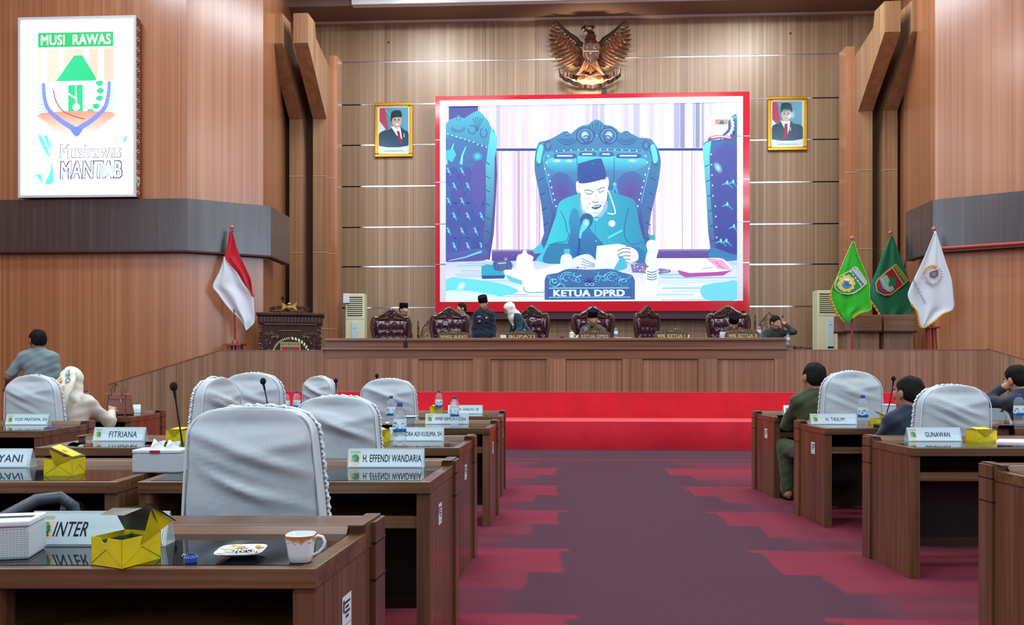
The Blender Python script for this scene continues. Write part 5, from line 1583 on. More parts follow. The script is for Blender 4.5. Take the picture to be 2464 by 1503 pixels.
for sg in (-1, 1):
    MX = (lambda x_: x_) if sg < 0 else (lambda x_: 2838 - x_)
    w_ = MB().tube([E(MX(x_), y_, .05) for x_, y_ in ((1404, 116), (1393, 112), (1386, 102), (1372, 92), (1358, 80), (1344, 66), (1335, 58))], [.05, .06, .055, .045, .035, .025, .012], 8)
    wing = w_.build('wing', M_BRONZE_D, g, smooth=True)
    roots = [(1341, 68), (1350, 76), (1358, 84), (1366, 90), (1373, 95), (1380, 100), (1386, 105), (1391, 110), (1395, 115), (1398, 120), (1400, 125), (1402, 130), (1403, 135), (1404, 140), (1405, 145), (1406, 148)]
    for i, (tp, rt) in enumerate(zip(tips, roots)):
        m_ = MB()
        feather(m_, E(MX(rt[0]), rt[1], -.0), E(MX(tp[0]), tp[1], -.02 + .0015 * i), .034, bend=.05 * (1 if sg < 0 else -1))
        m_.build('flight_feather', M_BRONZE, wing, smooth=True, angle=30)
    m_ = MB()
    for r_ in range(3):
        for i in range(11 - r_ * 2):
            f_ = i / (10 - r_ * 2)
            rx_, ry_ = 1352 + 46 * f_ , 80 + 44 * f_
            dx_, dy_ = (-8 - r_ * 5) * (1 - f_ * .5), (12 + r_ * 8)
            feather(m_, E(MX(rx_), ry_ + r_ * 4, .02 - r_ * .008), E(MX(rx_ + dx_), ry_ + dy_, .012 - r_ * .008), .022)
    c = m_.build('covert_feathers', M_BRONZE, wing, smooth=True, angle=30); c['kind'] = 'stuff'
m_ = MB().tube([E(1419, 150, .02), E(1419, 130, .05), E(1420, 112, .06), E(1421, 98, .06), E(1421, 86, .06)], [.11, .14, .13, .10, .075], 14)
body = m_.build('body', M_BRONZE_D, g, smooth=True)
m_ = MB()
for r_ in range(7):
    for i in range(7):
        x_ = 1405 + i * 4.6 + (2.3 if r_ % 2 else 0) - 0; y_ = 92 + r_ * 4
        if abs(x_ - 1420) > 9 + r_ * 1.3: continue
        feather(m_, E(x_, y_, .14 + .03 * math.cos((x_ - 1420) / 10)), E(x_ - (1420 - x_) * .08, y_ + 8, .155 + .03 * math.cos((x_ - 1420) / 10)), .016)
c = m_.build('neck_feathers', M_BRONZE, g, smooth=True, angle=30); c['kind'] = 'stuff'
hd = MB().ball(E(1417, 80, .09), (.085, .075, .085), 14).ball(E(1411, 77, .09), (.06, .05, .05), 12).build('head', M_BRONZE, g, smooth=True)
MB().tube([E(1408, 76, .1), E(1401, 76, .1), E(1397, 82, .1)], [.035, .025, .006], 8).build('beak', M_BRONZE_D, g, smooth=True)
MB().tube([E(1408, 82, .09), E(1403, 88, .09)], [.02, .006], 8).build('lower_beak', M_BRONZE_D, g, smooth=True)
for a, b in (((1414, 73), (1432, 74)), ((1420, 75), (1430, 78)), ((1408, 73), (1404, 71))):
    MB().tube([E(*a, .09), E((a[0] + b[0]) / 2, (a[1] + b[1]) / 2 - .5, .1), E(*b, .09)], [.02, .018, .004], 6).build('crest', M_BRONZE_D, g, smooth=True)
sh = [(1402, 120), (1439, 120), (1439, 142), (1436, 152), (1430, 162), (1420, 169), (1410, 162), (1404, 152), (1402, 142)]
m_ = MB().prism([(p[0], p[1]) for p in sh], lambda u, v, d_: E(u, v, .17 + d_), 0, .05)
shd = m_.build('shield', M_BRONZE_D, g)
MB().tube([E(*p, .225) for p in sh + [sh[0]]], .014, 6).build('shield_rim', M_BRONZE, shd, smooth=True)
MB().prism([(1403, 139), (1438, 139), (1438, 137), (1403, 137)], lambda u, v, d_: E(u, v, .22 + d_), 0, .01).build('shield_bar', M_BRONZE, shd)
MB().ball(E(1419, 141, .225), (.05, .02, .035), 10).build('shield_star', M_BRONZE, shd, smooth=True)
MB().ball(E(1411, 128, .225), (.03, .015, .03), 10).build('shield_bull', M_BRONZE, shd, smooth=True)
MB().tube([E(1426, 131, .225), E(1429, 124, .225), E(1433, 131, .225), E(1426, 131, .225)], .009, 6).build('shield_tree', M_BRONZE, shd)
MB().tube([E(1408, 143, .225), E(1411, 152, .225), E(1415, 158, .225)], .013, 6).build('shield_rice', M_BRONZE, shd)
MB().tube([E(1431, 143, .225), E(1426, 152, .225), E(1427, 157, .225), E(1432, 150, .225), E(1431, 143, .225)], .009, 6).build('shield_chain', M_BRONZE, shd)
MB().tube([E(1419, 151, .225), E(1419, 164, .225)], .008, 6).build('shield_line', M_BRONZE, shd)
for i in range(5):
    m_ = MB(); feather(m_, E(1420, 160, .03), E(1412 + i * 4, 184 if i == 2 else 180 - abs(i - 2), .04), .03)
    m_.build('tail_feather', M_BRONZE, g, smooth=True, angle=30)
for sg in (-1, 1):
    m_ = MB().tube([E(1419 + sg * 12, 158, .08), E(1419 + sg * 20, 174, .09), E(1419 + sg * 30, 186, .1), E(1419 + sg * 36, 192, .1)], [.075, .06, .032, .028], 10)
    leg = m_.build('leg', M_BRONZE, g, smooth=True)
    for i in range(4):
        x_ = 1419 + sg * (31 + i * 3.2)
        MB().tube([E(x_, 189, .1), E(x_, 195, .15), E(x_, 199, .1)], [.014, .016, .008], 6).build('claw', M_BRONZE_D, leg, smooth=True)
def ribbon(pts, hw_, name='ribbon', mt=M_BRONZE):
    m_ = MB(); n_ = len(pts); vs = []
    for i, (x_, y_) in enumerate(pts):
        yy = .06 + .03 * math.sin(i * 1.1)
        vs += [E(x_, y_ - hw_, yy), E(x_, y_ + hw_, yy), E(x_, y_ + hw_, yy - .02), E(x_, y_ - hw_, yy - .02)]
    fs = [(i * 4 + j, i * 4 + (j + 1) % 4, i * 4 + 4 + (j + 1) % 4, i * 4 + 4 + j) for i in range(n_ - 1) for j in range(4)]
    fs += [(0, 1, 2, 3), tuple((n_ - 1) * 4 + j for j in (3, 2, 1, 0))]
    m_.add(vs, fs); return m_.build(name, mt, g, smooth=True, angle=40)
ribbon(smooth_pts([(1386, 193), (1400, 192), (1419, 193), (1440, 192), (1452, 190)], 5, False), 5)
ribbon(smooth_pts([(1345, 178), (1358, 184), (1370, 189), (1380, 192), (1388, 196)], 4, False), 5, mt=M_BRONZE)
ribbon(smooth_pts([(1492, 176), (1480, 182), (1470, 188), (1460, 192), (1450, 196)], 4, False), 5, mt=M_BRONZE)
ribbon(smooth_pts([(1346, 188), (1362, 198), (1380, 206), (1400, 213), (1419, 215), (1440, 213), (1458, 206), (1476, 198), (1492, 186)], 5, False), 4.5, mt=M_BRONZE_D)
A = Art(lambda u, v, k: E(u, v, .095 + .002 * k))
A.text('BHINNEKA TUNGGAL IKA', 1390, 190, 1450, 195, '#3a241c', bold=.01)
A.build('motto_lettering', M_PRINT, g)
tag(MB().box(-.06, .06, -.08, .05, 0, .1).tube([(0, 0, .05), (0, .06, .13)], .045, 12).build('spotlight', M_BLACK), 'small black spotlight on top of the video wall below the eagle', 'spotlight').location = (1.3, 18.3, sz1 + .001)

# ================================================================== PORTRAITS
def portrait(x0, y0, x1, y1, label, who):
    Yp = YB - .05
    a, b = onY(x0, (y0 + y1) / 2, Yp), onY(x1, (y0 + y1) / 2, Yp)
    ztop, zbot = onY((x0 + x1) / 2, y0, Yp).z, onY((x0 + x1) / 2, y1, Yp).z
    w, h = b.x - a.x, ztop - zbot
    t = thing('portrait', label, 'picture', ((a.x + b.x) / 2, YB - .021, zbot), 0, 'framed portraits on the back wall')
    M_G = mat('gilt_frame', '#c99a3a', .25, .85); M_G2 = mat('gilt_frame_pale', '#e2c878', .3, .7)
    f_ = .075
    for q in ((-w / 2, w / 2, 0, f_), (-w / 2, w / 2, h - f_, h), (-w / 2, -w / 2 + f_, f_, h - f_), (w / 2 - f_, w / 2, f_, h - f_)):
        MB().box(q[0], q[1], -.055, 0, q[2], q[3]).build('frame_rail', M_G, t, bevel=.012)
    for q in ((f_, w - f_, f_, f_ + .02), (f_, w - f_, h - f_ - .02, h - f_), (f_, f_ + .02, f_, h - f_), (w - f_ - .02, w - f_, f_, h - f_)):
        MB().box(q[0] - w / 2, q[1] - w / 2, -.035, 0, q[2], q[3]).build('inner_frame', M_G2, t)
    iw, ih = w - 2 * f_ - .04, h - 2 * f_ - .04
    A = Art(lambda u, v, k: Vector((-iw / 2 + iw * u, -.02 - .0003 * k, f_ + .02 + ih * (1 - v))))
    A.rect(0, 0, 1, 1, '#cfe2e6')
    A.rect(.02, .02, .98, .84, hg(0, '#4f7f90', 1, '#5fa0b8'), nx=4, ny=4)
    A.poly([(.02, .02), (.2, .02), (.32, .46), (.27, .5), (.02, .3)] if who == 0 else [(.02, .02), (.17, .02), (.29, .46), (.16, .48), (.02, .40)], '#b0405a')
    A.poly([(.02, .3), (.22, .48), (.02, .56)] if who == 0 else [(.02, .40), (.14, .5), (.02, .54)], '#cdd9de')
    A.line([(.22, .05), (.4, .2)], .012, '#a9c4c8')
    cx = .60 if who == 0 else .47
    suit = '#2a4450' if who == 0 else '#2b4658'
    A.curve([(.02, .84), (.02, .57), (cx - .22, .48), (cx - .1, .43), (cx + .12, .43), (cx + .25, .5), (.98, .56), (.98, .84)], vg(.45, suit, .84, '#23506a'), 3)
    A.poly([(cx - .19, .43), (cx - .08, .44), (cx + .12, .44), (cx + .13, .44), (cx + .1, .62), (cx + .04 if who else cx + .16, .74)] if who else [(cx - .2, .42), (cx + .12, .44), (cx + .18, .70), (cx + .0, .62)], '#d5e4ea')
    A.curve([(cx - .14, .25), (cx - .15, .34), (cx - .1, .42), (cx - .01, .47 if who == 0 else .46), (cx + .08, .43), (cx + .15, .34), (cx + .15, .24)], '#c9a596' if who == 0 else '#b9b4b0', 5)
    A.ell(cx - .16, .32, .02, .035, '#b08c80'); A.ell(cx + .16, .31, .02, .035, '#b08c80')
    if who == 0:
        A.curve([(cx - .2, .27), (cx - .19, .14), (cx - .08, .08), (cx + .1, .08), (cx + .16, .14), (cx + .16, .22), (cx, .215), (cx - .14, .25), (cx - .17, .34)], '#22383e', 4)
        A.curve([(cx - .05, .375), (cx + .08, .365), (cx + .03, .41)], '#f3ece4', 3); A.ring(cx, .36, .08, .04, .006, '#8f6050', 20, 160)
        A.poly([(cx + .0, .52), (cx + .09, .53), (cx + .17, .79), (cx + .13, .8), (cx + .03, .62)], '#a02a48')
    else:
        A.curve([(cx - .17, .25), (cx - .17, .12), (cx - .12, .05), (cx + .08, .05), (cx + .16, .09), (cx + .2, .22), (cx + .18, .28), (cx + .12, .2), (cx - .1, .19), (cx - .15, .26)], '#20343c', 3)
        A.line([(cx - .04, .385), (cx + .06, .38)], .008, '#8f6a66')
        A.poly([(cx - .05, .50), (cx + .04, .50), (cx + .04, .80), (cx - .1, .84), (cx - .1, .8)], '#98294a')
    for sx_ in (-.065, .065):
        A.ell(cx + sx_, .29, .028, .010, '#4a3834', n=10); A.line([(cx + sx_ - .04, .27), (cx + sx_ + .04, .268)], .01, '#4a3834')
    A.line([(cx + .0, .29), (cx + .012, .335), (cx - .01, .345)], .008, '#a07868')
    A.line([(.60 if who else .84, .58), (.61 if who else .85, .66)], .02, '#dfe8ea')
    A.text('Presiden Republik Indonesia' if who == 0 else 'Wakil Presiden Republik Indonesia', .18, .935, .82, .965, '#5a6a70')
    A.build('photograph', paint_mat('portrait_print', 0, .15, .3), t)
portrait(902, 247, 993, 378, 'gold-framed portrait of a smiling man in a dark cap, left of the video wall', 0)
portrait(1847, 232, 1942, 362, 'gold-framed portrait of a young man in a dark cap, right of the video wall', 1)

# ================================================================== THE LIT SIGN ON THE LEFT WALL
Yg = 13.58
a, b = onY(45, 260, Yg), onY(325, 260, Yg)
ztop, zbot = onY(184, 41, Yg).z, onY(184, 473, Yg).z
w, h = b.x - a.x, ztop - zbot
sg_ = thing('illuminated_sign', 'large white lit sign reading MUSI RAWAS and Musirawas MANTAB on the left wall', 'sign', ((a.x + b.x) / 2, 13.8, zbot))
dY = Yg - 13.8
MB().box(-w / 2, w / 2, dY + .012, -.04, 0, h).build('box_body', mat('sign_body_red', '#a8402f', .5), sg_)
fr = MB()
for q in ((-w / 2 - .01, w / 2 + .01, 0 - .01, .03), (-w / 2 - .01, w / 2 + .01, h - .03, h + .01), (-w / 2 - .01, -w / 2 + .03, .03, h - .03), (w / 2 - .03, w / 2 + .01, .03, h - .03)):
    fr.box(q[0], q[1], dY - .006, dY + .03, q[2], q[3])
fr.build('edge_frame', mat('sign_edge', '#c9d2d8', .3), sg_)
# patterned side of the box
A = Art(lambda u, v, k: Vector((w / 2 + .0006 + .0003 * k, dY + .02 + u * .17, h * (1 - v))))
A.rect(0, 0, 1, 1, '#9c3a2c')
for i in range(34):
    v = .02 + i * .0285
    A.curve([(.5, v), (.85, v + .01), (.5, v + .022), (.15, v + .01)], '#d8c9a0' if i % 2 else '#5f8a70', 2, same=i > 0)
    A.ell(.5, v + .011, .14, .005, '#8a2a2a', n=8, same=True)
A.poly([(.2, .885), (.85, .885), (.85, .915), (.5, .945), (.2, .915)], '#d6e4c0'); A.ell(.5, .91, .2, .012, '#2f8f5a')
A.build('side_pattern', M_PRINT, sg_)
A = Art(lambda u, v, k: Vector((-w / 2 + (u - 45) / 280 * w, dY + .010 - .0002 * k, h - (v - 41) / 432 * h)))
A.k = 0
A.rect(48, 44, 322, 470, '#ffffff')
A.rect(91, 77, 272, 112, '#2fbf6f')
A.text('MUSI  RAWAS', 98, 82, 266, 107, '#ffffff', bold=.02)
A.rect(92, 117, 273, 195, hg(92, '#f8dccb', 273, '#f4c9b4'), nx=6, ny=2)
for i, x_ in enumerate((100, 140, 200, 235)):
    A.rect(x_, 117, x_ + 14, 195, '#fff3ea', same=i > 0)
A.poly([(134, 195), (178, 133), (198, 133), (232, 190), (228, 195)], hg(134, '#2ad490', 232, '#25c884'))
A.rect(92, 194, 273, 270, '#ffffff')
for i in range(8):
    y_ = 203 + i * 9
    A.rect(92, y_, 112, y_ + 2, '#7fd4c4', same=i > 0); A.rect(250, y_, 273, y_ + 2, '#7fd4c4', same=True)
    A.rect(134, y_, 160, y_ + 1.6, '#b6ecd9', same=True)
A.rect(164, 204, 199, 268, '#28cf88'); 
A.line([(164, 224), (184, 238), (184, 256)], 4, '#ffffff'); A.ell(183, 257, 9, 9, '#ffffff'); A.rect(181, 195, 184, 300, '#f4fff8')
for i, (x_, y_) in enumerate(((240, 200), (242, 218), (240, 236), (232, 255), (218, 268))):
    A.curve([(x_ - 10, y_), (x_ - 2, y_ - 6), (x_ + 8, y_ - 2), (x_ + 4, y_ + 6), (x_ - 4, y_ + 7)], '#35c99a', 3, same=i > 0)
A.curve([(99, 270), (268, 270), (255, 295), (225, 318), (184, 328), (140, 316), (112, 295)], vg(270, '#f09a80', 330, '#ffe9dd'), 3)
A.line([(128, 215), (134, 240), (150, 265), (180, 280), (204, 286)], 2.6, '#c8503a', smooth=4)
A.line([(104, 198), (107, 235), (118, 264), (150, 292), (178, 310), (184, 322)], [7, 15], '#7f8ff0', smooth=5)
A.line([(263, 196), (260, 232), (250, 262), (220, 290), (192, 308), (184, 322)], [7, 15], '#7f8ff0', smooth=5)
A.curve([(170, 310), (184, 304), (198, 310), (192, 322), (184, 328), (176, 322)], '#6f86f4', 3)
for q in ([(92, 330), (100, 326), (118, 368), (114, 372)], [(106, 327), (114, 326), (120, 350), (116, 352)], [(118, 346), (122, 342), (122, 362)], [(298, 332), (306, 328), (302, 340), (296, 344)], [(276, 336), (282, 342), (278, 342)]):
    A.curve(q, '#6fe6f0', 3)
A.poly([(84, 418), (98, 418), (104, 442)], '#5fe0e8'); A.curve([(124, 388), (128, 436), (108, 441), (120, 415)], '#5fe0e8', 3)
A.text('Musirawas', 144, 346, 292, 380, '#6a6f8c', bold=.03, shear=.05)
A.text('Musirawas', 145.5, 347.5, 290.5, 378.5, '#ffffff', bold=.004, shear=.05)
A.text('MANTAB', 144, 386, 295, 430, '#5a5f80', bold=.045, shear=.06)
A.rect(240, 398, 275, 424, '#bfd6f4')
A.text('MANTAB', 146.5, 388.5, 292.5, 427.5, '#ffffff', bold=.01, shear=.06)
A.build('lit_face', paint_mat('sign_light', 1.25), sg_)
# ================================================================== CARVED FURNITURE ON THE STAGE
def spiral(m_, cx, cz, r, turns=1.4, dirn=1, a0=0.0, t0=.014, y=0.0, n=6, k=18):
    pts, rs = [], []
    for i in range(k + 1):
        f_ = i / k; a = a0 + dirn * turns * 2 * PI * f_; q = r * (1 - f_ * .85)
        pts.append((cx + q * math.cos(a), y, cz + q * math.sin(a))); rs.append(t0 * (1 - .5 * f_))
    m_.tube(pts, rs, n)
def throne(label, px, zc, w=.82, top=1.38, rz=0.0, proto=[None]):
    p = cw((px - 1232) / F * zc, ZS, zc)
    if proto[0] is None:
        t = thing('carved_armchair', label, 'armchair', p, PI, 'carved leather armchairs behind the head table')
        M_LEA = mat('oxblood_leather', '#3c1a28', .16, 0, .6, .5)
        M_FR = mat('armchair_wood', '#4a2f26', .3, 0, .5, .3, noise=(30, .3))
        W, T = .41, 1.38
        # outline of the back, seen from the front: narrow at the seat, broad shoulders
        half = [(.27, .45), (.30, .62), (.35, .82), (.39, 1.0), (.395, 1.10), (.375, 1.19), (.34, 1.235), (.27, 1.225), (.21, 1.265), (.14, 1.30), (.07, 1.35), (0, 1.38)]
        loop = [(x, z) for x, z in half] + [(-x, z) for x, z in reversed(half[:-1])]
        sp = smooth_pts(loop, 4, False)
        fr = MB().tube([(x * .955, .0, z - .02) for x, z in sp], [.032] * len(sp), 8, flat=1.2)
        fr.build('back_frame', M_FR, t, smooth=True)
        inner = [(x * .86, .45 + (min(z, 1.2) - .45) * .955) for x, z in half[:7]]
        poly = smooth_pts([(x, z) for x, z in inner] + [(.2, 1.165), (0, 1.175), (-.2, 1.165)] + [(-x, z) for x, z in reversed(inner)], 3, False)
        def pad(u, v):
            z = .5 + v * .67
            hwid = np.interp(z, [a[1] for a in inner], [a[0] for a in inner])
            if v > .9: hwid *= (1 - .12 * ((v - .9) / .1) ** 2)
            x = (u * 2 - 1) * hwid
            b = .055 * (1 - (2 * u - 1) ** 6) * (1 - (2 * v - 1) ** 8)
            for r_ in range(4):
                for c_ in range(5):
                    bx = (c_ - 2 + (.5 if r_ % 2 else 0)) * .135; bz = .60 + r_ * .125
                    if abs(bx) > .30: continue
                    d2 = ((x - bx) ** 2 + (z - bz) ** 2)
                    b -= .034 * math.exp(-d2 / .0009)
            b += .006 * math.cos(x * 23.3) * (1 if z > .95 else .2)
            return Vector((x, .01 + b, z))
        m_ = MB().grid(pad, 44, 44)
        m_.grid(lambda u, v: Vector((pad(u, v).x, -.02, pad(u, v).z)), 8, 8)
        m_.build('back_cushion', M_LEA, t, smooth=True, angle=180)
        for r_ in range(4):
            for c_ in range(5):
                bx = (c_ - 2 + (.5 if r_ % 2 else 0)) * .135; bz = .60 + r_ * .125
                if abs(bx) > .30: continue
                MB().ball((bx, .040, bz), (.013, .009, .013), 8).build('button', mat('button_glint', '#9c8890', .15, .6), t, smooth=True)
        m_ = MB()
        for s_ in (-1, 1):
            spiral(m_, s_ * .085, 1.245, .052, 1.5, s_, PI / 2, .014, .03)
            spiral(m_, s_ * .20, 1.215, .035, 1.2, -s_, 0, .011, .03)
            spiral(m_, s_ * .335, 1.185, .034, 1.4, s_, PI / 2, .013, .03)
            m_.tube([(s_ * .02, .03, 1.22), (s_ * .03, .035, 1.28), (s_ * .045, .03, 1.335)], [.008, .013, .004], 6)
            m_.tube([(s_ * .05, .03, 1.20), (s_ * .15, .035, 1.185), (s_ * .28, .03, 1.17)], [.008, .012, .006], 6)
        m_.ball((0, .04, 1.235), .018, 8)
        m_.tube([(0, .03, 1.26), (0, .035, 1.31), (0, .03, 1.36)], [.008, .015, .005], 6)
        m_.prism([(-.30, 1.15), (.30, 1.15), (.33, 1.2), (.16, 1.255), (0, 1.335), (-.16, 1.255), (-.33, 1.2)], lambda u, v, d_: Vector((u, d_, v)), -.02, .012)
        m_.build('carved_crest', M_FR, t, smooth=True, angle=35)['kind'] = 'stuff'
        MB().box(-.33, .33, .02, .62, .30, .40).build('seat_frame', M_FR, t, bevel=.015)
        MB().grid(lambda u, v: Vector(((u - .5) * .62, .05 + v * .56, .405 + .075 * (1 - abs(2 * u - 1) ** 4) * (1 - abs(2 * v - 1) ** 4))), 14, 14).build('seat_cushion', M_LEA, t, smooth=True)
        for s_ in (-1, 1):
            MB().tube([(s_ * .33, .0, .74), (s_ * .38, .15, .70), (s_ * .39, .42, .69), (s_ * .38, .52, .64)], [.022, .03, .03, .035], 8).build('arm', M_FR, t, smooth=True)
            MB().tube([(s_ * .38, .48, .66), (s_ * .35, .46, .52), (s_ * .34, .50, .38)], [.022, .018, .024], 8).build('arm_post', M_FR, t, smooth=True)
            for y in (.06, .56):
                MB().tube([(s_ * .30, y, .32), (s_ * .32, y, .2), (s_ * .295, y, .06), (s_ * .31, y, 0)], [.035, .03, .02, .026], 8).build('leg', M_FR, t, smooth=True)
        proto[0] = t
    else:
        t = dup(proto[0]); t['label'] = label
    t.location = p; s_ = w / .82
    t.scale = (s_, s_, top * 1.04 / 1.38)
    t.rotation_euler = (0, 0, PI + rz + .0)
    return t
throne('leftmost carved leather armchair, beside the left air conditioner, angled outward', 941, 15.6, .82, 1.36, rz=.12)
throne('carved leather armchair behind the WAKIL BUPATI board', 1081, 15.7, .81, 1.40, rz=0)
throne('carved leather armchair with its back beside the woman in the white headscarf', 1279, 15.9, .80, 1.44, rz=-.35)
throne('carved leather armchair of the man speaking behind the KETUA DPRD board', 1427, 15.8, .88, 1.42)
throne('empty carved leather armchair turned aside, left of the WK KETUA I board', 1557, 15.8, .80, 1.43, rz=.75)
throne('carved leather armchair of the man bending over behind the WK KETUA II board', 1752, 15.8, .90, 1.43, rz=-.05)
# pierced carved side chairs
def pierced(label, px, zc, s=1.0, proto=[None]):
    p = cw((px - 1232) / F * zc, ZS, zc)
    if proto[0] is None:
        t = thing('carved_side_chair', label, 'chair', p, PI, 'pierced carved side chairs')
        M_FR = mat('pierced_wood', '#5a3c2c', .4, noise=(30, .3))
        for s_ in (-1, 1):
            MB().lathe([(.02, 0), (.02, .95), (.028, .96), (.028, .98), (.016, .99), (.024, 1.04), (.016, 1.08), (.024, 1.10), (.022, 1.2), (.012, 1.22), (.022, 1.25), (.006, 1.29)], c=(s_ * .27, 0, 0), n=10).build('back_post', M_FR, t, smooth=True)
            MB().lathe([(.018, 0), (.024, .1), (.018, .3), (.026, .42)], c=(s_ * .25, .45, 0), n=10).build('leg', M_FR, t, smooth=True)
        m_ = MB(); rr_ = random.Random(5)
        for i in range(9):
            z = .62 + i * .078; wd = .20 * math.cos((i / 9.5) ** 1.6 * PI / 2) + .02
            for s_ in (-1, 1):
                spiral(m_, s_ * wd * .75, z, .042, 1.2, s_ * (1 if i % 2 else -1), rr_.uniform(0, 6), .011, 0, 5, 10)
                if wd > .12: spiral(m_, s_ * wd * .3, z + .02, .036, 1.1, s_, rr_.uniform(0, 6), .010, 0, 5, 10)
        m_.tube([(-.22, 0, .6), (-.23, 0, .9), (-.17, 0, 1.12), (-.07, 0, 1.25), (0, 0, 1.33), (.07, 0, 1.25), (.17, 0, 1.12), (.23, 0, .9), (.22, 0, .6)], .013, 6)
        m_.build('pierced_back', M_FR, t, smooth=True)['kind'] = 'stuff'
        MB().box(-.29, .29, -.02, .5, .42, .47).build('seat', M_FR, t, bevel=.01)
        proto[0] = t
    else:
        t = dup(proto[0]); t['label'] = label
    t.location = p; t.scale = (s, s, s)
    return t
pierced('pierced carved side chair behind the man holding his ear', 1850, 16.6, 1.06)
pierced('pierced carved side chair partly hidden left of the WAKIL BUPATI armchair', 1036, 16.9, .98)
pierced('pierced carved side chair hidden behind the WK KETUA II armchair, only its finials above', 1748, 17.0, 1.14)

# ---- carved name boards on the head table
M_BOARD = mat('name_board_wood', '#5b4434', .4, noise=(40, .3))
def board(text, x0, x1, ytop, label, yb=814):
    zc = 13.62
    p = cw(((x0 + x1) / 2 - 1232) / F * zc, ZT, zc)
    w = (x1 - x0) / F * zc; h = (yb - ytop) / F * zc
    t = thing('carved_name_board', label, 'name board', (p.x, p.y, ZT + .0005), YAW, 'carved name boards on the head table')
    MB().prism([(-w / 2, 0), (w / 2, 0), (w / 2, h * .5), (w * .42, h * .78), (w * .2, h * .95), (0, h), (-w * .2, h * .95), (-w * .42, h * .78), (-w / 2, h * .5)], lambda u, v, d_: Vector((u, d_, v)), 0, .05).build('board', M_BOARD, t)
    m_ = MB()
    for s_ in (-1, 1):
        for i in range(4):
            spiral(m_, s_ * (.05 + i * w * .115), h * (.74 - .035 * i), h * .11, 1.2, s_ * (1 if i % 2 else -1), i, .006, -.004, 5, 12)
    m_.ball((0, -.004, h * .74), (.03, .012, h * .1), 8)
    m_.build('carving', mat('carving_pale', '#86705c', .4), t, smooth=True)['kind'] = 'stuff'
    A = Art(lambda u, v, k: Vector(((u - .5) * w, -.002 - .0008 * k, v * h)))
    A.text(text, .08, .10, .92, .46, '#f2e2a0' if 'DPRD' not in text else '#dcd6ca', bold=.03, down=False)
    A.build('lettering', M_PRINT, t)
    for s_ in (-1, 1):
        MB().box(s_ * w * .4 - .02, s_ * w * .4 + .02, .05, .09, 0, h * .4).build('foot', M_BOARD, t)
board('WAKIL BUPATI', 1053, 1130, 795, 'carved wooden name board reading WAKIL BUPATI')
board('BUPATI', 1218, 1293, 794, 'carved wooden name board reading BUPATI')
board('KETUA DPRD', 1392, 1470, 792, 'carved wooden name board reading KETUA DPRD')
board('WK KETUA I', 1575, 1655, 790, 'carved wooden name board reading WK KETUA I')
board('WK KETUA II', 1746, 1828, 789, 'carved wooden name board reading WK KETUA II')
ZT2 = ZT + .0005
def on_table(px, zc): return cw((px - 1232) / F * zc, ZT2, zc)
for px, zc, lb, s in ((1098, 13.95, 'water bottle behind the WAKIL BUPATI board', .95), (1262, 13.95, 'water bottle behind the BUPATI board', .95), (1410, 13.95, 'water bottle behind the left side of the KETUA DPRD board', 1.1), (1482, 13.75, 'water bottle right of the KETUA DPRD board', 1.0), (1625, 13.95, 'water bottle behind the WK KETUA I board', 1.0), (1826, 13.75, 'water bottle right of the WK KETUA II board', 1.15)):
    b = bottle(px, 820, lb, zc=zc, s=s); b.location = on_table(px, zc)
b = bottle(1889, 820, 'water bottle on the low side table right of the head table', zc=14.3, s=1.0)
b.location = cw((1896 - 1232) / F * 14.35, CH + (HOR - 829) / F * 14.25, 14.35)
# teapot-like lidded mug, books, gavel, folder, papers, microphones
p = on_table(1376, 13.75)
t = thing('lidded_mug', 'white lidded mug left of the KETUA DPRD board', 'mug', p, YAW)
MB().lathe([(.03, 0), (.042, .01), (.045, .07), (.04, .09), (.042, .095)], n=20).build('body', M_PORC, t, smooth=True)
MB().lathe([(.046, .0955), (.044, .105), (.02, .125), (.006, .13), (.01, .14), (.003, .15)], n=20).build('lid', mat('cream_lid', '#e8e2c0', .3), t, smooth=True)
MB().tube([(.043, 0, .08), (.07, 0, .07), (.068, 0, .035), (.043, 0, .02)], .006, 6).build('handle', M_PORC, t, smooth=True)
p = on_table(1391, 13.85)
tag(MB().hexa([(-.06, -.02, 0), (.06, -.02, 0), (.06, .03, 0), (-.06, .03, 0)], [(-.02, -.01, .07), (.06, -.02, .12), (.06, .0, .12), (-.02, .01, .07)]).build('paper_stand', mat('paper_white', '#dfe6ea', .6)), 'white folded paper standing left of the KETUA DPRD board', 'paper').location = p
for px, lb, zc in ((1211, 'small white box left of the BUPATI board', 13.9), (1657, 'thin white card standing right of the WK KETUA I board', 13.8)):
    w_ = .05 if px < 1500 else .01
    o = tag(MB().box(-w_, w_, -.03, .03, 0, .075).build('white_box' if px < 1500 else 'white_card', mat('paper_white', '#dfe6ea', .6), bevel=.003), lb, 'box' if px < 1500 else 'card'); o.location = on_table(px, zc)
p = on_table(1352, 13.8)
t = thing('gavel', 'dark wooden gavel on its block on the head table', 'gavel', p, YAW)
MB().box(-.11, .03, -.04, .04, 0, .012).build('sound_block', W_DARK, t)
MB().tube([(-.03, 0, .035), (.04, 0, .035)], .023, 10).build('head', W_DARK, t, smooth=True)
MB().tube([(.005, .0, .035), (.005, .16, .03)], .008, 6).build('handle', W_DARK, t)
o = tag(MB().box(-.13, .13, -.09, .09, 0, .015).build('red_folder', mat('folder_red', '#7a1224', .5)), 'dark red folder lying left of the WK KETUA I board', 'folder'); o.location = on_table(1528, 13.75); o.rotation_euler.z = .1
o = tag(MB().box(-.13, .13, -.09, .09, 0, .02).build('paper_pile', mat('paper_white', '#dfe6ea', .6)), 'white papers right of the KETUA DPRD board', 'paper'); o.location = on_table(1500, 13.6)
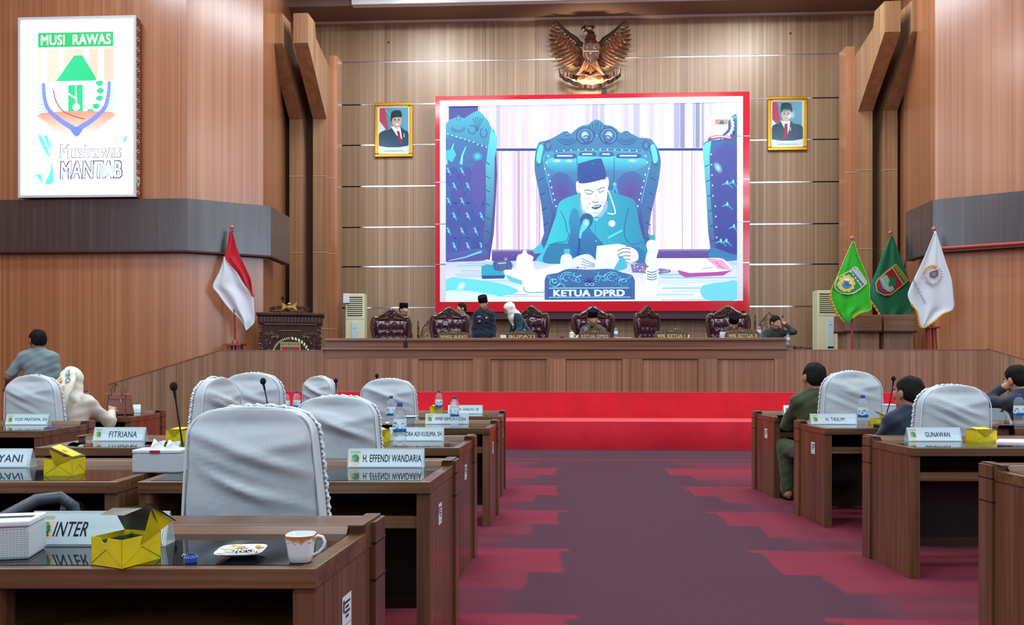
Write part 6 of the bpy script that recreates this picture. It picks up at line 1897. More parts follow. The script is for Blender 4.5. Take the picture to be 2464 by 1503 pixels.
def tmic(px, zc, lb, h=.17, r=.02):
    t = thing('table_microphone', lb, 'microphone', on_table(px, zc), YAW, 'microphones on the head table')
    MB().box(-.05, .05, -.05, .05, 0, .02).build('base', M_BLACK, t, bevel=.005)
    MB().tube([(0, 0, .02), (0, .02, h * .6), (.0, -.01, h)], .005, 6).build('gooseneck', M_BLACK, t)
    MB().ball((0, -.02, h), (r, r, r), 10).build('foam_head', M_FOAM, t, smooth=True)
tmic(1424, 14.05, 'black microphone in front of the speaking man', .23, .028)
tmic(1742, 14.05, 'microphone with a white head in front of the bending man', .2, .012)
p = on_table(1739, 13.9)
t = thing('white_mug', 'round white cup held up in front of the bending man', 'mug', p, YAW)
MB().lathe([(.03, 0), (.04, .01), (.055, .09), (.052, .13), (.048, .13), (.045, .02), (.003, .015)], n=20).build('bowl', M_PORC, t, smooth=True)
MB().tube([(.05, 0, .11), (.08, 0, .09), (.05, 0, .04)], .006, 6).build('handle', M_PORC, t, smooth=True)

# ---- ornate podium
zc = 13.95
pl, pr = atD(624, 842, zc), atD(774, 842, zc)
w = (pr - pl).length; pc = (pl + pr) / 2
H = CH + (HOR - 752) / F * zc - ZS
pod = thing('carved_podium', 'dark carved wooden podium with a regency emblem, left side of the stage', 'podium', (pc.x, pc.y, ZS), YAW + .23)
MB().box(-w / 2 + .03, w / 2 - .03, 0, .6, 0, H - .2).build('body', W_DARK, pod)
MB().box(-w / 2 - .03, w / 2 + .03, -.06, .66, H - .06, H).build('top_slab', W_DARK, pod, bevel=.015)
MB().box(-w / 2 + .0, w / 2 - .0, -.03, .63, H - .2, H - .061).build('cornice', W_DARK, pod, bevel=.01)
for i in range(18):
    x = -w / 2 + .06 + i * (w - .12) / 17
    MB().box(x - .02, x + .02, -.045, -.029, H - .17, H - .08).build('dentil', mat('dentil_dark', '#4a3a38', .35), pod)
MB().box(-w / 2 + .1, w / 2 - .1, -.035, -.028, H - .21, H - .2).build('cornice_line', mat('pale_line', '#8a7060', .3), pod)
MB().box(-w / 2 + .35, w / 2 - .35, -.012, -.001, H - .32, H - .31).build('panel_line', mat('pale_line', '#8a7060', .3), pod)
M_CARV = mat('carving_gloss', '#5a4240', .22, .2, .6, .3)
for s_ in (-1, 1):
    m_ = MB(); rr = random.Random(9)
    for i in range(16):
        z = H - .25 - i * .065
        spiral(m_, s_ * (w / 2 - .045), z, .035, 1.1, s_ * (1 if i % 2 else -1), rr.uniform(0, 6), .012, -.01, 5, 9)
    m_.build('pilaster_carving', M_CARV, pod, smooth=True)['kind'] = 'stuff'
    m_ = MB()
    for i in range(22):
        q = rr.random(); r_ = rr.random() ** .7
        x = w / 2 - .13 - (1 - q) * .24 * r_ ; z = H - .34 - q * .42 * r_ - .02
        spiral(m_, s_ * x, z, rr.uniform(.022, .036), 1.1, rr.choice((-1, 1)), rr.uniform(0, 6), .010, -.01, 5, 9)
    for z, x in ((H - .66, .16), (H - .74, .15), (H - .82, .14)):
        m_.ball((s_ * (w / 2 - x), -.01, z), .016, 8)
    m_.build('corner_carving', M_CARV, pod, smooth=True)['kind'] = 'stuff'
A = Art(lambda u, v, k: Vector((u, -.002 - .0008 * k, v)))
cz = H - .62
for i in range(26):
    a = math.radians(95 + i * 6.6); A.ell(.30 * math.cos(a), cz - .13 + .3 * math.sin(a), .022, .010, '#d9d08c', n=6, rot=math.degrees(a), same=i > 0)
for i in range(14):
    a = math.radians(84 - i * 11); A.ell(.31 * math.cos(a), cz - .13 + .3 * math.sin(a), .032, .018, '#cfe6bc', n=8, rot=math.degrees(a) + 40, same=i > 0)
A.poly([(-.17, cz + .1), (.17, cz + .1), (.17, cz - .2), (.1, cz - .3), (0, cz - .36), (-.1, cz - .3), (-.17, cz - .2)], '#b9a06c')
A.rect(-.155, cz + .085, .155, cz + .045, '#2c4a2c'); A.text('MUSI RAWAS', -.14, cz + .052, .14, cz + .078, '#e4e0b8', down=False)
A.rect(-.155, cz + .02, .155, cz - .05, '#a02030'); A.poly([(-.08, cz - .05), (0, cz + .02), (.08, cz - .05), (.03, cz - .06), (.03, cz - .3), (-.03, cz - .3), (-.03, cz - .06)], '#1f6a3a')
A.poly([(-.15, cz - .06), (-.04, cz - .08), (-.03, cz - .3), (-.1, cz - .28), (-.155, cz - .2)], '#a9c46a'); A.poly([(.15, cz - .06), (.04, cz - .08), (.03, cz - .3), (.1, cz - .28), (.155, cz - .2)], '#79b87c')
A.build('regency_emblem', M_PRINT, pod)
m_ = MB()
for s_ in (-1, 1):
    for i in range(9):
        x = .06 + i * .033
        spiral(m_, s_ * x + -.02, H + .05 + .05 * math.sin((1 - i / 9) * PI / 2), .035, 1.2, s_ * (1 if i % 2 else -1), i * 1.3, .013, .02, 5, 9)
m_.box(-.33, .30, .0, .05, H, H + .03)
m_.build('crest_carving', W_DARK, pod, smooth=True, angle=40)['kind'] = 'stuff'
m_ = MB()
for s_ in (-1, 1):
    for i in range(5):
        m_.tube([(-.02 + s_ * .03, -.0, H + .1), (-.02 + s_ * (.08 + i * .012), -.01, H + .13 - i * .02), (-.02 + s_ * (.14 - i * .008), 0, H + .18 - i * .028)], [.014, .014, .004], 6)
m_.ball((-.02, -.01, H + .15), (.035, .03, .03), 10); m_.ball((-.02, 0, H + .09), (.05, .03, .05), 10)
m_.build('gilt_eagle', mat('old_gold', '#a08a4a', .35, .6), pod, smooth=True)
m_ = MB().tube([(-.14, .12, H), (-.14, .1, H + .15), (-.135, .05, H + .24)], .007, 6)
t2 = thing('podium_microphone', 'black gooseneck microphone on the carved podium', 'microphone', pod.matrix_world @ Vector((0, 0, 0)), 0)
t2.location = Vector((pc.x, pc.y, ZS)) ; t2.rotation_euler = (0, 0, YAW + .23)
m_.build('gooseneck', M_BLACK, t2)
MB().ball((-.135, .03, H + .26), (.028, .028, .035), 12).build('foam_head', M_FOAM, t2, smooth=True)
MB().box(-.18, -.10, .08, .16, H + .0005, H + .02).build('base', M_BLACK, t2)

# ---- plain wooden double lectern on the right
zc = 14.6
a, b = atD(2033, 757, zc), atD(2203, 757, zc)
H = a.z - ZS; mid_x = (2124 - 1232) / F * zc
lw = thing('wooden_lectern', 'plain wooden lectern, left one of the pair on the right of the stage', 'lectern', cw((2080 - 1232) / F * zc, ZS, zc), YAW, 'plain lecterns under the green flags')
rw = thing('wooden_lectern', 'plain wooden lectern, right one of the pair, beside the white flag', 'lectern', cw((2162 - 1232) / F * zc, ZS, zc), YAW, 'plain lecterns under the green flags')
s_ = zc / F
for t, x0, x1, b0, b1 in ((lw, -47, 42, -40, 38), (rw, -35, 43, -33, 38)):
    MB().box(x0 * s_, x1 * s_, 0, .5, H - .30, H).build('upper_box', W_TRIM, t, bevel=.006)
    MB().box(x0 * s_ - .01, x1 * s_ + .01, -.02, .5, H - .33, H - .301).build('ledge', W_DARK, t)
    MB().box(b0 * s_, b1 * s_, .04, .46, 0, H - .331).build('pedestal', W_STAGE, t)

# ---- air conditioners
def aircon(label, x0, x1, ytop, zc, rz):
    w = (x1 - x0) / F * zc; c = cw(((x0 + x1) / 2 - 1232) / F * zc, ZS, zc)
    H = CH + (HOR - ytop) / F * zc - ZS
    t = thing('floor_air_conditioner', label, 'air conditioner', c, YAW + rz, 'floor-standing air conditioners')
    M_AC = mat('aircon_cream', '#cfd2ac', .4)
    MB().box(-w / 2, w / 2, 0, .3, .12, H).build('cabinet', M_AC, t, bevel=.012)
    MB().box(-w / 2 + .005, w / 2 - .005, .005, .3, 0, .119).build('plinth', mat('aircon_base', '#a9b49c', .5), t)
    gz1, gz0 = H - .07, H - .07 - .42
    MB().box(-w / 2 + .045, w / 2 - .045, -.004, .001, gz0, gz1).build('grille_opening', mat('grille_dark', '#2b302c', .5), t)
    for i in range(9):
        z = gz0 + .02 + i * (gz1 - gz0 - .03) / 9
        MB().box(-w / 2 + .045, w / 2 - .045, -.016, -.0045, z, z + .022).build('louvre', M_AC, t)
    MB().box(-.07, .07, -.014, -.001, H - 1.42, H - .62).build('control_panel', mat('aircon_panel', '#bcd2dc', .25), t, bevel=.004)
    MB().box(-.065, .065, -.018, -.0145, H - 1.27, H - 1.23).build('display', M_BLACK, t)
    MB().box(-.03, .03, -.0165, -.0145, H - .76, H - .75).build('badge', mat('badge_grey', '#6f7f88', .4), t)
    MB().box(-w / 2 + .01, w / 2 - .01, -.003, .0, H - .56, H - .555).build('panel_seam', mat('seam_grey', '#8f927c', .5), t)
    return t, w, H
t, w, H = aircon('cream floor air conditioner with a white box on its corner, left of the armchairs', 831, 877, 706, 17.3, .0)
MB().box(-w / 2 - .04, -w / 2 + .09, -.05, -.0045, H - .21, H - .0).build('corner_box', mat('box_white2', '#d5dfe4', .4), t, bevel=.006)
aircon('cream floor air conditioner behind the bright green flag', 1967, 2029, 698, 17.3, 0)

# ================================================================== FLAGS
def bez(pts, n=16):
    sp = smooth_pts(pts, 8, False); L_ = [0]
    for i in range(1, len(sp)): L_.append(L_[-1] + math.dist(sp[i], sp[i - 1]))
    out = []
    for i in range(n + 1):
        d_ = L_[-1] * i / n
        j = min(max(0, next((q for q in range(len(L_)) if L_[q] >= d_), len(L_) - 1)), len(L_) - 1)
        if j == 0: out.append(sp[0]); continue
        f_ = (d_ - L_[j - 1]) / max(1e-9, L_[j] - L_[j - 1])
        out.append((sp[j - 1][0] + (sp[j][0] - sp[j - 1][0]) * f_, sp[j - 1][1] + (sp[j][1] - sp[j - 1][1]) * f_))
    return out
class Flag:
    def __init__(s, left, right, zc, folds=3.0, amp=.05, ph=0.0, org=None):
        s.n = 40; s.l = bez(left, s.n); s.r = bez(right, s.n); s.zc = zc; s.folds = folds; s.amp = amp; s.ph = ph
        s.org = org
    def pt(s, u, v, off=0.0):
        i = min(s.n - 1, int(v * s.n)); f_ = v * s.n - i
        l = [s.l[i][c] + (s.l[i + 1][c] - s.l[i][c]) * f_ for c in (0, 1)]; r = [s.r[i][c] + (s.r[i + 1][c] - s.r[i][c]) * f_ for c in (0, 1)]
        px, py = l[0] + (r[0] - l[0]) * u, l[1] + (r[1] - l[1]) * u
        a = s.amp * min(1, .25 + v * 1.3)
        d = a * math.sin(u * s.folds * 2 * PI + s.ph + v * 1.2) + a * .4 * math.sin(u * s.folds * 5.3 + v * 9 + s.ph)
        p = atD(px, py, s.zc)
        fw = Vector((-SA, CA, 0))
        return p + fw * (d - off - .07) - s.org
    def uv(s, px, py):     # nearest parameters of a pixel
        best = None
        for j in range(s.n + 1):
            l, r = s.l[j], s.r[j]
            w = (r[0] - l[0], r[1] - l[1]); q = w[0] ** 2 + w[1] ** 2
            if q < 1: continue
            u = max(0, min(1, ((px - l[0]) * w[0] + (py - l[1]) * w[1]) / q))
            d = math.hypot(l[0] + w[0] * u - px, l[1] + w[1] * u - py)
            if best is None or d < best[0]: best = (d, u, j / s.n)
        return best[1], best[2]
def cloth(fl, name, m, parent, u0=0, u1=1, v0=0, v1=1, split=None, nu=30, nv=44):
    mb = MB()
    def f_(u, v): return fl.pt(u0 + (u1 - u0) * u, v0 + (v1 - v0) * v)
    mb.grid(f_, nu, nv)
    o = mb.build(name, m, parent, smooth=True, angle=180)
    md = o.modifiers.new('thickness', 'SOLIDIFY'); md.thickness = .004
    return o
M_POLE = mat('red_pole', '#8f3026', .35, 0, .5, .3)
def pole(t, top, bottom, finial=True, r=.022):
    MB().tube([bottom, top], [r, r * .8], 10).build('pole', M_POLE, t, smooth=True)
    MB().lathe([(.02, 0), (.035, .015), (.02, .03), (.036, .05), (.04, .07), (.028, .095), (.006, .11)], c=top, n=12).build('finial', mat('finial_pink', '#a86058', .3), t, smooth=True)
# national flag
zc = 13.95
org = cw((565 - 1232) / F * zc, ZS, zc)
t = thing('national_flag', 'red and white flag on a red pole at the left end of the stage', 'flag', org, 0)
pole(t, atD(558, 556, zc) - org, Vector((0.02, 0, .28)))
for dx in (-.09, .09):
    for dy in (-.09, .09):
        MB().box(dx - .02, dx + .02, dy - .02, dy + .02, 0, .64).build('stand_leg', M_POLE, t)
MB().box(-.16, .16, -.14, .14, .64, .675).build('stand_top', M_POLE, t)
MB().lathe([(.06, .675), (.05, .72), (.03, .74)], n=10).build('socket', M_POLE, t, smooth=True)
M_FR_ = mat('flag_red', '#c4182c', .7, 0, .3, 0, .2); M_FW_ = mat('flag_white', '#d5dee6', .7, 0, .3, 0, .2, bump=((6, 6, 6), .3, .02))
fl = Flag([(557, 556), (550, 590), (543, 619)], [(560, 556), (578, 610), (600, 655), (609, 680), (612, 712)], zc, 1.6, .05, 0, org)
fl.l = bez([(557, 556), (550, 590), (543, 619), (548, 628), (558, 640), (575, 658), (590, 684), (612, 714)], fl.n)
fl.r = bez([(560, 556), (566, 570), (578, 606), (600, 655), (608, 672), (611, 690), (612, 700), (612.5, 713)], fl.n)
cloth(fl, 'red_band', M_FR_, t)
fl2 = Flag([(543, 619), (532, 650), (515, 688), (527, 706), (545, 732), (558, 748), (575, 765), (592, 790), (599, 796)],
           [(543, 619), (548, 628), (558, 640), (575, 658), (590, 684), (612, 714), (616, 745), (619, 768), (617, 778), (600, 796)], zc, 1.6, .05, 0, org)
cloth(fl2, 'white_band', M_FW_, t)
# bright green flag
def stand(t, base_h=.5):
    for i in range(4):
        a = PI / 4 + i * PI / 2
        MB().tube([(.13 * math.cos(a), .13 * math.sin(a), .0), (.07 * math.cos(a), .07 * math.sin(a), base_h)], .018, 8).build('stand_leg', M_POLE, t, smooth=True)
    MB().lathe([(.13, base_h), (.14, base_h + .01), (.14, base_h + .03), (.05, base_h + .045)], n=16).build('stand_top', M_POLE, t, smooth=True)
zc = 14.2
org = cw((2050 - 1232) / F * zc, ZS, zc)
t = thing('green_flag', 'bright green flag with a yellow fringe and round yellow emblem', 'flag', org, 0, 'fringed flags on the right of the stage')
pole(t, atD(2050, 582, zc) - org, Vector((0, 0, .5))); stand(t)
fl = Flag([(2047, 582), (2035, 610), (2012, 664), (1998, 696), (1996, 716), (2003, 736), (2014, 758), (2032, 777)], [(2051, 582), (2058, 608), (2074, 650), (2086, 684), (2087, 712), (2091, 744), (2060, 756), (2034, 777)], zc, 2.6, .02, .6, org)
cloth(fl, 'cloth', mat('flag_green', '#1fae14', .55, 0, .4, 0, .3), t)
M_FRINGE = mat('fringe_gold', '#c9992c', .6)
def fringe(fl, t, side, v0, v1, n=26, name='fringe', m=None, r=.016):
    pts = []
    for i in range(n + 1):
        v = v0 + (v1 - v0) * i / n
        pts.append(fl.pt(0 if side == 'l' else 1, v, .004))
    MB().tube(pts, [r * (1 + .25 * math.sin(i * 2.4)) for i in range(n + 1)], 6).build(name, m or M_FRINGE, t)
fringe(fl, t, 'l', .60, 1.0, r=.022); fringe(fl, t, 'r', .79, .93, r=.02)
fringe(fl, t, 'l', 0, .6, name='edge_cord', m=mat('cord_yellow', '#b9c43a', .6), r=.007); fringe(fl, t, 'r', 0, .78, name='edge_cord', m=mat('cord_yellow', '#b9c43a', .6), r=.007)
def fart(fl, t, off=.03):
    def fn(u, v, k):
        uu, vv = fl.uv(u, v); q = fl.pt(uu, vv, 0)
        p = atD(u, v, fl.zc) - fl.org
        base = fl.pt(uu, vv, 0) - (atD(*[0.0, 0.0], fl.zc) - fl.org)
        fw = Vector((-SA, CA, 0))
        return p + fw * (-.07 - off - .0012 * k)
    return Art(fn)
A = fart(fl, t)
A.curve([(2040, 651), (2048, 644), (2058, 646), (2079, 677), (2077, 686), (2050, 707), (2022, 708), (2004, 696), (2003, 684), (2010, 668)], '#c9d6a8', 2)
A.curve([(2041, 653), (2048, 647), (2057, 649), (2077, 677), (2075, 684), (2049, 704), (2022, 706), (2006, 695), (2005, 685), (2012, 669)], '#17803c', 2)
A.poly([(2042, 649), (2055, 648), (2078, 679), (2074, 686)], '#b4b4c4'); A.line([(2040, 653), (2068, 690)], 3, '#dfe6ea')
for i in range(5):
    A.line([(2042 + i * 6, 657 + i * 7), (2046 + i * 6, 661 + i * 7)], 3, '#3a6a9a', same=i > 0)
for i in range(10):
    a = i * 36; A.ell(2031 + 16 * math.cos(math.radians(a)), 683 + 16 * math.sin(math.radians(a)), 5.5, 5.5, '#d8cc2c', n=10, same=i > 0)
A.ell(2031, 683, 17, 17, '#d8cc2c'); A.ell(2031, 683, 12.5, 12.5, '#dfe8ea'); A.ell(2031, 684, 12, 12, '#2f7fd0', a0=0, a1=180); A.line([(2020, 680), (2042, 690)], 2.4, '#8f2a4a'); A.rect(2029, 677, 2034, 690, '#1f7a3c'); A.line([(2024, 675), (2029, 682)], 2, '#26344a'); A.line([(2038, 676), (2034, 686)], 2, '#26344a')
A.text('SUMATERA', 2003, 690, 2023, 695, '#e4ecd8', rot=50)
A.build('provincial_emblem', M_PRINT, t)
# dark green flag
zc = 15.6
org = cw((2142 - 1232) / F * zc, ZS, zc)
t = thing('dark_green_flag', 'dark green flag with the MUSI RAWAS shield, between the bright green and white flags', 'flag', org, 0, 'fringed flags on the right of the stage')
pole(t, atD(2142, 568, zc) - org, Vector((0, 0, .5))); stand(t)
fl = Flag([(2140, 566), (2126, 596), (2106, 650), (2090, 690), (2086, 714), (2100, 736), (2112, 756), (2130, 790)], [(2144, 566), (2154, 594), (2166, 628), (2178, 664), (2190, 700), (2196, 738), (2186, 752), (2134, 790)], zc, 2.2, .022, 2.0, org)
cloth(fl, 'cloth', mat('flag_dark_green', '#0f6a48', .65, 0, .3, 0, .25), t)
fringe(fl, t, 'l', .58, 1.0, r=.022); fringe(fl, t, 'r', .80, 1.0, r=.022)
A = fart(fl, t)
A.poly([(2150, 635), (2181, 676), (2138, 711), (2122, 712), (2104, 703), (2102, 694), (2100, 682), (2106, 672), (2124, 655)], '#c9a86a')
A.poly([(2150, 638), (2178, 676), (2168, 683), (2143, 645)], '#3f5a1c'); A.text('MUSI RAWAS', 2139, 657, 2184, 664, '#d8cc3c', rot=52)
A.poly([(2141, 647), (2166, 685), (2137, 708), (2122, 709), (2106, 701), (2103, 683), (2109, 673), (2126, 658)], '#8a2232')
A.poly([(2130, 668), (2149, 669), (2148, 690), (2137, 685)], '#12734a')
A.poly([(2110, 672), (2124, 661), (2146, 697), (2136, 705), (2118, 694)], '#6fb0b0')
for i in range(5):
    A.line([(2113 + i * 3.5, 670 - i * 1.8), (2130 + i * 3, 702 - i * 2)], 1.2, '#d5e6da', same=i > 0)
A.line([(2118, 664), (2134, 692)], 2, '#d8b03c'); A.rect(2132, 678, 2139, 690, '#12734a'); A.poly([(2104, 688), (2122, 708), (2108, 702)], '#4a2a7a')
A.build('regency_shield', M_PRINT, t)
# white flag
zc = 13.45
org = cw((2240 - 1232) / F * zc, ZS, zc)
t = thing('white_flag', 'white flag with a gold fringe and lettering, rightmost of the flags', 'flag', org, 0, 'fringed flags on the right of the stage')
pole(t, atD(2247, 560, zc) - org, Vector((0, 0, .92))); stand(t, .92)
fl = Flag([(2243, 558), (2226, 600), (2204, 650), (2184, 690), (2177, 712), (2186, 734), (2199, 752), (2206, 784), (2213, 790)], [(2247, 558), (2258, 594), (2270, 636), (2282, 672), (2287, 712), (2288, 744), (2262, 756), (2240, 774), (2215, 790)], zc, 2.0, .025, 4.0, org)
cloth(fl, 'cloth', mat('flag_white2', '#cbd6de', .7, 0, .3, 0, .2), t)
fringe(fl, t, 'l', .74, 1.0, r=.014); fringe(fl, t, 'r', .74, 1.0, r=.018)
A = fart(fl, t, .035)
A.ring(2237, 664, 20, 22, 6, '#c99a44', 195, 300); 
for i in range(12):
    a = math.radians(-40 + i * 16); A.ell(2237 + 21 * math.cos(a), 664 + 22 * math.sin(a), 3.6, 1.4, '#8a6f7c' if i % 2 else '#6f8f8a', n=6, rot=math.degrees(a), same=i > 0)
A.poly([(2234, 654), (2249, 650), (2250, 664), (2240, 670), (2230, 666), (2228, 658)], '#8a3a54'); A.ell(2239, 661, 6, 5, '#3f8f74'); A.poly([(2229, 660), (2236, 668), (2230, 667)], '#3a4a8a')
A.line([(2212, 664), (2226, 678), (2240, 690)], 3, '#b9a890', smooth=3); A.text('DPRD', 2214, 668, 2230, 673, '#7f8f9a', rot=45)
A.text('PATEN MUSI RAWAS', 2170, 699, 2236, 706, '#1f3f7a', rot=63)
A.build('council_emblem', M_PRINT, t)
# ================================================================== PEOPLE: one blended surface per body
def surface_nets(d, org, h):
    s = d < 0
    nx, ny, nz = d.shape
    c = [s[i:nx - 1 + i, j:ny - 1 + j, k:nz - 1 + k] for i in (0, 1) for j in (0, 1) for k in (0, 1)]
    tot = sum(q.astype(np.int8) for q in c)
    mask = (tot > 0) & (tot < 8)
    I, J, K = np.nonzero(mask)
    acc = np.zeros((len(I), 3)); cnt = np.zeros(len(I))
    co = [(i, j, k) for i in (0, 1) for j in (0, 1) for k in (0, 1)]
    for a in range(8):
        for b in range(a + 1, 8):
            df = [co[b][q] - co[a][q] for q in range(3)]
            if sum(abs(q) for q in df) != 1: continue
            da = d[I + co[a][0], J + co[a][1], K + co[a][2]]; db = d[I + co[b][0], J + co[b][1], K + co[b][2]]
            m = (da < 0) != (db < 0)
            t = np.where(m, da / np.where(m, da - db, 1), 0)
            p = np.stack([co[a][q] + t * df[q] for q in range(3)], 1)
            acc += p * m[:, None]; cnt += m
    P = (acc / cnt[:, None] + np.stack([I, J, K], 1)) * h + org
    idx = -np.ones(mask.shape, int); idx[I, J, K] = np.arange(len(I))
    F = []
    for ax in range(3):
        sl0 = [slice(None)] * 3; sl1 = [slice(None)] * 3
        sl0[ax] = slice(0, -1); sl1[ax] = slice(1, None)
        A_, B_ = s[tuple(sl0)], s[tuple(sl1)]
        X, Y, Z = np.nonzero(A_ != B_)
        o1, o2 = [(1, 2), (2, 0), (0, 1)][ax]
        g = np.stack([X, Y, Z], 1)
        ok = (g[:, o1] > 0) & (g[:, o2] > 0) & (g[:, o1] < d.shape[o1] - 1) & (g[:, o2] < d.shape[o2] - 1)
        g = g[ok]
        def ix(e1, e2):
            q = g.copy(); q[:, o1] -= e1; q[:, o2] -= e2
            return idx[q[:, 0], q[:, 1], q[:, 2]]
        f = np.stack([ix(1, 1), ix(0, 1), ix(0, 0), ix(1, 0)], 1)
        flip = ~A_[g[:, 0], g[:, 1], g[:, 2]]
        f[flip] = f[flip][:, ::-1]
        F.append(f)
    return P, np.concatenate(F)

def sdf_geo(prims, h, k=.03, cuts=(), subs=(), disp=None):
    """prims: ('c', a, b, ra, rb) tapered capsules, ('e', centre, radii, rotation) ellipsoids."""
    pts = []
    for p in prims:
        if p[0] == 'c': pts += [Vector(p[1]) - Vector([p[3]] * 3), Vector(p[1]) + Vector([p[3]] * 3), Vector(p[2]) - Vector([p[4]] * 3), Vector(p[2]) + Vector([p[4]] * 3)]
        else: r = max(p[2]); pts += [Vector(p[1]) - Vector([r] * 3), Vector(p[1]) + Vector([r] * 3)]
    A_ = np.array(pts); lo = A_.min(0) - .03; hi = A_.max(0) + .03
    n = np.ceil((hi - lo) / h).astype(int) + 1
    ax = [lo[i] + h * np.arange(n[i]) for i in range(3)]
    D = np.full(n, .5)
    def block(c0, c1, mar):
        i0 = np.maximum(0, ((c0 - mar - lo) / h).astype(int)); i1 = np.minimum(n, ((c1 + mar - lo) / h).astype(int) + 2)
        sl = tuple(slice(i0[i], i1[i]) for i in range(3))
        g = np.stack(np.meshgrid(*[ax[i][sl[i]] for i in range(3)], indexing='ij'), -1)
        return sl, g
    def dist(p, g):
        if p[0] == 'c':
            a, b = np.array(p[1]), np.array(p[2]); ba = b - a; pa = g - a
            t = np.clip((pa @ ba) / max(1e-9, ba @ ba), 0, 1)
            return np.linalg.norm(pa - t[..., None] * ba, axis=-1) - (p[3] + (p[4] - p[3]) * t)
        q = g - np.array(p[1])
        if len(p) > 3 and p[3] is not None: q = q @ np.array(p[3])
        r = np.array(p[2]); k0 = np.linalg.norm(q / r, axis=-1); k1 = np.linalg.norm(q / (r * r), axis=-1)
        return np.where(k1 > 1e-9, k0 * (k0 - 1) / np.maximum(k1, 1e-9), -r.min())
    for p in prims:
        if p[0] == 'c':
            c0 = np.minimum(p[1], p[2]) - max(p[3], p[4]); c1 = np.maximum(p[1], p[2]) + max(p[3], p[4])
        else:
            c0 = np.array(p[1]) - max(p[2]); c1 = np.array(p[1]) + max(p[2])
        sl, g = block(c0, c1, .08)
        e = dist(p, g); d0 = D[sl]; kk = p[4] if p[0] == 'e' and len(p) > 4 else k
        hh = np.maximum(kk - np.abs(d0 - e), 0) / kk
        D[sl] = np.minimum(d0, e) - hh * hh * kk * .25
    G = None
    for p in subs:
        sl, g = block(lo, hi, 0) if True else None
        D[sl] = np.maximum(D[sl], -dist(p, g))
    for (pt, nr) in cuts:          # keeps the side opposite to the normal
        nr = np.array(nr) / np.linalg.norm(nr)
        g = np.stack(np.meshgrid(*ax, indexing='ij'), -1)
        D = np.maximum(D, (g - np.array(pt)) @ nr)
    if disp is not None:
        g = np.stack(np.meshgrid(*ax, indexing='ij'), -1)
        D = D + disp(g)
    return surface_nets(D, lo, h)

def np_obj(name, geos, mats, parent):
    V, Fc = [], []; b = 0
    for P, F_ in geos:
        V.append(P); Fc.append(F_ + b); b += len(P)
    V = np.concatenate(V); Fc = np.concatenate(Fc)
    me = bpy.data.meshes.new(name)
    me.vertices.add(len(V)); me.vertices.foreach_set('co', V.astype(np.float32).ravel())
    me.loops.add(len(Fc) * 4); me.loops.foreach_set('vertex_index', Fc.astype(np.int32).ravel())
    me.polygons.add(len(Fc)); me.polygons.foreach_set('loop_start', np.arange(0, len(Fc) * 4, 4, dtype=np.int32))
    me.polygons.foreach_set('use_smooth', np.ones(len(Fc), bool))
    me.update(calc_edges=True); me.validate()
    me.materials.append(mats)
    o = bpy.data.objects.new(name, me)
    return link(o, parent)

def Rm(yaw=0, pitch=0, roll=0):       # head rotation: yaw left positive, pitch down positive, roll
    return Matrix.Rotation(yaw, 3, 'Z') @ Matrix.Rotation(-pitch, 3, 'X') @ Matrix.Rotation(roll, 3, 'Y')

def ik(a, b, l1, l2, hint):
    a, b = Vector(a), Vector(b); d = b - a; L_ = min(d.length, (l1 + l2) * .999)
    d = d.normalized(); b = a + d * L_
    x = (l1 * l1 - l2 * l2 + L_ * L_) / (2 * L_); y = math.sqrt(max(0, l1 * l1 - x * x))
    hv = Vector(hint); hv = (hv - d * hv.dot(d)).normalized()
    return a + d * x + hv * y, b

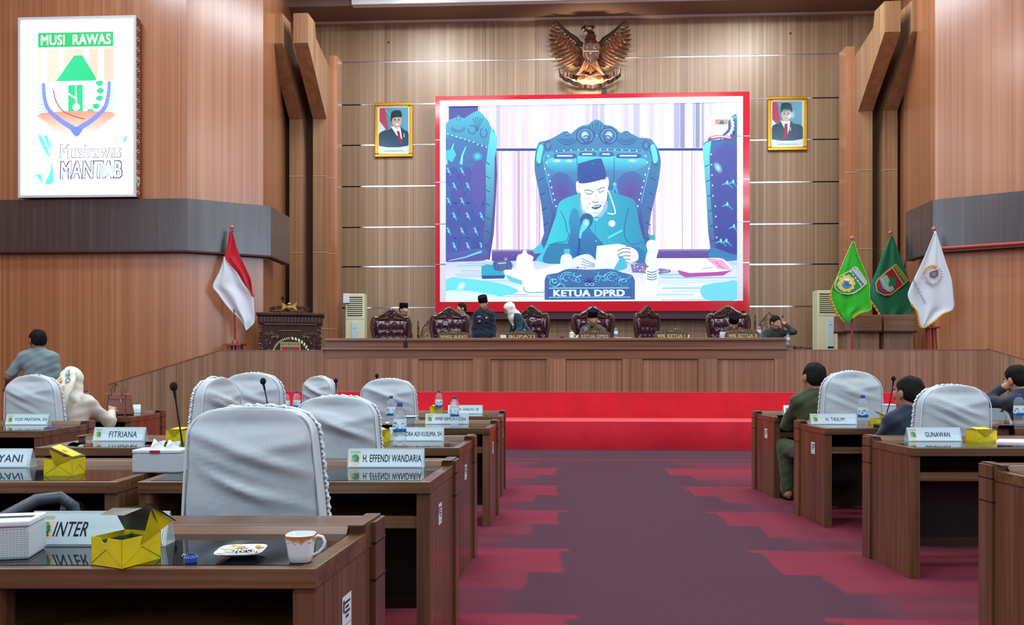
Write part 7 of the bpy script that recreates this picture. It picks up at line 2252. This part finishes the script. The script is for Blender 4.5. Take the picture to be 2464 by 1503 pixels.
def person(label, px, zc, facing, pose='sit', H=1.68, floor=ZS, seat=.46, lean=.08, side=0.0, head=(0, 0, 0), hands=None, hints=None,
           shirt='#20242c', trousers='#20242c', skin='#b98a6c', hair='short', sleeves='long', shirt_bump=None, finger=True, hjb='#e8e6e0', shift=0.0, dy=0.0, group=None, twist=0.0):
    s = H / 1.70
    t = thing('person', label, 'person', cw((px - 1232) / F * zc, floor, zc), facing, group)
    sk = mat('skin_' + skin.strip('#'), skin, .5, 0, .4)
    hip = .94 * s if pose == 'stand' else seat + .085
    P = Vector((0, 0, hip)); up = Vector((side, math.sin(lean), math.cos(lean))).normalized()
    nb = P + up * .50 * s
    rt = Matrix.Rotation(twist, 3, 'Z') @ Vector((1, 0, 0))
    rt = (rt - up * rt.dot(up)).normalized(); fw = up.cross(rt)
    Rt = Matrix((rt, fw, up)).transposed()
    Rn = np.array(Rt)
    sh = {q: P + up * .425 * s + rt * q * .16 * s for q in (-1, 1)}
    hd = Rm(*head); nk = nb + up * .05 * s
    neckdir = (up + (hd @ Vector((0, 0, 1)))).normalized()
    hc = nb + neckdir * .142 * s + (hd @ Vector((0, .02, 0))) * s
    hands = hands or {}; hints = hints or {}
    arms, cuffs = [], {}
    el = {}
    for q in (-1, 1):
        if q in hands: tgt = Vector(hands[q])
        elif pose == 'stand': tgt = sh[q] + Vector((q * .06, .06, -.52 * s))
        else: tgt = Vector((q * .12, .42, hip + .16))
        hint = Vector(tuple(hints.get(q, (q * .25, -1, -.3) if pose == 'stand' else (q * .6, -.4, -.7)))[:3])
        e, w = ik(sh[q], tgt, .285 * s, .25 * s, hint)
        el[q] = (e, w)
    legs = []
    for q in (-1, 1):
        hj = P + Vector((q * .09 * s, 0, -.02))
        if pose == 'stand': kn, an = hj + Vector((q * .01, .03, -.42 * s)), hj + Vector((q * .02, -.01, -.83 * s))
        else: kn, an = hj + Vector((q * .05, .42 * s, .0)), hj + Vector((q * .05, .36 * s, -hip + .10))
        legs.append((q, hj, kn, an))
    def torso(e):
        return [('e', P + up * .02, (.155 * s + e, .11 * s + e, .11 * s + e), Rn), ('e', P + up * .17 * s, (.135 * s + e, .10 * s + e, .14 * s + e), Rn),
                ('e', P + up * .33 * s, (.155 * s + e, .108 * s + e, .16 * s + e), Rn), ('c', sh[-1] - rt * -.03 - up * .0, sh[1] - rt * .03, .058 * s + e, .058 * s + e),
                ('c', sh[-1] + rt * .06 + up * .03, nb - rt * .02, .05 * s + e, .055 * s + e), ('c', sh[1] - rt * .06 + up * .03, nb + rt * .02, .05 * s + e, .055 * s + e)]
    body = torso(0)
    body.append(('c', nb - up * .04, hc - Vector((0, 0, .02)), .058 * s, .05 * s))
    for q in (-1, 1):
        e, w = el[q]
        body += [('c', sh[q], e, .052 * s, .040 * s), ('c', e, w, .040 * s, .027 * s)]
        wd = (w - e).normalized()
        body.append(('c', w, w + wd * .03, .027 * s, .028 * s))
    for q, hj, kn, an in legs:
        body += [('c', hj, kn, .072 * s, .050 * s), ('c', kn, an, .048 * s, .036 * s), ('c', an + Vector((0, -.03, -.03)), an + Vector((0, .15, -.055)), .038 * s, .03 * s)]
    geos = [sdf_geo(body, .017 * s, .045)]
    # head
    HS = 1.14
    def hp(x, y, z): return hc + hd @ (Vector((x, y, z)) * s * HS)
    Rh = np.array(hd)
    hd_pr = [('e', hp(0, -.012, .030), (.074 * s * HS, .092 * s * HS, .088 * s * HS), Rh), ('e', hp(0, .012, -.035), (.060 * s * HS, .072 * s * HS, .072 * s * HS), Rh), ('e', hp(0, .045, -.075), (.032 * s * HS, .030 * s * HS, .026 * s * HS), Rh),
             ('e', hp(0, .06, -.002), (.052 * s * HS, .026 * s * HS, .03 * s * HS), Rh, .02), ('c', hp(0, .083, .008), hp(0, .100, -.026), .008 * s * HS, .0135 * s * HS), ('e', hp(0, .092, -.028), (.019 * s * HS, .012 * s * HS, .010 * s * HS), Rh, .012),
             ('e', hp(0, .078, -.055), (.024 * s * HS, .012 * s * HS, .011 * s * HS), Rh, .012), ('e', hp(-.078, -.005, -.005), (.011 * s * HS, .02 * s * HS, .032 * s * HS), Rh, .012), ('e', hp(.078, -.005, -.005), (.011 * s * HS, .02 * s * HS, .032 * s * HS), Rh, .012),
             ('e', hp(-.034, .062, -.02), (.022 * s * HS, .018 * s * HS, .02 * s * HS), Rh, .02), ('e', hp(.034, .062, -.02), (.022 * s * HS, .018 * s * HS, .02 * s * HS), Rh, .02), ('c', hp(0, -.02, -.06), nb, .054 * s * HS, .056 * s * HS)]
    eyes_sub = [('e', hp(-.030, .094, .008), (.017 * s * HS, .012 * s * HS, .009 * s * HS), Rh), ('e', hp(.030, .094, .008), (.017 * s * HS, .012 * s * HS, .009 * s * HS), Rh)]
    geos.append(sdf_geo(hd_pr, .0065 * s, .035, subs=eyes_sub))
    # hands
    if finger:
        for q in (-1, 1):
            e, w = el[q]; wd = (w - e).normalized()
            nrm = Vector((-q * .4, .2, -1)) if q not in hints or len(hints[q]) < 4 else Vector(hints[q][3:6])
            nrm = (nrm - wd * nrm.dot(wd)).normalized(); sd = wd.cross(nrm)
            hpz = [('c', w, w + wd * .03, .024 * s, .027 * s)]
            for i in range(4):
                b0 = w + wd * .085 * s + sd * (i - 1.5) * .019 * s; L_ = (.072, .082, .077, .060)[i] * s * (1 if True else 1)
                hpz.append(('c', w + wd * .02 + sd * (i - 1.5) * .011 * s, b0, .014 * s, .0115 * s))
                j1 = b0 + (wd * .85 + nrm * .45).normalized() * L_ * .45; j2 = j1 + (wd * .4 + nrm * .85).normalized() * L_ * .32; j3 = j2 + (nrm - wd * .1).normalized() * L_ * .25
                hpz += [('c', b0, j1, .0095 * s, .0085 * s), ('c', j1, j2, .0085 * s, .0078 * s), ('c', j2, j3, .0078 * s, .0065 * s)]
            th0 = w + wd * .025 - sd * q * .02 * s * (1 if True else 1)
            j1 = th0 + (wd * .6 - sd * q * .7 + nrm * .3).normalized() * .045 * s; j2 = j1 + (wd * .8 - sd * q * .1 + nrm * .5).normalized() * .032 * s
            hpz += [('c', th0, j1, .014 * s, .011 * s), ('c', j1, j2, .0105 * s, .008 * s)]
            geos.append(sdf_geo(hpz, .0042 * s, .006))
    bd = np_obj('body', geos, sk, t)
    # face features
    for x in (-.030, .030):
        MB().ball(hp(x, .083, .008), (.012 * s * HS, .008 * s * HS, .0075 * s * HS), 10, R=hd).build('eye', mat('eye_white', '#d8d4cf', .2), t, smooth=True)
        MB().ball(hp(x, .0905, .007), (.005 * s * HS, .002 * s * HS, .005 * s * HS), 8, R=hd).build('iris', mat('iris_dark', '#1c120d', .2), t, smooth=True)
        MB().tube([hp(x - .017, .083, .024), hp(x, .090, .028), hp(x + .017, .083, .024)], [.002 * s * HS, .0035 * s * HS, .002 * s * HS], 6).build('eyebrow', mat('hair_black', '#120f0e', .85, 0, .25), t, smooth=True)
    MB().tube([hp(-.02, .083, -.056), hp(0, .0895, -.053), hp(.02, .083, -.056)], [.002 * s * HS, .0045 * s * HS, .002 * s * HS], 6).build('lips', mat('lips', '#8a4c44', .5), t, smooth=True)
    M_H = mat('hair_black', '#120f0e', .85, 0, .25)
    def cl(p, n_): return (np.array(hp(*p)), np.array(hd @ Vector(n_)))
    if hair in ('short', 'cap', 'balding', 'glasses'):
        hs = [('e', hp(0, -.016, .036), (.080 * s * HS, .097 * s * HS, .090 * s * HS), Rh), ('e', hp(0, -.045, -.01), (.072 * s * HS, .058 * s * HS, .065 * s * HS), Rh)]
        def dsp(g): return .002 * np.sin(g[..., 0] * 210) * np.sin(g[..., 1] * 180 + g[..., 2] * 150) + .0035 * np.sin(g[..., 0] * 60 + 1) * np.sin(g[..., 1] * 55 + g[..., 2] * 40)
        g_ = sdf_geo(hs, .0065 * s * HS, .03, cuts=[cl((0, .052, .05), (0, .82, -.55)), cl((0, -.02, -.062), (0, .25, -1))], disp=dsp)
        np_obj('hair', [g_], M_H, t)
        if hair == 'balding':
            MB().ball(hp(-.022, -.064, .066), (.030 * s * HS, .03 * s * HS, .034 * s * HS), 14, R=hd).build('bald_patch', mat('scalp', '#6b5044', .6), t, smooth=True)
    if hair == 'cap' or hair == 'captall':
        R_ = hd
        MB().lathe([(.079, .045), (.083, .050), (.0835, .075), (.082, .135), (.079, .142), (.06, .139), (.004, .137)], n=28, sx=s, sy=s * 1.14, R=None).build('cap_tmp', M_H, t) if False else None
        m_ = MB(); prof = [(.080, .040), (.0835, .046), (.0835, .10), (.081, .137), (.077, .143), (.05, .140), (.004, .138)]
        m_.lathe([(r * s * HS, z * s * HS) for r, z in prof], c=hp(0, -.012, 0), n=28, sy=1.16, R=hd)
        m_.build('cap', mat('cap_velvet', '#08080e', .9, 0, .15), t, smooth=True, angle=50)
    if hair == 'glasses':
        M_GL = mat('glasses_frame', '#1a1c22', .3)
        for x in (-.032, .032):
            MB().tube([hp(x + .023 * math.cos(a), .098, .004 + .017 * math.sin(a)) for a in [2 * PI * i / 12 for i in range(13)]], .0028 * s * HS, 5).build('glasses_rim', M_GL, t)
            MB().tube([hp(x * 1.7, .096, .008), hp(x * 2.45, .05, .008), hp(x * 2.45, -.01, .004)], .0028 * s * HS, 5).build('glasses_arm', M_GL, t)
        MB().tube([hp(-.009, .099, .006), hp(.009, .099, .006)], .0028 * s * HS, 5).build('glasses_bridge', M_GL, t)
    # shirt
    sp = torso(.016)
    for q in (-1, 1):
        e, w = el[q]
        if sleeves == 'long': sp += [('c', sh[q], e, .062 * s, .052 * s), ('c', e, w - (w - e).normalized() * .035, .052 * s, .040 * s)]
        else: sp += [('c', sh[q], e - (e - sh[q]).normalized() * .05, .066 * s, .062 * s)]
    if pose == 'stand': sp.append(('e', P - up * .10, (.175 * s, .13 * s, .12 * s), Rn))
    rs = random.Random(int(px))
    a1, a2 = rs.uniform(0, 6), rs.uniform(0, 6)
    def wr(g):
        return .004 * np.sin(g[..., 2] * 38 + g[..., 0] * 22 + a1) * np.sin(g[..., 0] * 17 - g[..., 2] * 9 + a2) + .003 * np.sin(g[..., 2] * 71 + g[..., 1] * 30 - g[..., 0] * 40)
    M_S = mat('cloth_' + shirt.strip('#'), shirt, .8, 0, .3, 0, .2, bump=((30, 30, 12), .3, .01))
    so = np_obj('shirt', [sdf_geo(sp, .015 * s, .05, subs=[('c', nb + up * .085 * s, hc + up * .12, .072 * s, .13 * s)], cuts=[(np.array(P - up * (.06 if pose == 'sit' else .2)), -np.array(up))], disp=wr)], M_S, t)
    MB().tube([nb + up * .03 + rt * .068 * s * math.cos(a) + fw * .068 * s * math.sin(a) - up * .02 * max(0, math.sin(a)) for a in [2 * PI * i / 16 for i in range(17)]], .013 * s, 8).build('collar', M_S, t, smooth=True)
    tp = [('e', P + up * .01, (.168 * s, .122 * s, .115 * s), Rn)]
    for q, hj, kn, an in legs:
        tp += [('c', hj, kn, .088 * s, .076 * s), ('c', kn, an, .074 * s, .055 * s)]
    M_T = mat('cloth_' + trousers.strip('#'), trousers, .8, 0, .3, 0, .15, bump=((30, 30, 12), .3, .01))
    np_obj('trousers', [sdf_geo(tp, .018 * s, .05, cuts=[(np.array(P) + np.array([0, 0, .105]), np.array([0, 0, 1.0]))], disp=wr)], M_T, t)
    for q, hj, kn, an in legs:
        MB().ball(an + Vector((0, .05, -.055)), (.045, .13, .04), 12).build('shoe', M_BLACK, t, smooth=True)
    if hair == 'hijab':
        hs = [('e', hp(0, -.010, .030), (.103 * s, .122 * s, .118 * s), Rh), ('e', hp(0, .0, -.05), (.092 * s, .105 * s, .10 * s), Rh), ('c', hp(0, -.02, -.07), nb - up * .02, .082 * s, .10 * s),
              ('e', nb - up * .05, (.16 * s, .12 * s, .085 * s), Rn)]
        fh = [('e', hp(0, .115, -.012), (.058 * s, .09 * s, .084 * s), Rh)]
        if head[0] != 0 or True:
            hs.append(('c', nb - up * .02 - fw * .05, nb - up * .14 - fw * .08 - rt * .03, .08 * s, .03 * s))
            hs.append(('c', nb - up * .02 + fw * .05, nb - up * .14 + fw * .11, .09 * s, .04 * s))
        def wr2(g): return .003 * np.sin(g[..., 2] * 60 + g[..., 0] * 50)
        M_HJ = mat('scarf_' + hjb.strip('#'), hjb, .75, 0, .3, 0, .3)
        np_obj('headscarf', [sdf_geo(hs, .0085 * s, .045, subs=fh, disp=wr2)], M_HJ, t)
    return t, hc, hd, s, dict(sh=sh, el=el, nb=nb, up=up, P=P, rt=rt, fw=fw)
FC = PI           # faces the hall (towards the camera)
# --- on the stage, from the left
person('man in a black cap standing behind the leftmost armchair, looking to the right', 968, 17.0, FC + .9, 'stand', 1.60, lean=.06, head=(-.1, .05, 0), hair='cap', shirt='#23262e', finger=False)
person('man with dark glasses standing behind the WAKIL BUPATI armchair, looking to the left', 1118, 16.9, FC - 1.0, 'stand', 1.62, lean=.1, head=(-.1, .1, 0), hair='glasses', shirt='#4d5664', finger=False)
pr, hc, hd, s, J = person('standing man in a black cap and dark uniform with badges behind the head table', 1165, 15.2, FC - .1, 'stand', 1.60, lean=.04, head=(-.05, .45, .05), hair='cap', shirt='#20263a', trousers='#1c2030', finger=True)
ch = J['P'] + J['up'] * .36 * s
def on_chest(x, z, o=.137): return J['P'] + J['up'] * z * s + J['rt'] * x * s + J['fw'] * o * s
for x in (-.075, .075):
    MB().box(-.045, .045, -.004, .006, -.05, .045, R=None).build('pocket', mat('cloth_20263a', '#20263a'), pr).location = on_chest(x, .30, .128)
MB().ball(on_chest(-.075, .34), (.022, .008, .022), 12).build('gold_badge', mat('badge_gold', '#c9a83a', .3, .6), pr, smooth=True)
MB().ball(on_chest(.07, .27), (.022, .008, .024), 12).build('pocket_badge', mat('badge_bronze', '#a98a5a', .3, .5), pr, smooth=True)
MB().box(-.035, .035, -.003, .003, -.008, .008).build('name_tag', mat('tag_white', '#b9bcc4', .4), pr).location = on_chest(.08, .37, .135)
pr, hc, hd, s, J = person('woman in a white headscarf and dark teal embroidered jacket, leaning to the left', 1268, 15.1, FC - 1.15, 'stand', 1.58, lean=.62, head=(0, .45, 0), hair='hijab', hjb='#dfe3df', shirt='#14323f', trousers='#14202c', finger=False, hands={-1: (-.2, .45, .85), 1: (.2, .42, .82)})
for i in range(6):
    q = J['P'] + J['up'] * (.30 - .02 * (i % 3)) * s + J['rt'] * (.05 + .02 * i) * s + J['fw'] * .125 * s
    MB().ball(q, (.012, .006, .014), 6).build('embroidery', mat('embroidery_white', '#c9d4d8', .6), pr)
person('man in a black cap and olive shirt speaking behind the KETUA DPRD board', 1426, 15.15, FC - .05, 'sit', 1.70, seat=.47, lean=.16, head=(.15, .35, .05), hair='cap', shirt='#4d4a35', trousers='#2c2a20', skin='#b28468', finger=False)
person('man in a black cap bending his head behind the WK KETUA II board', 1757, 15.1, FC, 'sit', 1.66, seat=.44, lean=.36, head=(0, .75, 0), hair='cap', shirt='#33424a', trousers='#20242c', finger=False)
person('seated bare-headed man in dark green holding his ear beside the WK KETUA II board', 1858, 15.2, FC + .1, 'sit', 1.66, seat=.42, lean=.22, head=(.35, .35, .12), hair='short', shirt='#26332e', trousers='#20242c', hands={-1: (-.15, .22, 1.09)}, hints={-1: (-.5, .1, -1, .6, 0, .4)}, skin='#b98a6c')
# --- in the hall
person('walking man in a grey short-sleeved shirt beside the left wall, seen from behind', 92, 9.9, YAW + .45, 'stand', 1.72, floor=0, lean=.04, head=(.5, .1, 0), hair='short', shirt='#6f8488', trousers='#5f7484', sleeves='short', hands={-1: (-.36, .26, 1.04)}, hints={-1: (-.5, -1, -.6)}, skin='#8a5f4c')
pr, hc, hd, s, J = person('seated woman in a flowered cream headscarf and cream blouse, seen from behind', 168, 7.22, YAW + .15, 'sit', 1.62, floor=0, seat=.44, lean=.14, side=-.03, head=(.25, .15, 0), hair='hijab', hjb='#d9d8c8', shirt='#c9c2b4', trousers='#b9b2a4', hands={-1: (-.2, .4, .84), 1: (.22, .42, .84)}, hints={1: (.7, 0, -1)})
# long back fall of the scarf with its printed flowers
def scarf(u, v):
    w_ = (.04 + .085 * math.sin(min(1, v * 1.9 + .1) * PI / 2) - .07 * v) * s
    a = (u - .5) * 2
    base = hc + Vector((.02, -.14, .11)) * s; end = J['nb'] - J['up'] * .20 - J['fw'] * .22 + Vector((-.04, 0, 0))
    p_ = base.lerp(end, v); p_.y -= .075 * math.sin(v * PI) * s
    return p_ + Vector((a * w_, .065 * a * a * (1 - v * .6), .006 * math.sin(v * 20 + a * 3)))
m_ = MB().grid(scarf, 12, 20)
o = m_.build('scarf_fall', mat('scarf_d9d8c8', '#d9d8c8'), pr, smooth=True, angle=180)
md = o.modifiers.new('thickness', 'SOLIDIFY'); md.thickness = .006
A = Art(lambda u, v, k: scarf(u, v) + Vector((0, -.009 - .0006 * k, 0)))
rr = random.Random(12)
for (u, v, r_, c_) in ((.55, .42, .17, '#c98a6c'), (.3, .22, .12, '#d0a04a'), (.72, .2, .12, '#3f7f86'), (.45, .62, .13, '#d0b04a'), (.7, .55, .1, '#5f7a4a'), (.6, .05, .12, '#3f8a90'), (.35, .45, .08, '#8a9a5a'), (.25, .75, .08, '#a8b06a')):
    for i in range(5):
        a = i * 1.26 + u * 3
        A.ell(u + r_ * .55 * math.cos(a), v + r_ * .32 * math.sin(a), r_ * .5, r_ * .28, c_, n=8, same=i > 0)
    A.ell(u, v, r_ * .4, r_ * .24, '#e0c08a', n=8)
    for i in range(3):
        a = rr.uniform(0, 6)
        A.ell(u + r_ * 1.1 * math.cos(a), v + r_ * .66 * math.sin(a), r_ * .5, r_ * .13, '#4f7a58', n=6, rot=math.degrees(a), same=i > 0)
A.build('printed_flowers', M_PRINT, pr)
person('seated man in an olive green uniform, seen from behind on the right', 1968, 7.2, YAW + .02, 'sit', 1.74, floor=0, seat=.43, lean=.14, head=(.22, .0, .05), hair='short', shirt='#3a4428', trousers='#3d482e', skin='#a3755c', hands={-1: (-.06, .42, .87), 1: (.1, .45, .87)}, hints={-1: (-.45, 0, -1)}, finger=True)
person('seated man in a navy jacket looking to the left, beside the GUNAWAN chair', 2208, 5.86, YAW + .02, 'sit', 1.64, floor=0, seat=.37, lean=.2, head=(.42, .0, .05), hair='balding', shirt='#1f2c3f', trousers='#1c2430', skin='#a3755c', hands={-1: (-.02, .38, .87), 1: (.12, .42, .87)}, hints={-1: (-.5, -.1, -1)}, finger=False)
person('man in a dark suit leaning on his hand at the right edge of the picture', 2492, 7.35, YAW + .2, 'sit', 1.70, floor=0, seat=.44, lean=.24, side=-.06, head=(.1, .2, -.1), hair='short', shirt='#222c3c', trousers='#1c2430', hands={-1: (-.12, .22, 1.08), 1: (.2, .42, .83)}, hints={-1: (-.7, .9, -.9, .6, -.3, .2)}, skin='#b98c70')
